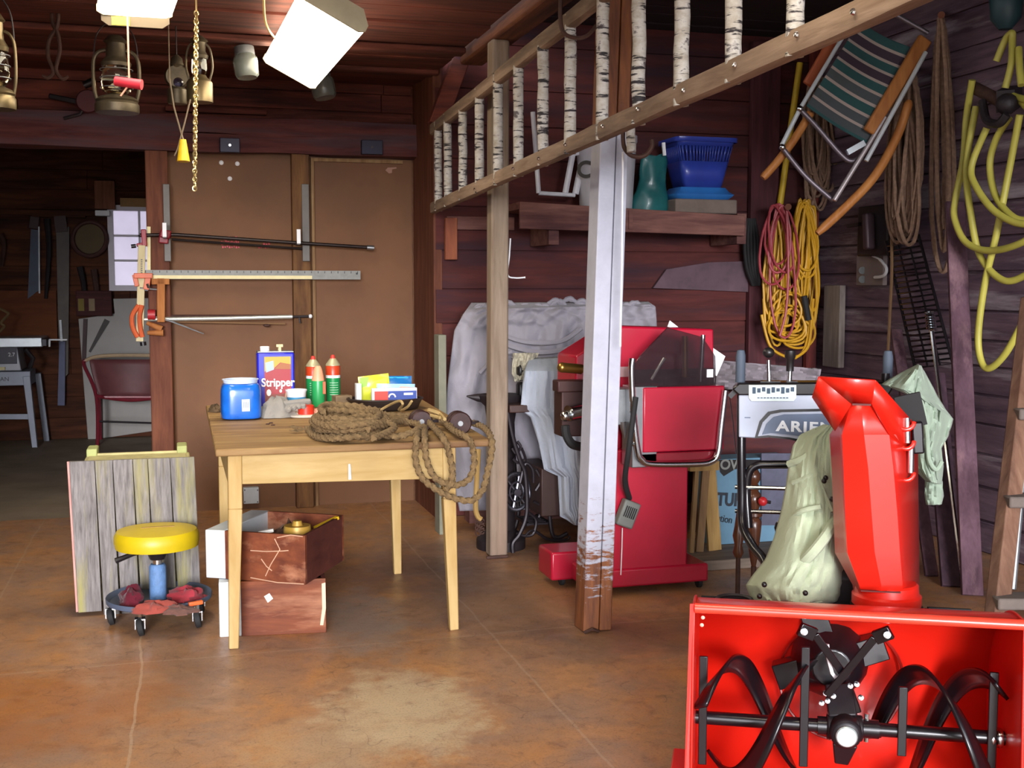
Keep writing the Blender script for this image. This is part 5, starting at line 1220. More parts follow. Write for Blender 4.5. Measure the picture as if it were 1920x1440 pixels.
# ================================================================== red workshop machine
yr_ = P(1145, 1118, z=0).y
def Z(px, py, dy=0): return P(px, py, y=yr_+dy)
m_crim = M('crimson_enamel', '#b01030', .35, var=.08, coat=.25)
t = thing('shop_machine', 'red floor standing workshop machine with a smoked guard and chrome tubing', 'machine', P(1215, 1110, z=0)+V((0,.15,0)))
mb = MB(); a, b = Z(1100, 1072), Z(1328, 1104); mb.bx((a.x, yr_, .035), (b.x, yr_+.32, a.z)); 
o = mb.build('base', m_crim, t, bevel=.01)
a, b = P(1034, 1037, y=yr_+.2), P(1100, 1085, y=yr_+.2); MB().bx((a.x, yr_+.2, b.z-.0), (b.x+.05, yr_+.4, a.z)).build('outrigger', m_crim, t, bevel=.01)
for px, dy in ((1053, .25), (1120, .04), (1310, .04)):
    q = P(px, 1086, y=yr_+dy); q.z = .028; MB().lathe([(.02,-.012),(.028,-.008),(.028,.008),(.02,.012)], q, 14, (1,0,0)).build('caster', m_rubber, t)
a, b = Z(1146, 845), Z(1290, 1072); MB().bx((a.x, yr_+.01, b.z), (b.x, yr_+.26, a.z)).build('column', m_crim, t, bevel=.008)
a, b = Z(1078, 614, .06), Z(1335, 845, .06)
MB().prism([Z(x,y,.08) for x,y in ((1168,612),(1338,617),(1342,850),(1146,850),(1146,760),(1078,745),(1080,668))], (0,.26,0)).build('head_housing', m_crim, t, bevel=.008)
mb = MB().bx(Z(1186,725,-.14), Z(1212,868,-.02)); mb.build('table_side', m_steel, t, bevel=.004)
a, b = Z(1207, 727, -.15), Z(1357, 862, -.15); MB().bx((a.x, yr_-.15, Z(1280,846,-.15).z), (b.x, yr_+.07, a.z)).build('front_panel', m_crim, t, bevel=.006)
MB().bx((a.x-.025, yr_-.14, b.z), (b.x-.01, yr_+.05, Z(1280,847,-.14).z)).build('lower_lip', M('crimson_lip', '#8c1428', .3, coat=.3), t, bevel=.005)
mb = MB().tube(catmull([Z(x,y,-.165) for x,y in ((1186,672),(1184,700),(1188,780),(1196,845),(1204,862),(1222,870),(1300,870),(1332,866),(1346,850),(1352,800),(1360,732))], 6), .014, 10); mb.build('chrome_frame', m_chrome, t)
def smoked():
    m, nt, b = newmat('smoked_plastic'); b.inputs['Base Color'].default_value = (*lin('#2e2226'), 1); b.inputs['Roughness'].default_value = .04
    b.inputs['Transmission Weight'].default_value = .1; b.inputs['Coat Weight'].default_value = 1; b.inputs['Alpha'].default_value = .62; return m
gp = [(1190,727),(1186,690),(1200,668),(1252,614),(1318,632),(1342,668),(1343,727)]
MB().prism([Z(x,y,-.12) for x,y in gp], (0,.012,0)).build('smoked_guard', smoked(), t, bevel=.003)
MB().prism([Z(1190,727,-.12), Z(1190,727,.07), Z(1343,727,.07), Z(1343,727,-.12)], (0,0,-.012)).build('guard_floor', m_black, t)
MB().bx(Z(1192,728,.06), Z(1338,690,.07)).build('guard_back', m_black, t)
MB().cyl(Z(1240,722,-.05), Z(1325,716,-.05), .03, 14).build('spindle', m_iron, t); MB().cyl(Z(1284,722,-.05), Z(1284,630,-.05), .014, 10).build('brass_rod', M('brass', '#a07c3c', .3, .9), t); MB().cyl(Z(1313,716,-.08), Z(1318,628,-.08), .011, 10).build('bright_rod', m_chrome, t)
MB().cyl(Z(1222,712,-.09), Z(1246,672,-.09), .008, 8).build('bright_arm', m_chrome, t); mb = MB().box(Z(1331,700,-.125), (.03,.004,.035)); mb.build('guard_label', m_white, t)
MB().cyl(Z(1054,689,.0), Z(1090,692,.02), .022, 14).build('brass_handle', M('brass', '#a07c3c', .3, .9), t); MB().ball(Z(1054,689,.0), .023, 10).build('brass_knob', M('brass', '#a07c3c', .3, .9), t)
mb = MB().bx(Z(1046,714,.02), Z(1090,732,.1)); mb.bx(Z(1053,732,.03), Z(1090,812,.14)); mb.build('motor_block', M('motor_brown', '#3c2220', .5, .3, var=.2), t, bevel=.006)
mb = MB().cyl(Z(1066,775,0), Z(1092,770,.03), .035, 14); mb.ball(Z(1060,780,-.01), .024, 10); mb.build('chrome_chuck', m_chrome, t)
MB().tube(catmull([Z(1060,798,-.01), Z(1062,815,-.01), Z(1072,832,-.01), Z(1090,838,.02)], 6), .02, 8).build('hose', m_rubber, t)
MB().bx(Z(1158,730,-.06), Z(1180,790,.06)).build('slide_rail', m_galv, t, bevel=.004); MB().cyl(Z(1168,790,-.05), Z(1172,822,-.05), .02, 10, .008).build('drive_screw', m_steel, t)
MB().ball(Z(1187,772,-.15), .016, 10).build('knob', m_chrome, t); MB().cyl(Z(1183,833,-.16), Z(1195,834,-.16), .008, 8).build('bolt', m_chrome, t)
mb = MB().bx(Z(1158,688,.07), Z(1184,706,.08)); mb.build('rating_plate', M('plate_pink', '#c9a0a4', .5), t)
MB().tube(catmull([Z(1192,745,-.19), Z(1186,790,-.21), Z(1178,850,-.19), Z(1172,900,-.1), Z(1180,935,-.03)], 8), .013, 8).build('power_cord', m_rubber, t)
m_ped = M('pedal_grey', '#6e706c', .55, var=.15)
c = Z(1176, 963, -.03); rot = Matrix.Rotation(R(-18), 3, 'Y'); MB().box(c, (S(34,5.2), .05, S(50,5.2)), Matrix.Rotation(R(22), 3, 'Y')).build('switch_box', m_ped, t, bevel=.008)
mb = MB()
for i in range(6): mb.box(c+Matrix.Rotation(R(22), 3, 'Y') @ V((S(-10+4*i,5.2), -.027, .01)), (.004, .004, .05), Matrix.Rotation(R(22), 3, 'Y'))
mb.build('switch_ribs', m_black, t)
MB().tube([Z(1167,990,-.02), Z(1166,1030,-.02), Z(1164,1078,-.02)], .0025, 5).build('pull_string', m_white, t)
d = dep(Z(1262,620,.3)); one(MB().prism([P(1248,622,d=d), P(1256,601,d=d), P(1278,618,d=d), P(1275,640,d=d)], (0,.004,0)), 'paper_sheet', m_white, 'corner of white paper sticking up behind the red machine head', 'paper')
d = dep(Z(1340,660,.12)); one(MB().prism([P(1326,645,d=d), P(1360,668,d=d), P(1344,705,d=d), P(1336,702,d=d), P(1336,730,d=d)], (0,.004,0)), 'paper_leaf', m_white, 'folded white paper poking out beside the smoked guard', 'paper')

# ================================================================== odds behind the red machine
dpl = 5.75
def D(px, py, d=dpl): return P(px, py, d=d)
g0 = P(1360, 1058, z=0); 
a = P(1285, 1062, z=0.03); b = P(1425, 1040, z=0.03)
one(MB().hexa([V((a.x,a.y,0)), V((b.x+.3,a.y-.02,0)), V((b.x+.3,a.y+.5,0)), V((a.x,a.y+.5,0)), V((a.x,a.y,.05)), V((b.x+.3,a.y-.02,.05)), V((b.x+.3,a.y+.5,.05)), V((a.x,a.y+.5,.05))]), 'floor_board', wood('platform_wood', '#5e5048', '#8a7a6c', 'x'), 'low grey brown plank platform on the floor behind the red machine', 'board', bevel=.005)
yp = a.y+.2
for i, (x0_, x1_, xt0, xt1, c1, c2, lab) in enumerate(((1328,1352,1318,1338,'#8a6a3c','#b8945a','widest upright board leaning behind the red machine beside the blue box'), (1304,1318,1318,1330,'#6e5238','#96744e','thin upright board leaning behind the red machine, middle of three'), (1292,1300,1302,1312,'#7a5c3c','#a58256','narrow strip of wood leaning closest to the red column'))):
    b0_, b1_ = P(x0_, 1020, y=yp-.01*i), P(x1_, 1020, y=yp-.01*i); b0_.z = b1_.z = .05; t0_, t1_ = P(xt0, 868, y=yp+.03-.01*i), P(xt1, 868, y=yp+.03-.01*i)
    one(MB().beam((b0_+b1_)/2, (t0_+t1_)/2, (b1_-b0_).length, .02, (0,1,0)), 'upright_board', wood('lean_'+str(i), c1, c2, 'z'), lab, 'board', bevel=.002)
a, b = P(1288, 865, y=yp-.02), P(1342, 872, y=yp-.02); one(MB().bx((a.x, yp-.06, b.z-.02), (b.x, yp+.1, a.z)), 'cross_board', wood('lean_0', '#8a6a3c', '#b8945a', 'z'), 'short board laid across the tops of the leaning boards', 'board')
yb4 = yp+.1
t = thing('blue_carton', 'tall pale blue carton with black lettering behind the snow thrower handles', 'box', V((P(1400,1000,y=yb4).x, yb4+.1, .05)))
a, b = P(1334, 862, y=yb4), P(1480, 1040, y=yb4); MB().bx((a.x, yb4, .052), (b.x, yb4+.16, a.z)).build('box', M('carton_blue', '#55778d', .75, var=.12), t, bevel=.004)
MB().prism([P(x,y,y=yb4-.003) for x,y in ((1348,862),(1480,862),(1480,868),(1378,880),(1357,893),(1350,885))], (0,.002,0)).build('black_corner', m_black, t)
ink = M('ink_black', '#20242e', .7)
text('lettering', 'TUFF', S(34, dep(a)), P(1372, 938, y=yb4-.005), (1,0,-.08), (0,0,1), ink, t, bold=.003, sx=.8); text('lettering', 'OW', S(26, dep(a)), P(1372, 872, y=yb4-.008), (1,0,-.05), (0,0,1), m_ped, t, bold=.002)
text('lettering', 'Solution', S(20, dep(a)), P(1350, 972, y=yb4-.005), (1,0,-.2), (0,0,1), ink, t, sx=.8)
one(MB().prism([P(x,y,y=yb4-.02) for x,y in ((1428,850),(1500,850),(1500,985),(1428,985))], (0,.01,0)), 'dark_panel', M('slate_panel', '#4a4a5c', .6, var=.3, vs=12), 'dark slate panel leaning against the blue carton', 'panel')
# turned spindles
d = 5.0; c0, c1 = P(1413, 1062, d=d), P(1413, 880, d=d); k = S(1, d); hh = (c1-c0).length
t = thing('turned_spindle', 'dark turned wooden spindle with beads standing between the black handlebar tubes', 'spindle', c0)
pr = [(4,0),(6,.05),(10,.2),(14,.38),(15,.46),(11,.5),(16,.52),(16,.55),(10,.57),(10,.6),(15,.66),(14,.74),(9,.78),(12,.82),(8,.85),(13,.9),(13,.95),(8,1)]
MB().lathe([(r_*k, z*hh) for r_, z in pr], c0, 20, c1-c0).build('shaft', M('walnut_gloss', '#5a3422', .25, var=.3, vs=12, coat=.5), t)
MB().tube([c0, V((c0.x, c0.y, .05))], .012, 8).build('foot', m_rust, t)
MB().ball(P(1430, 940, d=d-.05), .02, 12).build('red_knob', M('knob_red', '#c22a30', .35), t); MB().cyl(P(1430,940,d=d-.05), P(1445,942,d=d-.05), .007, 8).build('knob_stem', m_black, t)
c0, c1 = P(1384, 1045, d=4.9), P(1386, 960, d=4.9); t = thing('short_spindle', 'short dark turned leg under the black handlebar tube', 'spindle', c0)
MB().lathe([(6*k,0),(10*k,.02),(7*k,.05),(11*k,.09),(8*k,.13),(5*k,.19)], c0, 16, c1-c0).build('shaft', M('walnut_gloss', '#5a3422', .25), t); MB().tube([c0, V((c0.x,c0.y,.05))], .01, 6).build('foot', m_rust, t)
d = 6.15; sheet('tarp', fabric('grey_tarp', '#8b8289', .2), [(1345,676),(1340,700),(1340,728)], [(1540,692),(1535,715),(1530,740)], lambda u, v: d, 'rumpled grey tarpaulin behind the snow thrower console', 'tarp', 30, 14, .06, 14, 2, .05)
mb = MB(); a, b = P(1345, 735, d=6.3), P(1530, 735, d=6.3); mb.bx((a.x, a.y-.0, 0), (b.x, a.y+.3, a.z)); one(mb, 'crate', m_maroon, 'dark maroon crate carrying the grey tarpaulin', 'crate')
# ================================================================== snow thrower
zt = .57
A_, B_ = P(1303, 1142, z=zt), P(1918, 1174, z=zt)
ux = V((B_.x-A_.x, B_.y-A_.y, 0)); WB = ux.length; ux.normalize(); uy = V((-ux.y, ux.x, 0))
O = (A_+B_)/2; O.z = 0; O = O+uy*.0; RZ = math.atan2(ux.y, ux.x)
def toL(p): q = V(p)-O; return V((q.dot(ux), q.dot(uy), q.z))
def toW(l): return O+ux*l[0]+uy*l[1]+V((0,0,l[2]))
def L(px, py, yl): return toL(PP(px, py, O+uy*yl, uy))
m_red = M('thrower_red', '#d42012', .34, var=.05, coat=.25)
m_bk = M('gloss_black', '#171318', .3, .2, var=.3, coat=.3)
sb = thing('snow_thrower', 'bright red walk behind snow thrower with black auger facing the doorway', 'snow blower', O, RZ)
hw = WB/2
prof = [(-.005,.568),(.06,.575),(.16,.555),(.27,.50),(.345,.41),(.38,.30),(.37,.18),(.31,.08),(.22,.035),(.02,.02)]
pf = [V((0, p[0], p[1])) for p in prof]; pfs = catmull(pf, 5)
mb = MB(); mb.grid(lambda u, v: V((-hw+u*WB, pfs[int(round(v*(len(pfs)-1)))].y, pfs[int(round(v*(len(pfs)-1)))].z)), 2, len(pfs)-1)
bk = mb.build('bucket', m_red, sb, solid=.005)
for s in (-1, 1):
    pl = [V((s*hw, -.03, .03)), V((s*hw, -.035, .2)), V((s*hw, -.005, .585))]+[V((s*hw, p.y+.012, p.z+.006)) for p in pfs[4:]]
    MB().prism(pl, (s*.006, 0, 0)).build('side_plate', m_red, sb, bevel=.002)
    MB().prism([V((s*hw, -.032, .03)), V((s*(hw+.022), -.036, .03)), V((s*(hw+.012), -.01, .585)), V((s*hw, -.006, .585))], (0, .006, 0)).build('front_flange', m_red, sb)
MB().tube([V((-hw,-.004,.574)), V((hw,-.004,.574))], .013, 10).build('top_lip', M('lip_red', '#ea4230', .3, coat=.4), sb)
MB().beam(V((-hw-.035,.1,.0)), V((-hw-.035,.1,.13)), .05, .2, (0,1,0)).build('skid_shoe', m_red, sb, bevel=.004)
MB().bx((-hw, -.02, .012), (hw, .03, .024)).build('scraper_bar', m_red, sb)
# auger
yx = .15
SL, SRr = L(1300, 1349, yx), L(1884, 1379, yx); zx = (SL.z+SRr.z)/2
MB().cyl(V((-hw, yx, zx)), V((hw, yx, zx)), .0175, 16).build('auger_shaft', m_bk, sb)
def flight(xa, xb, xpk, pitch, sgn, r0=.122, r1=.168, name='auger_flight'):
    n = 70
    def f(u, v):
        x = xa+(xb-xa)*u; th = 2*math.pi*(x-xpk)/pitch*sgn; r = r0+(r1-r0)*v*(1+.012*math.cos(th*9)); return V((x+(v-.5)*.032*sgn, yx+r*math.sin(th), zx+r*math.cos(th)))
    return MB().grid(f, n, 3).build(name, m_bk, sb, solid=.009)
def X1(px): return L(px, 1350, yx).x
flight(-hw+.015, X1(1515), X1(1362), .39, 1); flight(X1(1338), X1(1520), X1(1506), .40, 1)
flight(X1(1648), hw-.03, X1(1742), .37, -1); flight(X1(1695), hw-.02, X1(1852), .38, -1)
for px, a0, a1 in ((1318,1232,1436),(1507,1215,1440),(1690,1290,1420),(1858,1262,1450)):
    x = L(px, 1350, yx).x; p, q = L(px, a0, yx-.03), L(px, a1, yx-.03); MB().beam(V((x, yx-.02, p.z)), V((x, yx-.02, q.z)), .022, .008, (0,1,0)).build('auger_arm', m_bk, sb, bevel=.002)
for px in (1555, 1625):
    q = L(px, 1352, yx); MB().cyl(V((q.x-.03, yx, zx)), V((q.x+.03, yx, zx)), .024, 14).build('shaft_sleeve', m_bk, sb)
    MB().cyl(V((q.x, yx, zx-.034)), V((q.x, yx, zx+.04)), .006, 8).build('shear_bolt', m_chrome, sb)
for xx in (hw-.03, hw-.012): MB().lathe([(.024,-.006),(.026,0),(.024,.006)], V((xx, yx, zx)), 16, (1,0,0)).build('bearing', m_chrome, sb)
for s in (-1, 1):
    for dz in (-.035, 0, .035): MB().lathe([(.009,0),(.008,.006),(0,.008)], V((s*(hw+.006), yx-.04, zx+dz)), 8, (s,-.2,0)).build('bearing_bolt', m_chrome, sb)
# gearbox
gc = L(1588, 1343, yx-.06); 
mb = MB().lathe([(.03,-.06),(.04,-.05),(.043,0),(.04,.07),(.03,.1)], V((gc.x, yx, zx)), 20, (0,1,0)); mb.cyl(V((gc.x-.045, yx, zx)), V((gc.x+.045, yx, zx)), .033, 16); mb.beam(V((gc.x, yx-.01, zx-.02)), V((gc.x-.005, yx+.02, zx-.09)), .062, .07, (0,1,0), .035, .05); mb.beam(V((gc.x-.005, yx, zx+.02)), V((gc.x-.012, yx+.06, zx+.085)), .07, .05, (0,1,0)); mb.build('gearbox', M('gearbox_black', '#211c20', .45, .3, var=.25), sb, bevel=.004)
MB().lathe([(.027,0),(.027,.008),(.024,.011),(0,.011)], V((gc.x, yx-.06, zx)), 24, (0,-1,0)).build('gearbox_cap', M('cap_alu', '#b9c6c6', .35, .6, var=.1), sb)
for px, py in ((1548,1300),(1562,1305),(1551,1314),(1594,1286),(1606,1283),(1614,1308),(1540,1318)):
    q = L(px, py, yx-.02); MB().lathe([(.008,0),(.007,.007),(0,.009)], q, 8, (0,-1,.3)).build('gearbox_bolt', m_chrome, sb)
# impeller and its opening
ic = L(1566, 1262, .36); ic = V((0, .36, .34))
MB().tube([V((.165*math.cos(a), .355-.03*abs(math.sin(a)), .30+.165*math.sin(a))) for a in [2*math.pi*i/40 for i in range(40)]], .004, 6, True).build('opening_rim', M('rim_dark_red', '#8f1a14', .4), sb)
mb = MB(); iv = L(1556, 1240, .29)
for i in range(4):
    a = R(20+90*i); e1 = V((math.cos(a), 0, math.sin(a))); mb.beam(V((iv.x, .29, iv.z))+e1*.02, V((iv.x, .30, iv.z))+e1*.15, .07, .05, (0,1,0))
mb.lathe([(.05,-.06),(.085,-.03),(.105,.02)], V((iv.x, .29, iv.z)), 18, (0,1,0)); mb.build('impeller', m_bk, sb, bevel=.003)
for pts in (((1507,1182),(1528,1190),(1573,1242),(1580,1262)), ((1662,1188),(1640,1196),(1590,1255),(1550,1304))):
    q = [L(pts[0][0], pts[0][1], .06), L(pts[1][0], pts[1][1], .07), L(pts[2][0], pts[2][1], .1), L(pts[3][0], pts[3][1], .11)]
    mb = MB().beam(q[1], q[3], .02, .008, (0,1,0)); mb.beam(q[0]+(q[0]-q[1])*.4, q[1], .034, .014, (0,1,0)); br = mb.build('brace', m_bk, sb, bevel=.002)
    MB().lathe([(.010,0),(.009,.008),(0,.010)], q[0]+V((0,-.01,0)), 10, (0,-1,.2)).build('brace_bolt', m_chrome, br)
MB().tube([L(1551,1208,.12), L(1553,1235,.12), L(1560,1262,.12), L(1568,1272,.12)], .005, 6).build('grease_line', m_white, sb)
for px, py in ((1553,1158),(1648,1162),(1318,1158),(1316,1172)): MB().lathe([(.005,0),(0,.004)], L(px,py,-.004), 8, (0,-1,0)).build('rivet', M('rivet_pale', '#f0b8a4', .4), sb)
# chute
yc_ = .40
def chl(x, py, dy): return L(x, py, yc_+dy)
cr = L(1662, 1118, yc_); rr_ = S(63, dep(toW(cr)))
zr = L(1662, 1128, yc_-.08).z
MB().lathe([(rr_*.93, zr-.03), (rr_*1.0, zr-.025), (rr_, zr+.0), (rr_*.93, zr+.006), (rr_*.9, zr+.03), (rr_*.84, zr+.035)], V((cr.x, yc_, 0)), 36).build('chute_ring', m_red, sb)
MB().lathe([(rr_*1.0, zr-.06), (rr_*1.05, zr-.03)], V((cr.x, yc_, 0)), 30).build('chute_base', m_bk, sb)
lv = [(1112,1602,1616,1652,1690,1722),(1096,1600,1612,1652,1691,1722),(1036,1567,1590,1640,1686,1722),(960,1564,1586,1634,1681,1721),(880,1561,1583,1628,1674,1720),(815,1557,1580,1620,1666,1719)]
mb = MB(); rows = []
for (py, a, b, m_, c_, e_) in lv:
    rows.append([chl(a, py, .03), chl(b, py, -.06), chl(m_, py, -.085), chl(c_, py, -.065), chl(e_, py, .07)])
rows.append([chl(1596, 757, -.05), chl(1597, 757, -.09), chl(1615, 757, -.095), chl(1634, 757, -.095), chl(1700, 800, .05)])
vs = [p for r_ in rows for p in r_]; n = 5
mb.add(vs, [(i*n+k_, i*n+k_+1, (i+1)*n+k_+1, (i+1)*n+k_) for i in range(len(rows)-1) for k_ in range(n-1)]); ch = mb.build('chute', m_red, sb, solid=.005, smooth=8)
MB().bx(chl(1614, 1107, -.09), chl(1688, 1111, -.08)).build('chute_slot', M('slot_dark', '#5a1410', .6), ch)
df = MB(); q = lambda x, y, d_: chl(x, y, d_-.012)
df.add([q(1536,706,-.13), q(1641,713,-.15), q(1634,757,-.105), q(1597,757,-.1)], [(0,1,2,3)])
df.add([q(1536,706,-.13), q(1597,757,-.1), q(1566,808,-.05), q(1524,745,-.06)], [(0,1,2,3)])
df.add([q(1641,713,-.15), q(1712,792,.05), q(1716,826,.06), q(1690,834,.0), q(1667,815,-.06), q(1634,757,-.105)], [(0,1,2,3,4,5)])
df.add([q(1536,706,-.13), q(1524,745,-.06), chl(1566,808,.06), chl(1530,745,.06), chl(1545,710,.04)], [(0,1,2,3,4)])
df.build('deflector', m_red, sb, solid=.005, smooth=5)
MB().beam(chl(1598,758,-.115), chl(1633,759,-.12), .007, .005).build('deflector_slot', M('slot_dark', '#5a1410', .6), sb)
hb_ = MB()
for py in (790, 826, 885): hb_.tube(arc(chl(1698,py,.0), (1,0,0), (0,-.4,-1), .022, 0, 180, 8), .007, 6)
hb_.beam(chl(1688,782,.0), chl(1690,832,0), .018, .012, (0,1,0)); hb_.beam(chl(1700,845,.03), chl(1703,890,.03), .02, .012, (0,1,0)); hb_.build('hinge_brackets', m_red, sb, bevel=.003)
MB().cyl(chl(1700,783,.0), chl(1701,830,.0), .009, 10).build('hinge_spring', m_chrome, sb); MB().cyl(chl(1708,838,.0), chl(1707,886,.0), .009, 10).build('hinge_rod', m_chrome, sb)
MB().beam(chl(1718,790,.03), chl(1722,850,.03), .03, .03, (0,1,0)).build('cable_cap', m_bk, sb, bevel=.005)
MB().beam(chl(1700,740,.09), chl(1714,800,.09), .07, .02, (0,1,0)).build('deflector_flap', m_rubber, sb)
# engine, wheels
MB().bx((-.09,.54,.22), (.2,.92,.56)).build('engine', M('engine_black', '#201c20', .55, var=.25), sb, bevel=.03)
MB().lathe([(.075,.28),(.08,.3),(.08,.43),(.06,.46),(.0,.465)], V((-.29,.5,0)), 24).build('side_housing', m_bk, sb)
MB().tube([V((-.29+.05*math.cos(a), .5+.05*math.sin(a), .467)) for a in [2*math.pi*i/20 for i in range(20)]], .006, 6, True).build('housing_ring', m_iron, sb)
MB().bx((-.28,.40,.25), (.28,.47,.45)).build('belt_cover', m_bk, sb, bevel=.02)
for s in (-1, 1):
    wm = MB(); wc_ = V((s*.33, .62, .215))
    wm.lathe([(.1,-.06),(.17,-.075),(.205,-.06),(.215,0),(.205,.06),(.17,.075),(.1,.06)], wc_, 36, (1,0,0))
    for i in range(18):
        a = 2*math.pi*i/18; e1 = V((0, math.cos(a), math.sin(a))); wm.beam(wc_+e1*.214+V((-.06,0,0)), wc_+e1*.214+V((.06,0,0)), .03, .012, e1)
    w_ = wm.build('wheel', m_rubber, sb); MB().lathe([(.1,-.05),(.08,-.03),(.03,-.02),(.03,.02),(.08,.03),(.1,.05)], wc_, 24, (1,0,0)).build('hub', m_red, w_)
# handle frame and console
yk_ = 1.0
def KL(px, py, dy=0): return L(px, py, yk_+dy)
for xs in ((1392,1392,1430),):
    MB().tube(catmull([KL(1391,720,.04), KL(1390,830,.02), KL(1391,920,-.02), KL(1393,985,-.06), KL(1412,1025,-.14), KL(1438,1066,-.26), V((-.19,.62,.36))], 6), .015, 10).build('handle_tube', m_bk, sb)
gR = KL(1660, 700, .04); MB().tube(catmull([gR, V((gR.x, yk_+.02, .75)), V((gR.x, yk_-.05, .55)), V((.2, .62, .36))], 6), .015, 10).build('handle_tube', m_bk, sb)
MB().tube(catmull([KL(1404,990,-.02), KL(1400,930,0), KL(1403,890,0), KL(1418,873,0), KL(1450,871,0), KL(1520,871,0)], 6), .014, 10).build('inner_loop', m_bk, sb)
for py in (913, 958): MB().cyl(KL(1378,py,-.01), KL(1480,py+3,-.01), .007, 8).build('cross_bolt', m_chrome, sb)
m_con = M('console_grey', '#a9b0c2', .5, .1, var=.08); m_cond = M('console_slate', '#5b6a86', .45, var=.12)
# console panel with the arched cut out on the lower right
cp = [(1385,741),(1667,741),(1667,820),(1640,826),(1560,832),(1520,828),(1480,818),(1420,822),(1385,820)]
MB().prism([KL(x,y,0) for x,y in cp], (0,.05,0)).build('console_panel', m_con, sb, bevel=.004)
MB().prism([KL(x,y,-.003) for x,y in ((1415,822),(1424,790),(1440,772),(1462,768),(1620,765),(1640,775),(1640,828),(1520,834),(1480,824),(1440,820))], (0,.006,0)).build('badge_border', m_bk, sb)
MB().prism([KL(x,y,-.007) for x,y in ((1421,818),(1430,792),(1445,777),(1466,773),(1615,770),(1630,780),(1630,822),(1520,828),(1480,820),(1440,816))], (0,.006,0)).build('badge_rim', m_con, sb)
MB().prism([KL(x,y,-.011) for x,y in ((1429,815),(1437,795),(1450,782),(1470,777),(1610,775),(1622,784),(1622,816),(1520,820),(1480,815),(1445,812))], (0,.006,0)).build('badge_field', m_cond, sb)
bq = KL(1519, 802, -.0125); text('maker_lettering', 'ARIENS', S(27, dep(toW(bq)))*1.0, bq, (1,0,-.02), (0,0,1), M('letter_silver', '#e4e8f0', .4), sb, bold=.0015, spacing=1.15, sx=1.25)
MB().prism([KL(x,y,.0) for x,y in ((1372,730),(1385,718),(1667,716),(1675,728),(1667,742),(1385,742))], (0,.1,0)).build('dash', m_bk, sb, bevel=.006)
a, b = KL(1404, 727, -.006), KL(1493, 752, -.006)
MB().prism([KL(x,y,-.006) for x,y in ((1404,722),(1493,722),(1493,746),(1488,752),(1409,752),(1404,746))], (0,.006,0)).build('speed_label', M('label_pale', '#d5e4e4', .4), sb)
mb = MB()
for i in range(9): x = 1411+i*9; mb.bx(KL(x,726+2*(i%2),-.009), KL(x+6,738-2*(i%3),-.007))
mb.build('speed_marks', M('mark_navy', '#26405a', .5), sb)
mb = MB()
for i in range(10): x = 1420+i*6; mb.bx(KL(x,745,-.009), KL(x+4,747,-.007))
mb.build('fine_print', m_cond, sb)
MB().bx(KL(1396,782,-.002), KL(1407,784,.0)).build('console_mark', m_cond, sb)
for x0_, x1_ in ((1423,1466),(1472,1498)): MB().prism([KL(x0_,724,.02), KL(x0_+3,715,.02), KL(x1_-3,715,.02), KL(x1_,724,.02)], (0,.05,0)).build('lever_boot', m_bk, sb)
m_grip = M('grip_blue_grey', '#434d5c', .7, var=.1)
MB().lathe([(S(9,3.9),0),(S(9,3.9),S(50,3.9)),(S(7,3.9),S(60,3.9)),(0,S(62,3.9))], KL(1388,717,.05), 16, (0,.06,1)).build('hand_grip', m_grip, sb)
MB().lathe([(S(9,3.9),0),(S(9,3.9),S(50,3.9)),(S(7,3.9),S(60,3.9)),(0,S(62,3.9))], KL(1664,720,.05), 16, (0,.06,1)).build('hand_grip', m_grip, sb)
lvv = MB().cyl(KL(1442,720,.04), KL(1441,675,.04), .008, 10, .006).build('gear_lever', m_chrome, sb); MB().ball(KL(1441,661,.04), S(11,3.9), 14, (1,1,.9)).build('lever_knob', m_black, lvv)
lvv = MB().cyl(KL(1480,716,.04), KL(1481,694,.04), .008, 10).build('chute_lever', m_chrome, sb); MB().lathe([(S(7,3.9),0),(S(7,3.9),S(22,3.9)),(S(10,3.9),S(26,3.9)),(S(10,3.9),S(38,3.9)),(0,S(40,3.9))], KL(1481,696,.04), 14).build('lever_knob', m_black, lvv)
MB().beam(KL(1368,744,.05), KL(1386,726,.05), .015, .03, (0,1,0)).build('clutch_paddle', m_bk, sb)
MB().tube([KL(1368,746,.05), KL(1374,790,.03), KL(1380,850,.0)], .002, 5).build('clutch_cable', m_bk, sb)
q = KL(1476, 1010, -.2); MB().beam(q, q+V((.06,.0,-.02)), .05, .05).build('fuel_valve', m_bk, sb); MB().tube(arc(KL(1470,990,-.2), (1,0,0), (0,0,1), .025, 0, 300, 10), .005, 6).build('wire_loop', m_bk, sb)

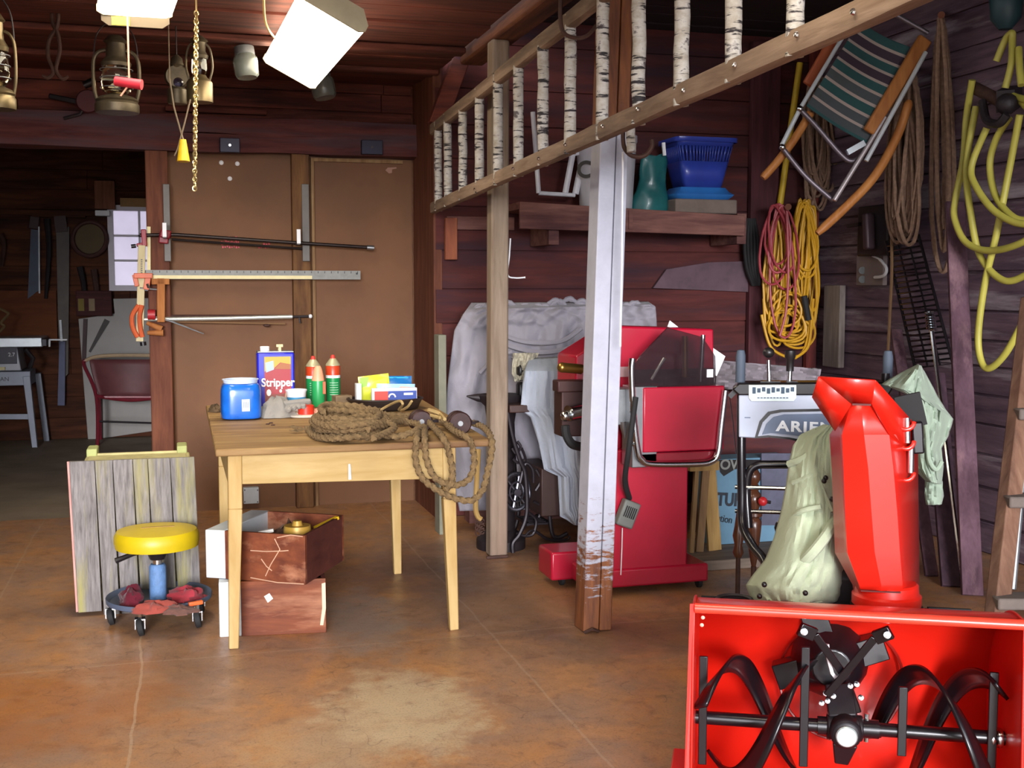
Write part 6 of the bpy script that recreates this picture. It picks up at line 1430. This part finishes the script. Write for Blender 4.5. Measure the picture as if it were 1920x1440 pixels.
# ================================================================== clothes on the handles
m_can = fabric('pale_green_canvas', '#b2bda2', .1, vs=4)
dj0 = dep(toW(V((0, .66, .8))))
def jd(u, v): return dj0+.22-.34*math.sin(math.pi*min(1, max(0, u*.9+.05)))**.7*(.35+.65*min(1, v*1.6))-.12*v
jk = sheet('work_jacket', m_can, [(1545,797),(1500,816),(1488,836),(1480,872),(1476,905),(1466,960),(1452,1010),(1436,1050),(1412,1080),(1400,1098),(1410,1124),(1425,1128)],
      [(1572,800),(1590,830),(1596,870),(1600,905),(1602,950),(1604,1000),(1606,1040),(1608,1070),(1606,1095),(1600,1112),(1590,1126),(1570,1132)], jd, 'pale green canvas jacket draped from the console over the engine', 'jacket', 44, 70, .022, 9, 4, .0, .006)
mb = MB()
dj1 = dj0-.05
for pts, r_ in (([(1480,870),(1510,858),(1540,830),(1556,808)], .012), ([(1505,862),(1530,890),(1548,930),(1560,960)], .007), ([(1470,1075),(1510,1050),(1545,1010),(1566,975)], .016), ([(1468,985),(1500,960),(1540,950)], .008), ([(1488,905),(1515,895),(1540,880)], .009)):
    mb.tube(catmull([P(x,y,d=jd((x-1470)/130, (y-800)/330)+.01) for x,y in pts], 8), r_, 8)
mb.build('sleeve_folds', m_can, jk)
mb = MB()
for x, y in ((1548,896),(1545,902),(1560,936),(1424,1118),(1433,1096),(1510,1112)): q = P(x, y, d=jd(.5,(y-800)/330)-.045); mb.ball(q, .008, 8)
mb.build('snap_buttons', m_black, jk)
m_hat = fabric('grey_green_canvas', '#94a492', .12, vs=4)
dh = dep(toW(V((.3, .9, .9))))
hd = sheet('canvas_hood', m_hat, [(1722,684),(1690,700),(1655,720),(1672,726),(1712,738),(1716,780),(1712,850),(1716,880),(1738,902)], [(1726,686),(1742,715),(1758,745),(1770,765),(1786,786),(1778,815),(1764,840),(1768,875),(1764,908)], lambda u, v: dh-.12*math.sin(math.pi*u), 'grey green canvas hood hung over the far handlebar grip beside the red chute', 'hood', 26, 40, .03, 6, 9, .0, .006)
sheet('canvas_strap', m_hat, [(1736,900),(1734,925),(1738,946)], [(1766,902),(1768,930),(1764,946)], dh+.02, 'short grey green strap hanging below the canvas hood', 'strap', 8, 10, .012, 4, 2, .02, .006)
mb = MB().tube(catmull([P(x,y,d=dh-.13) for x,y in ((1712,740),(1730,760),(1738,810),(1742,860),(1755,880),(1766,865))], 8), .007, 8); mb.build('corded_edge', m_hat, hd)
# ================================================================== folding chair hung up
dch = 6.15
def H(px, py, dd=0): return P(px, py, d=dch+dd)
t = thing('lawn_chair', 'folded lawn chair with striped green webbing and wooden arms hung high on the wall', 'chair', H(1590, 400))
ctl = [H(1612,40), H(1706,88), H(1628,270), H(1512,198)]
def web(u, v): 
    a = ctl[0]+(ctl[1]-ctl[0])*u; b = ctl[3]+(ctl[2]-ctl[3])*u; return a+(b-a)*v+FW*(.03*math.sin(math.pi*u)+.01*math.sin(v*9))
mats = [fabric('web_green', '#2f4f50', .15), fabric('web_plum', '#40343f', .15), fabric('web_grey', '#4a4f52', .15), fabric('web_line', '#a0908a', .1)]
pat = [0,0,0,3,1,1,1,3,0,0,0,3,1,1,1,3,0,0,0,3,2,2,2,3,0,0,0,3,2,2,2,3,2,2,2,0]
MB().grid(web, 10, 72, lambda i, j: pat[(j//2) % 36]).build('webbing', mats, t, solid=.006)
wa_ = wood('chair_arm', '#9a5a2a', '#cc8a4a', 'z', 5, 6, .5, .1)
m_alu = M('alu_bright', '#c4c8cc', .35, .25, var=.05)
def tb(pts, r=.011, mat=None, name='frame_tube', dd=0): return MB().tube(catmull([H(x,y,dd) for x,y in pts], 6), r, 10).build(name, mat or m_alu, t)
tb([(1600,36),(1500,204)]); tb([(1500,204),(1466,272)], .012); tb([(1736,98),(1624,302)], .012, dd=-.05); tb([(1660,220),(1564,376)], .013, M('alu_dull', '#b9aeb0', .4, .6), dd=-.02)
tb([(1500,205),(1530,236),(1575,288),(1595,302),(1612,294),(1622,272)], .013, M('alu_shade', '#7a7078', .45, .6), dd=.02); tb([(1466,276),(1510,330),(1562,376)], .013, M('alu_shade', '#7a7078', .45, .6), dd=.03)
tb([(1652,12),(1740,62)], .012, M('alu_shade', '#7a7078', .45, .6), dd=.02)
MB().beam(H(1735,72,-.02), H(1628,248,-.02), .035, S(28,dch), (0,0,1), .035, S(22,dch)).build('arm_rest', wa_, t, bevel=.01)
MB().beam(H(1577,52,.06), H(1514,160,.06), .03, S(22,dch)).build('arm_rest', wood('chair_arm_red', '#8a3c20', '#b0603a', 'z', 5, 6, .5, .1), t, bevel=.01)
mb = MB().tube(catmull([H(1705,188,.0), H(1682,255,.01), H(1640,330,.0), H(1588,386,0), H(1532,438,0)], 6), [.014]+[.024]*22+[.02,.016], 10); mb.build('runner', wa_, t)
MB().tube(catmull([H(1520,212,.08), H(1490,260,.08), H(1460,300,.08), H(1430,334,.08)], 6), [.022]*18+[.018], 10).build('runner', wa_, t)
for px, py in ((1500,204),(1467,276)): MB().ball(H(px,py,-.015), .018, 10).build('joint_bolt', m_chrome, t)
MB().beam(H(1588,286,-.02), H(1620,268,-.02), .03, .03).build('joint_plate', m_chrome, t)
MB().tube([H(1650,30), V((H(1650,30).x, H(1650,30).y, ZCR-.0))], .004, 6).build('hanging_cord', m_oldrope, t)

# ================================================================== cords, poles and ropes on the walls
YC_ = YB-.16
def E(px, py, dy=0): return P(px, py, y=YC_+dy)
t = thing('broom_pole', 'yellow pole standing up behind the hung extension cords', 'pole', E(1465, 380)); MB().tube([E(1500,118,.06), E(1463,380,.06), E(1456,440,.06)], .02, 10).build('pole', M('yellow_pole', '#c9a524', .5, var=.15), t)
def hank(name, label_, cat, loops, r, mat, seed=0, n=30, knot=None, twist=None):
    """loops: (px centre top, py top, px centre bottom, py bottom, half width px, depth offset)"""
    rnd = random.Random(seed); mb = MB()
    for (xa, ya, xb, yb, hw_, dd, plane) in loops:
        pts = []
        for i in range(n):
            a = 2*math.pi*i/n; v = (1-math.cos(a))/2; w = hw_*math.sin(a)*(.55+.45*v)
            pts.append(plane(xa+(xb-xa)*v+w+rnd.uniform(-.6,.6), ya+(yb-ya)*v, dd+.012*math.sin(a+xa)))
        if twist: mb.tube(pts, r, 8, True, tw=twist, amp=.2)
        else: mb.tube(pts, r, 6, True)
    if knot: knot(mb)
    return mb
rnd = random.Random(5)
lp = [(1514+rnd.uniform(-14,12), 378+rnd.uniform(-6,10), 1508+rnd.uniform(-16,14), 560+rnd.uniform(-60,70), 16+rnd.uniform(-8,12), rnd.uniform(-.1,.02), E) for i in range(17)]
lp += [(1465+rnd.uniform(-12,10), 400+rnd.uniform(-6,10), 1455+rnd.uniform(-10,20), 590+rnd.uniform(-50,60), 14+rnd.uniform(-6,10), rnd.uniform(-.12,0), E) for i in range(11)]
lp += [(1480+rnd.uniform(-20,20), 560+rnd.uniform(-20,30), 1482+rnd.uniform(-15,15), 625+rnd.uniform(-20,30), 44+rnd.uniform(-12,4), rnd.uniform(-.14,-.06), E) for i in range(9)]
mb = hank('x', '', '', lp, .0078, None, 2)
mb.tube(catmull([E(1432,560,-.1), E(1440,640,-.1), E(1470,668,-.1), E(1505,660,-.1), E(1520,600,-.1), E(1525,560,-.1)], 8), .009, 6); mb.tube(catmull([E(1428,590,-.12), E(1445,650,-.12), E(1480,672,-.12)], 8), .009, 6); mb.tube(catmull([E(1490,672,-.12), E(1515,650,-.12), E(1522,600,-.12)], 8), .009, 6)
one(mb, 'extension_cord', M('cord_yellow', '#c79420', .5, var=.15), 'thick hank of yellow extension cord on the wall below the yellow pole', 'cord')
lp = [(1458+rnd.uniform(-10,14), 382+rnd.uniform(-4,8), 1440+rnd.uniform(-8,60), 540+rnd.uniform(-50,100), 20+rnd.uniform(-8,14), -.14-rnd.uniform(0,.04), E) for i in range(6)]
mb = hank('x', '', '', lp, .0075, None, 3); mb.tube(catmull([E(1475,400,-.2), E(1478,500,-.2), E(1474,580,-.2), E(1462,630,-.2)], 8), .008, 6)
one(mb, 'extension_cord', M('cord_red', '#a03c44', .5, var=.15), 'faded red extension cord looped in front of the yellow hank', 'cord')
one(MB().tube([E(1508,555,-.16), E(1516,600,-.16)], .02, 8), 'cord_plug', m_rubber, 'black plug end dangling on the yellow extension cord', 'plug')
one(MB().cyl(E(1478,388,.12), E(1478,388,-.22), .02, 10), 'wall_peg', m_stud, 'stout wooden peg carrying the yellow and red cords', 'peg')
mb = MB()
for i in range(5): mb.tube(catmull([E(1402+3*i,410,.08), E(1396+6*i,450,.06), E(1400+5*i,500,.06), E(1412+3*i,535,.07)], 6), .012, 6)
one(mb, 'black_hose', m_rubber, 'black looped hose on the wall left of the red cord', 'hose')
one(MB().prism([E(x,y,.12) for x,y in ((1225,540),(1250,505),(1330,492),(1395,490),(1420,520),(1420,548))], (0,.02,0)), 'pale_board', M('dusty_board', '#5c4750', .9, var=.25), 'dusty pale board on the wall between painted post and cords', 'board')
# brown rope hanks on the side wall
XW = XR-.12
def X(px, py, dd=0): return P(px, py, x=XW+dd)
m_r2 = m_oldrope
lp = [(1700+rnd.uniform(-10,14), 140+rnd.uniform(-20,30), 1690+rnd.uniform(-16,16), 440+rnd.uniform(-60,20), 22+rnd.uniform(-14,14), rnd.uniform(-.12,.02), X) for i in range(28)]
one(hank('x', '', '', lp, .0095, None, 7, 40, twist=.045), 'brown_rope', m_r2, 'big hank of old brown rope hanging beside the lawn chair', 'rope')
lp = [(1535+rnd.uniform(-14,14), 150+rnd.uniform(-10,20), 1536+rnd.uniform(-20,20), 375+rnd.uniform(-50,20), 18+rnd.uniform(-8,14), rnd.uniform(-.06,.02), lambda a, b, c=0: P(a, b, y=YB-.12+c)) for i in range(20)]
one(hank('x', '', '', lp, .0085, None, 8, 36, twist=.06), 'brown_rope', m_r2, 'old brown rope hank hanging behind the lawn chair webbing', 'rope')
lp = [(1765, 40, 1768, 510, 26, 0, X), (1764, 30, 1770, 470, 14, -.04, X), (1760, 60, 1766, 430, 8, .03, X)]
one(hank('x', '', '', lp, .0125, None, 9, 44, twist=.055), 'brown_rope', m_r2, 'thick brown rope in long single loops nearest the yellow hose', 'rope')
one(MB().tube(catmull([X(1672,440,-.06), X(1672,520,-.06), X(1668,600,-.05), X(1664,690,-.05)], 8), .009, 6), 'rope_tail', M('tan_line', '#7a5c40', .95), 'single tan rope end dropping from the big brown hank', 'rope')
one(MB().cyl(X(1705,130,.1), X(1705,130,-.16), .018, 10), 'wall_peg', m_stud, 'wooden peg holding the big brown rope hank', 'peg'); one(MB().cyl(X(1765,28,.1), X(1765,28,-.12), .018, 10), 'wall_peg', m_stud, 'wooden peg holding the long single rope loops', 'peg')
# yellow hose on its bracket
XH = XR-.3
def U(px, py, dd=0): return P(px, py, x=XH+dd)
m_hose = M('hose_yellow', '#b3aa4a', .5, var=.12)
t = thing('air_hose', 'pale yellow hose hung in wide loops from the wall bracket', 'hose', U(1850, 690))
R_ = .0165
def hs(pts, name='loop'): return MB().tube(catmull([U(x,y,dd) for x,y,dd in pts], 10), R_, 10).build(name, m_hose, t)
hs([(1823,150,0),(1812,220,.02),(1806,300,0),(1792,370,-.02),(1790,410,-.04),(1812,455,-.05),(1860,470,-.05),(1925,450,-.05),(1980,400,0),(1960,220,0),(1900,180,.05)])
hs([(1830,200,.02),(1812,310,-.02),(1820,400,-.04),(1838,480,-.02),(1880,525,-.02),(1925,515,0),(1990,470,0),(2000,300,.02),(1915,190,.05)])
hs([(1850,240,0),(1822,310,-.03),(1830,350,-.05),(1870,400,-.06),(1930,420,-.05),(2000,380,0)])
hs([(1893,220,.03),(1868,260,.02),(1856,310,.02),(1868,370,.0),(1905,410,-.03),(1950,410,0)])
hs([(1912,215,0),(1890,330,.01),(1868,440,-.02),(1845,540,-.02),(1834,640,-.02),(1848,690,-.02),(1880,670,-.01),(1915,610,0),(1960,520,.02)])
hs([(1868,115,.06),(1885,75,.08),(1897,62,.08),(1898,75,.08),(1896,120,.06),(1885,165,.05)]); hs([(1910,90,.08),(1912,130,.06),(1915,160,.05)])
t = thing('hose_bracket', 'dark hose bracket with a rusty bar on the side wall', 'bracket', U(1870, 200))
MB().cyl(U(1828,165,.05), U(1896,200,.05), .03, 12).build('bar', m_rust, t); MB().beam(U(1885,190,.05), U(1900,180,.27), .08, .1).build('arm', m_iron, t); MB().ball(U(1888,195,.0), .05, 12).build('boss', m_iron, t); MB().tube(catmull([U(1842,190,.0), U(1850,225,-.02), U(1872,232,-.03), U(1888,215,-.02)], 5), .02, 8).build('saddle', m_iron, t)
one(MB().lathe([(.03,0),(.07,.05),(.08,.16),(.05,.22)], X(1885,55,.0), 16), 'teal_fitting', M('teal_dark', '#1e3a40', .5), 'dark teal cone above the yellow hose', 'fitting')
# tool box, hasp and hook
t = thing('wall_box', 'dark box shaped tool hung on the weathered wall under the rope hanks', 'tool', X(1632, 490))
MB().bx(X(1612,400,.11), V((XR-.03, X(1662,485).y, X(1662,485).z))) if False else None
a, b = X(1608, 388), X(1662, 478); MB().bx((XW, b.y, b.z), (XR-.02, a.y, a.z)).build('body', m_iron, t, bevel=.01)
MB().beam(X(1628,400,-.03), X(1630,468,-.03), .06, .05, (0,1,0)).build('motor', M('tool_brown', '#46343a', .5, .3), t, bevel=.012); MB().beam(X(1590,424,-.01), X(1612,420,-.01), .02, .02).build('lever', m_iron, t)
a, b = X(1606, 478, .07), X(1655, 535, .07); t = thing('outlet_plate', 'grey brown outlet plate with two dark holes below the dark tool', 'plate', X(1630, 535)); MB().bx((XW+.07, b.y, b.z), (XR-.02, a.y, a.z)).build('plate', M('plate_taupe', '#7d6f6c', .8, var=.15), t, bevel=.004)
for py in (507, 524): MB().cyl(X(1617,py,.07), X(1617,py,.06), .022, 14).build('hole', m_black, t)
one(MB().tube(catmull([X(1636,480,.05), X(1650,487,.04), X(1662,503,.03), X(1657,517,.03), X(1640,520,.04)], 6), [.006]*6+[.009]*19, 8), 'white_hook', m_white, 'white curved hook screwed into the outlet plate', 'hook')
# wire grate
XG = XR-.16
def GG(px, py, dd=0): return P(px, py, x=XG+dd)
t = thing('wire_grate', 'black wire grate rack leaning aslant on the weathered wall', 'grate', GG(1750, 690))
c4 = [(1661,452),(1722,441),(1787,682),(1716,690)]
MB().tube([GG(*c4[0]), GG(*c4[1]), GG(*c4[2]), GG(*c4[3])], .009, 8, True).build('rim', m_bk, t)
mb = MB()
def gl(u, v): 
    x = (c4[0][0]*(1-u)+c4[1][0]*u)*(1-v)+(c4[3][0]*(1-u)+c4[2][0]*u)*v; y = (c4[0][1]*(1-u)+c4[1][1]*u)*(1-v)+(c4[3][1]*(1-u)+c4[2][1]*u)*v; return GG(x, y, -.03*math.sin(math.pi*u))
for i in range(1, 24): mb.tube([gl(u/6, i/24) for u in range(7)], .0055, 6)
mb.build('cross_wires', m_bk, t)
mb = MB()
for u in (.33, .66): mb.tube([gl(u, v/8) for v in range(9)], .006, 6)
mb.build('long_wires', m_bk, t)
# poles leaning
def lean(px0, py0, xa, px1, py1, nm, mat, label_, cat, r, r1=None, zfoot=True):
    a = P(px0, py0, x=xa); b = P(px1, py1, z=0) if zfoot else P(px1, py1, x=xa-.2); return one(MB().tube([a, b], [r1 or r, r], 10), nm, mat, label_, cat)
d0 = 5.1; XA = 3.45
a = P(1743, 585, d=6.0); b = P(1812, 1142, d=5.25)
t = thing('chrome_rod', 'bright chrome rod with a spring near its top leaning by the wire grate', 'rod', b)
mv = a+(b-a)*.9; MB().tube([a, b], .011, 8).build('rod', m_chrome, t); mb = MB(); 
n_ = 60; mb.tube([a+(b-a)*(.0+.07*i/n_)+V((.022*math.cos(i*.75), .022*math.sin(i*.75), 0)) for i in range(n_)], .006, 5); mb.build('spring', m_chrome, t); MB().cyl(a+(b-a)*.895, a+(b-a)*.91, .016, 8).build('collar', m_black, t)
m_lean = wood('purple_plank', '#4e3540', '#765664', 'z', 4, 9, .8, .3, '#8a6a70', .3)
def plank(px0, py0, d0_, px1, py1, d1_, w, label_, mat=m_lean, nm='leaning_plank'):
    a = P(px0, py0, d=d0_); b = P(px1, py1, d=d1_); b.z = max(b.z, 0)
    return one(MB().beam(b, a, w, .03, (.4,1,0)), nm, mat, label_, 'plank', bevel=.003)
plank(1790, 380, 5.85, 1822, 1148, 5.25, S(36,5.6), 'long plum brown plank leaning on the wall just right of the wire grate')
plank(1680, 620, 6.6, 1745, 1140, 5.6, .06, 'narrow dark plank leaning behind the grey green hood')
plank(1752, 700, 6.0, 1785, 1140, 5.4, .1, 'dark plank leaning behind the chrome rod', wood('dark_plank', '#362430', '#5a404c', 'z'))
# wooden ladder at the right
def LD(px, py, d): return P(px, py, d=d)
t = thing('step_ladder', 'worn wooden step ladder leaning at the right hand wall', 'ladder', P(1870, 1150, z=0))
m_lad = wood('ladder_brown', '#6c4a3a', '#9a7660', 'z', 4, 9, .8, .35, '#4e3830', .4)
bf = P(1858, 1240, d=4.1); bf.z = 0
MB().beam(LD(1868,1160,4.45), LD(1935,560,4.95), S(36,4.4), .06, (0,1,0)).build('rail', m_lad, t, bevel=.006)
q = LD(1868,1160,4.45); q2 = LD(1935,560,4.95); k_ = q+(q-q2)*(q.z/(q2.z-q.z)); MB().beam(k_, q, S(36,4.4), .06, (0,1,0)).build('rail_foot', m_lad, t, bevel=.006)
MB().beam(k_+RT*.42, q2+RT*.36, S(36,4.4), .06, (0,1,0)).build('rail', m_lad, t, bevel=.006)
for py, px in ((1122,1868),(948,1890),(788,1912)):
    c = q+(q2-q)*((q.z-LD(px,py,4.5).z)/(q.z-q2.z)); MB().beam(c-RT*.03-FW*.02, c+RT*.42-FW*.02, .11, .045).build('tread', M('tread_grey', '#6e625c', .85, var=.25), t, bevel=.008)
MB().tube([LD(1918,870,4.7), LD(1897,1105,4.6)], .016, 8).build('stay_rod', m_galv, t)
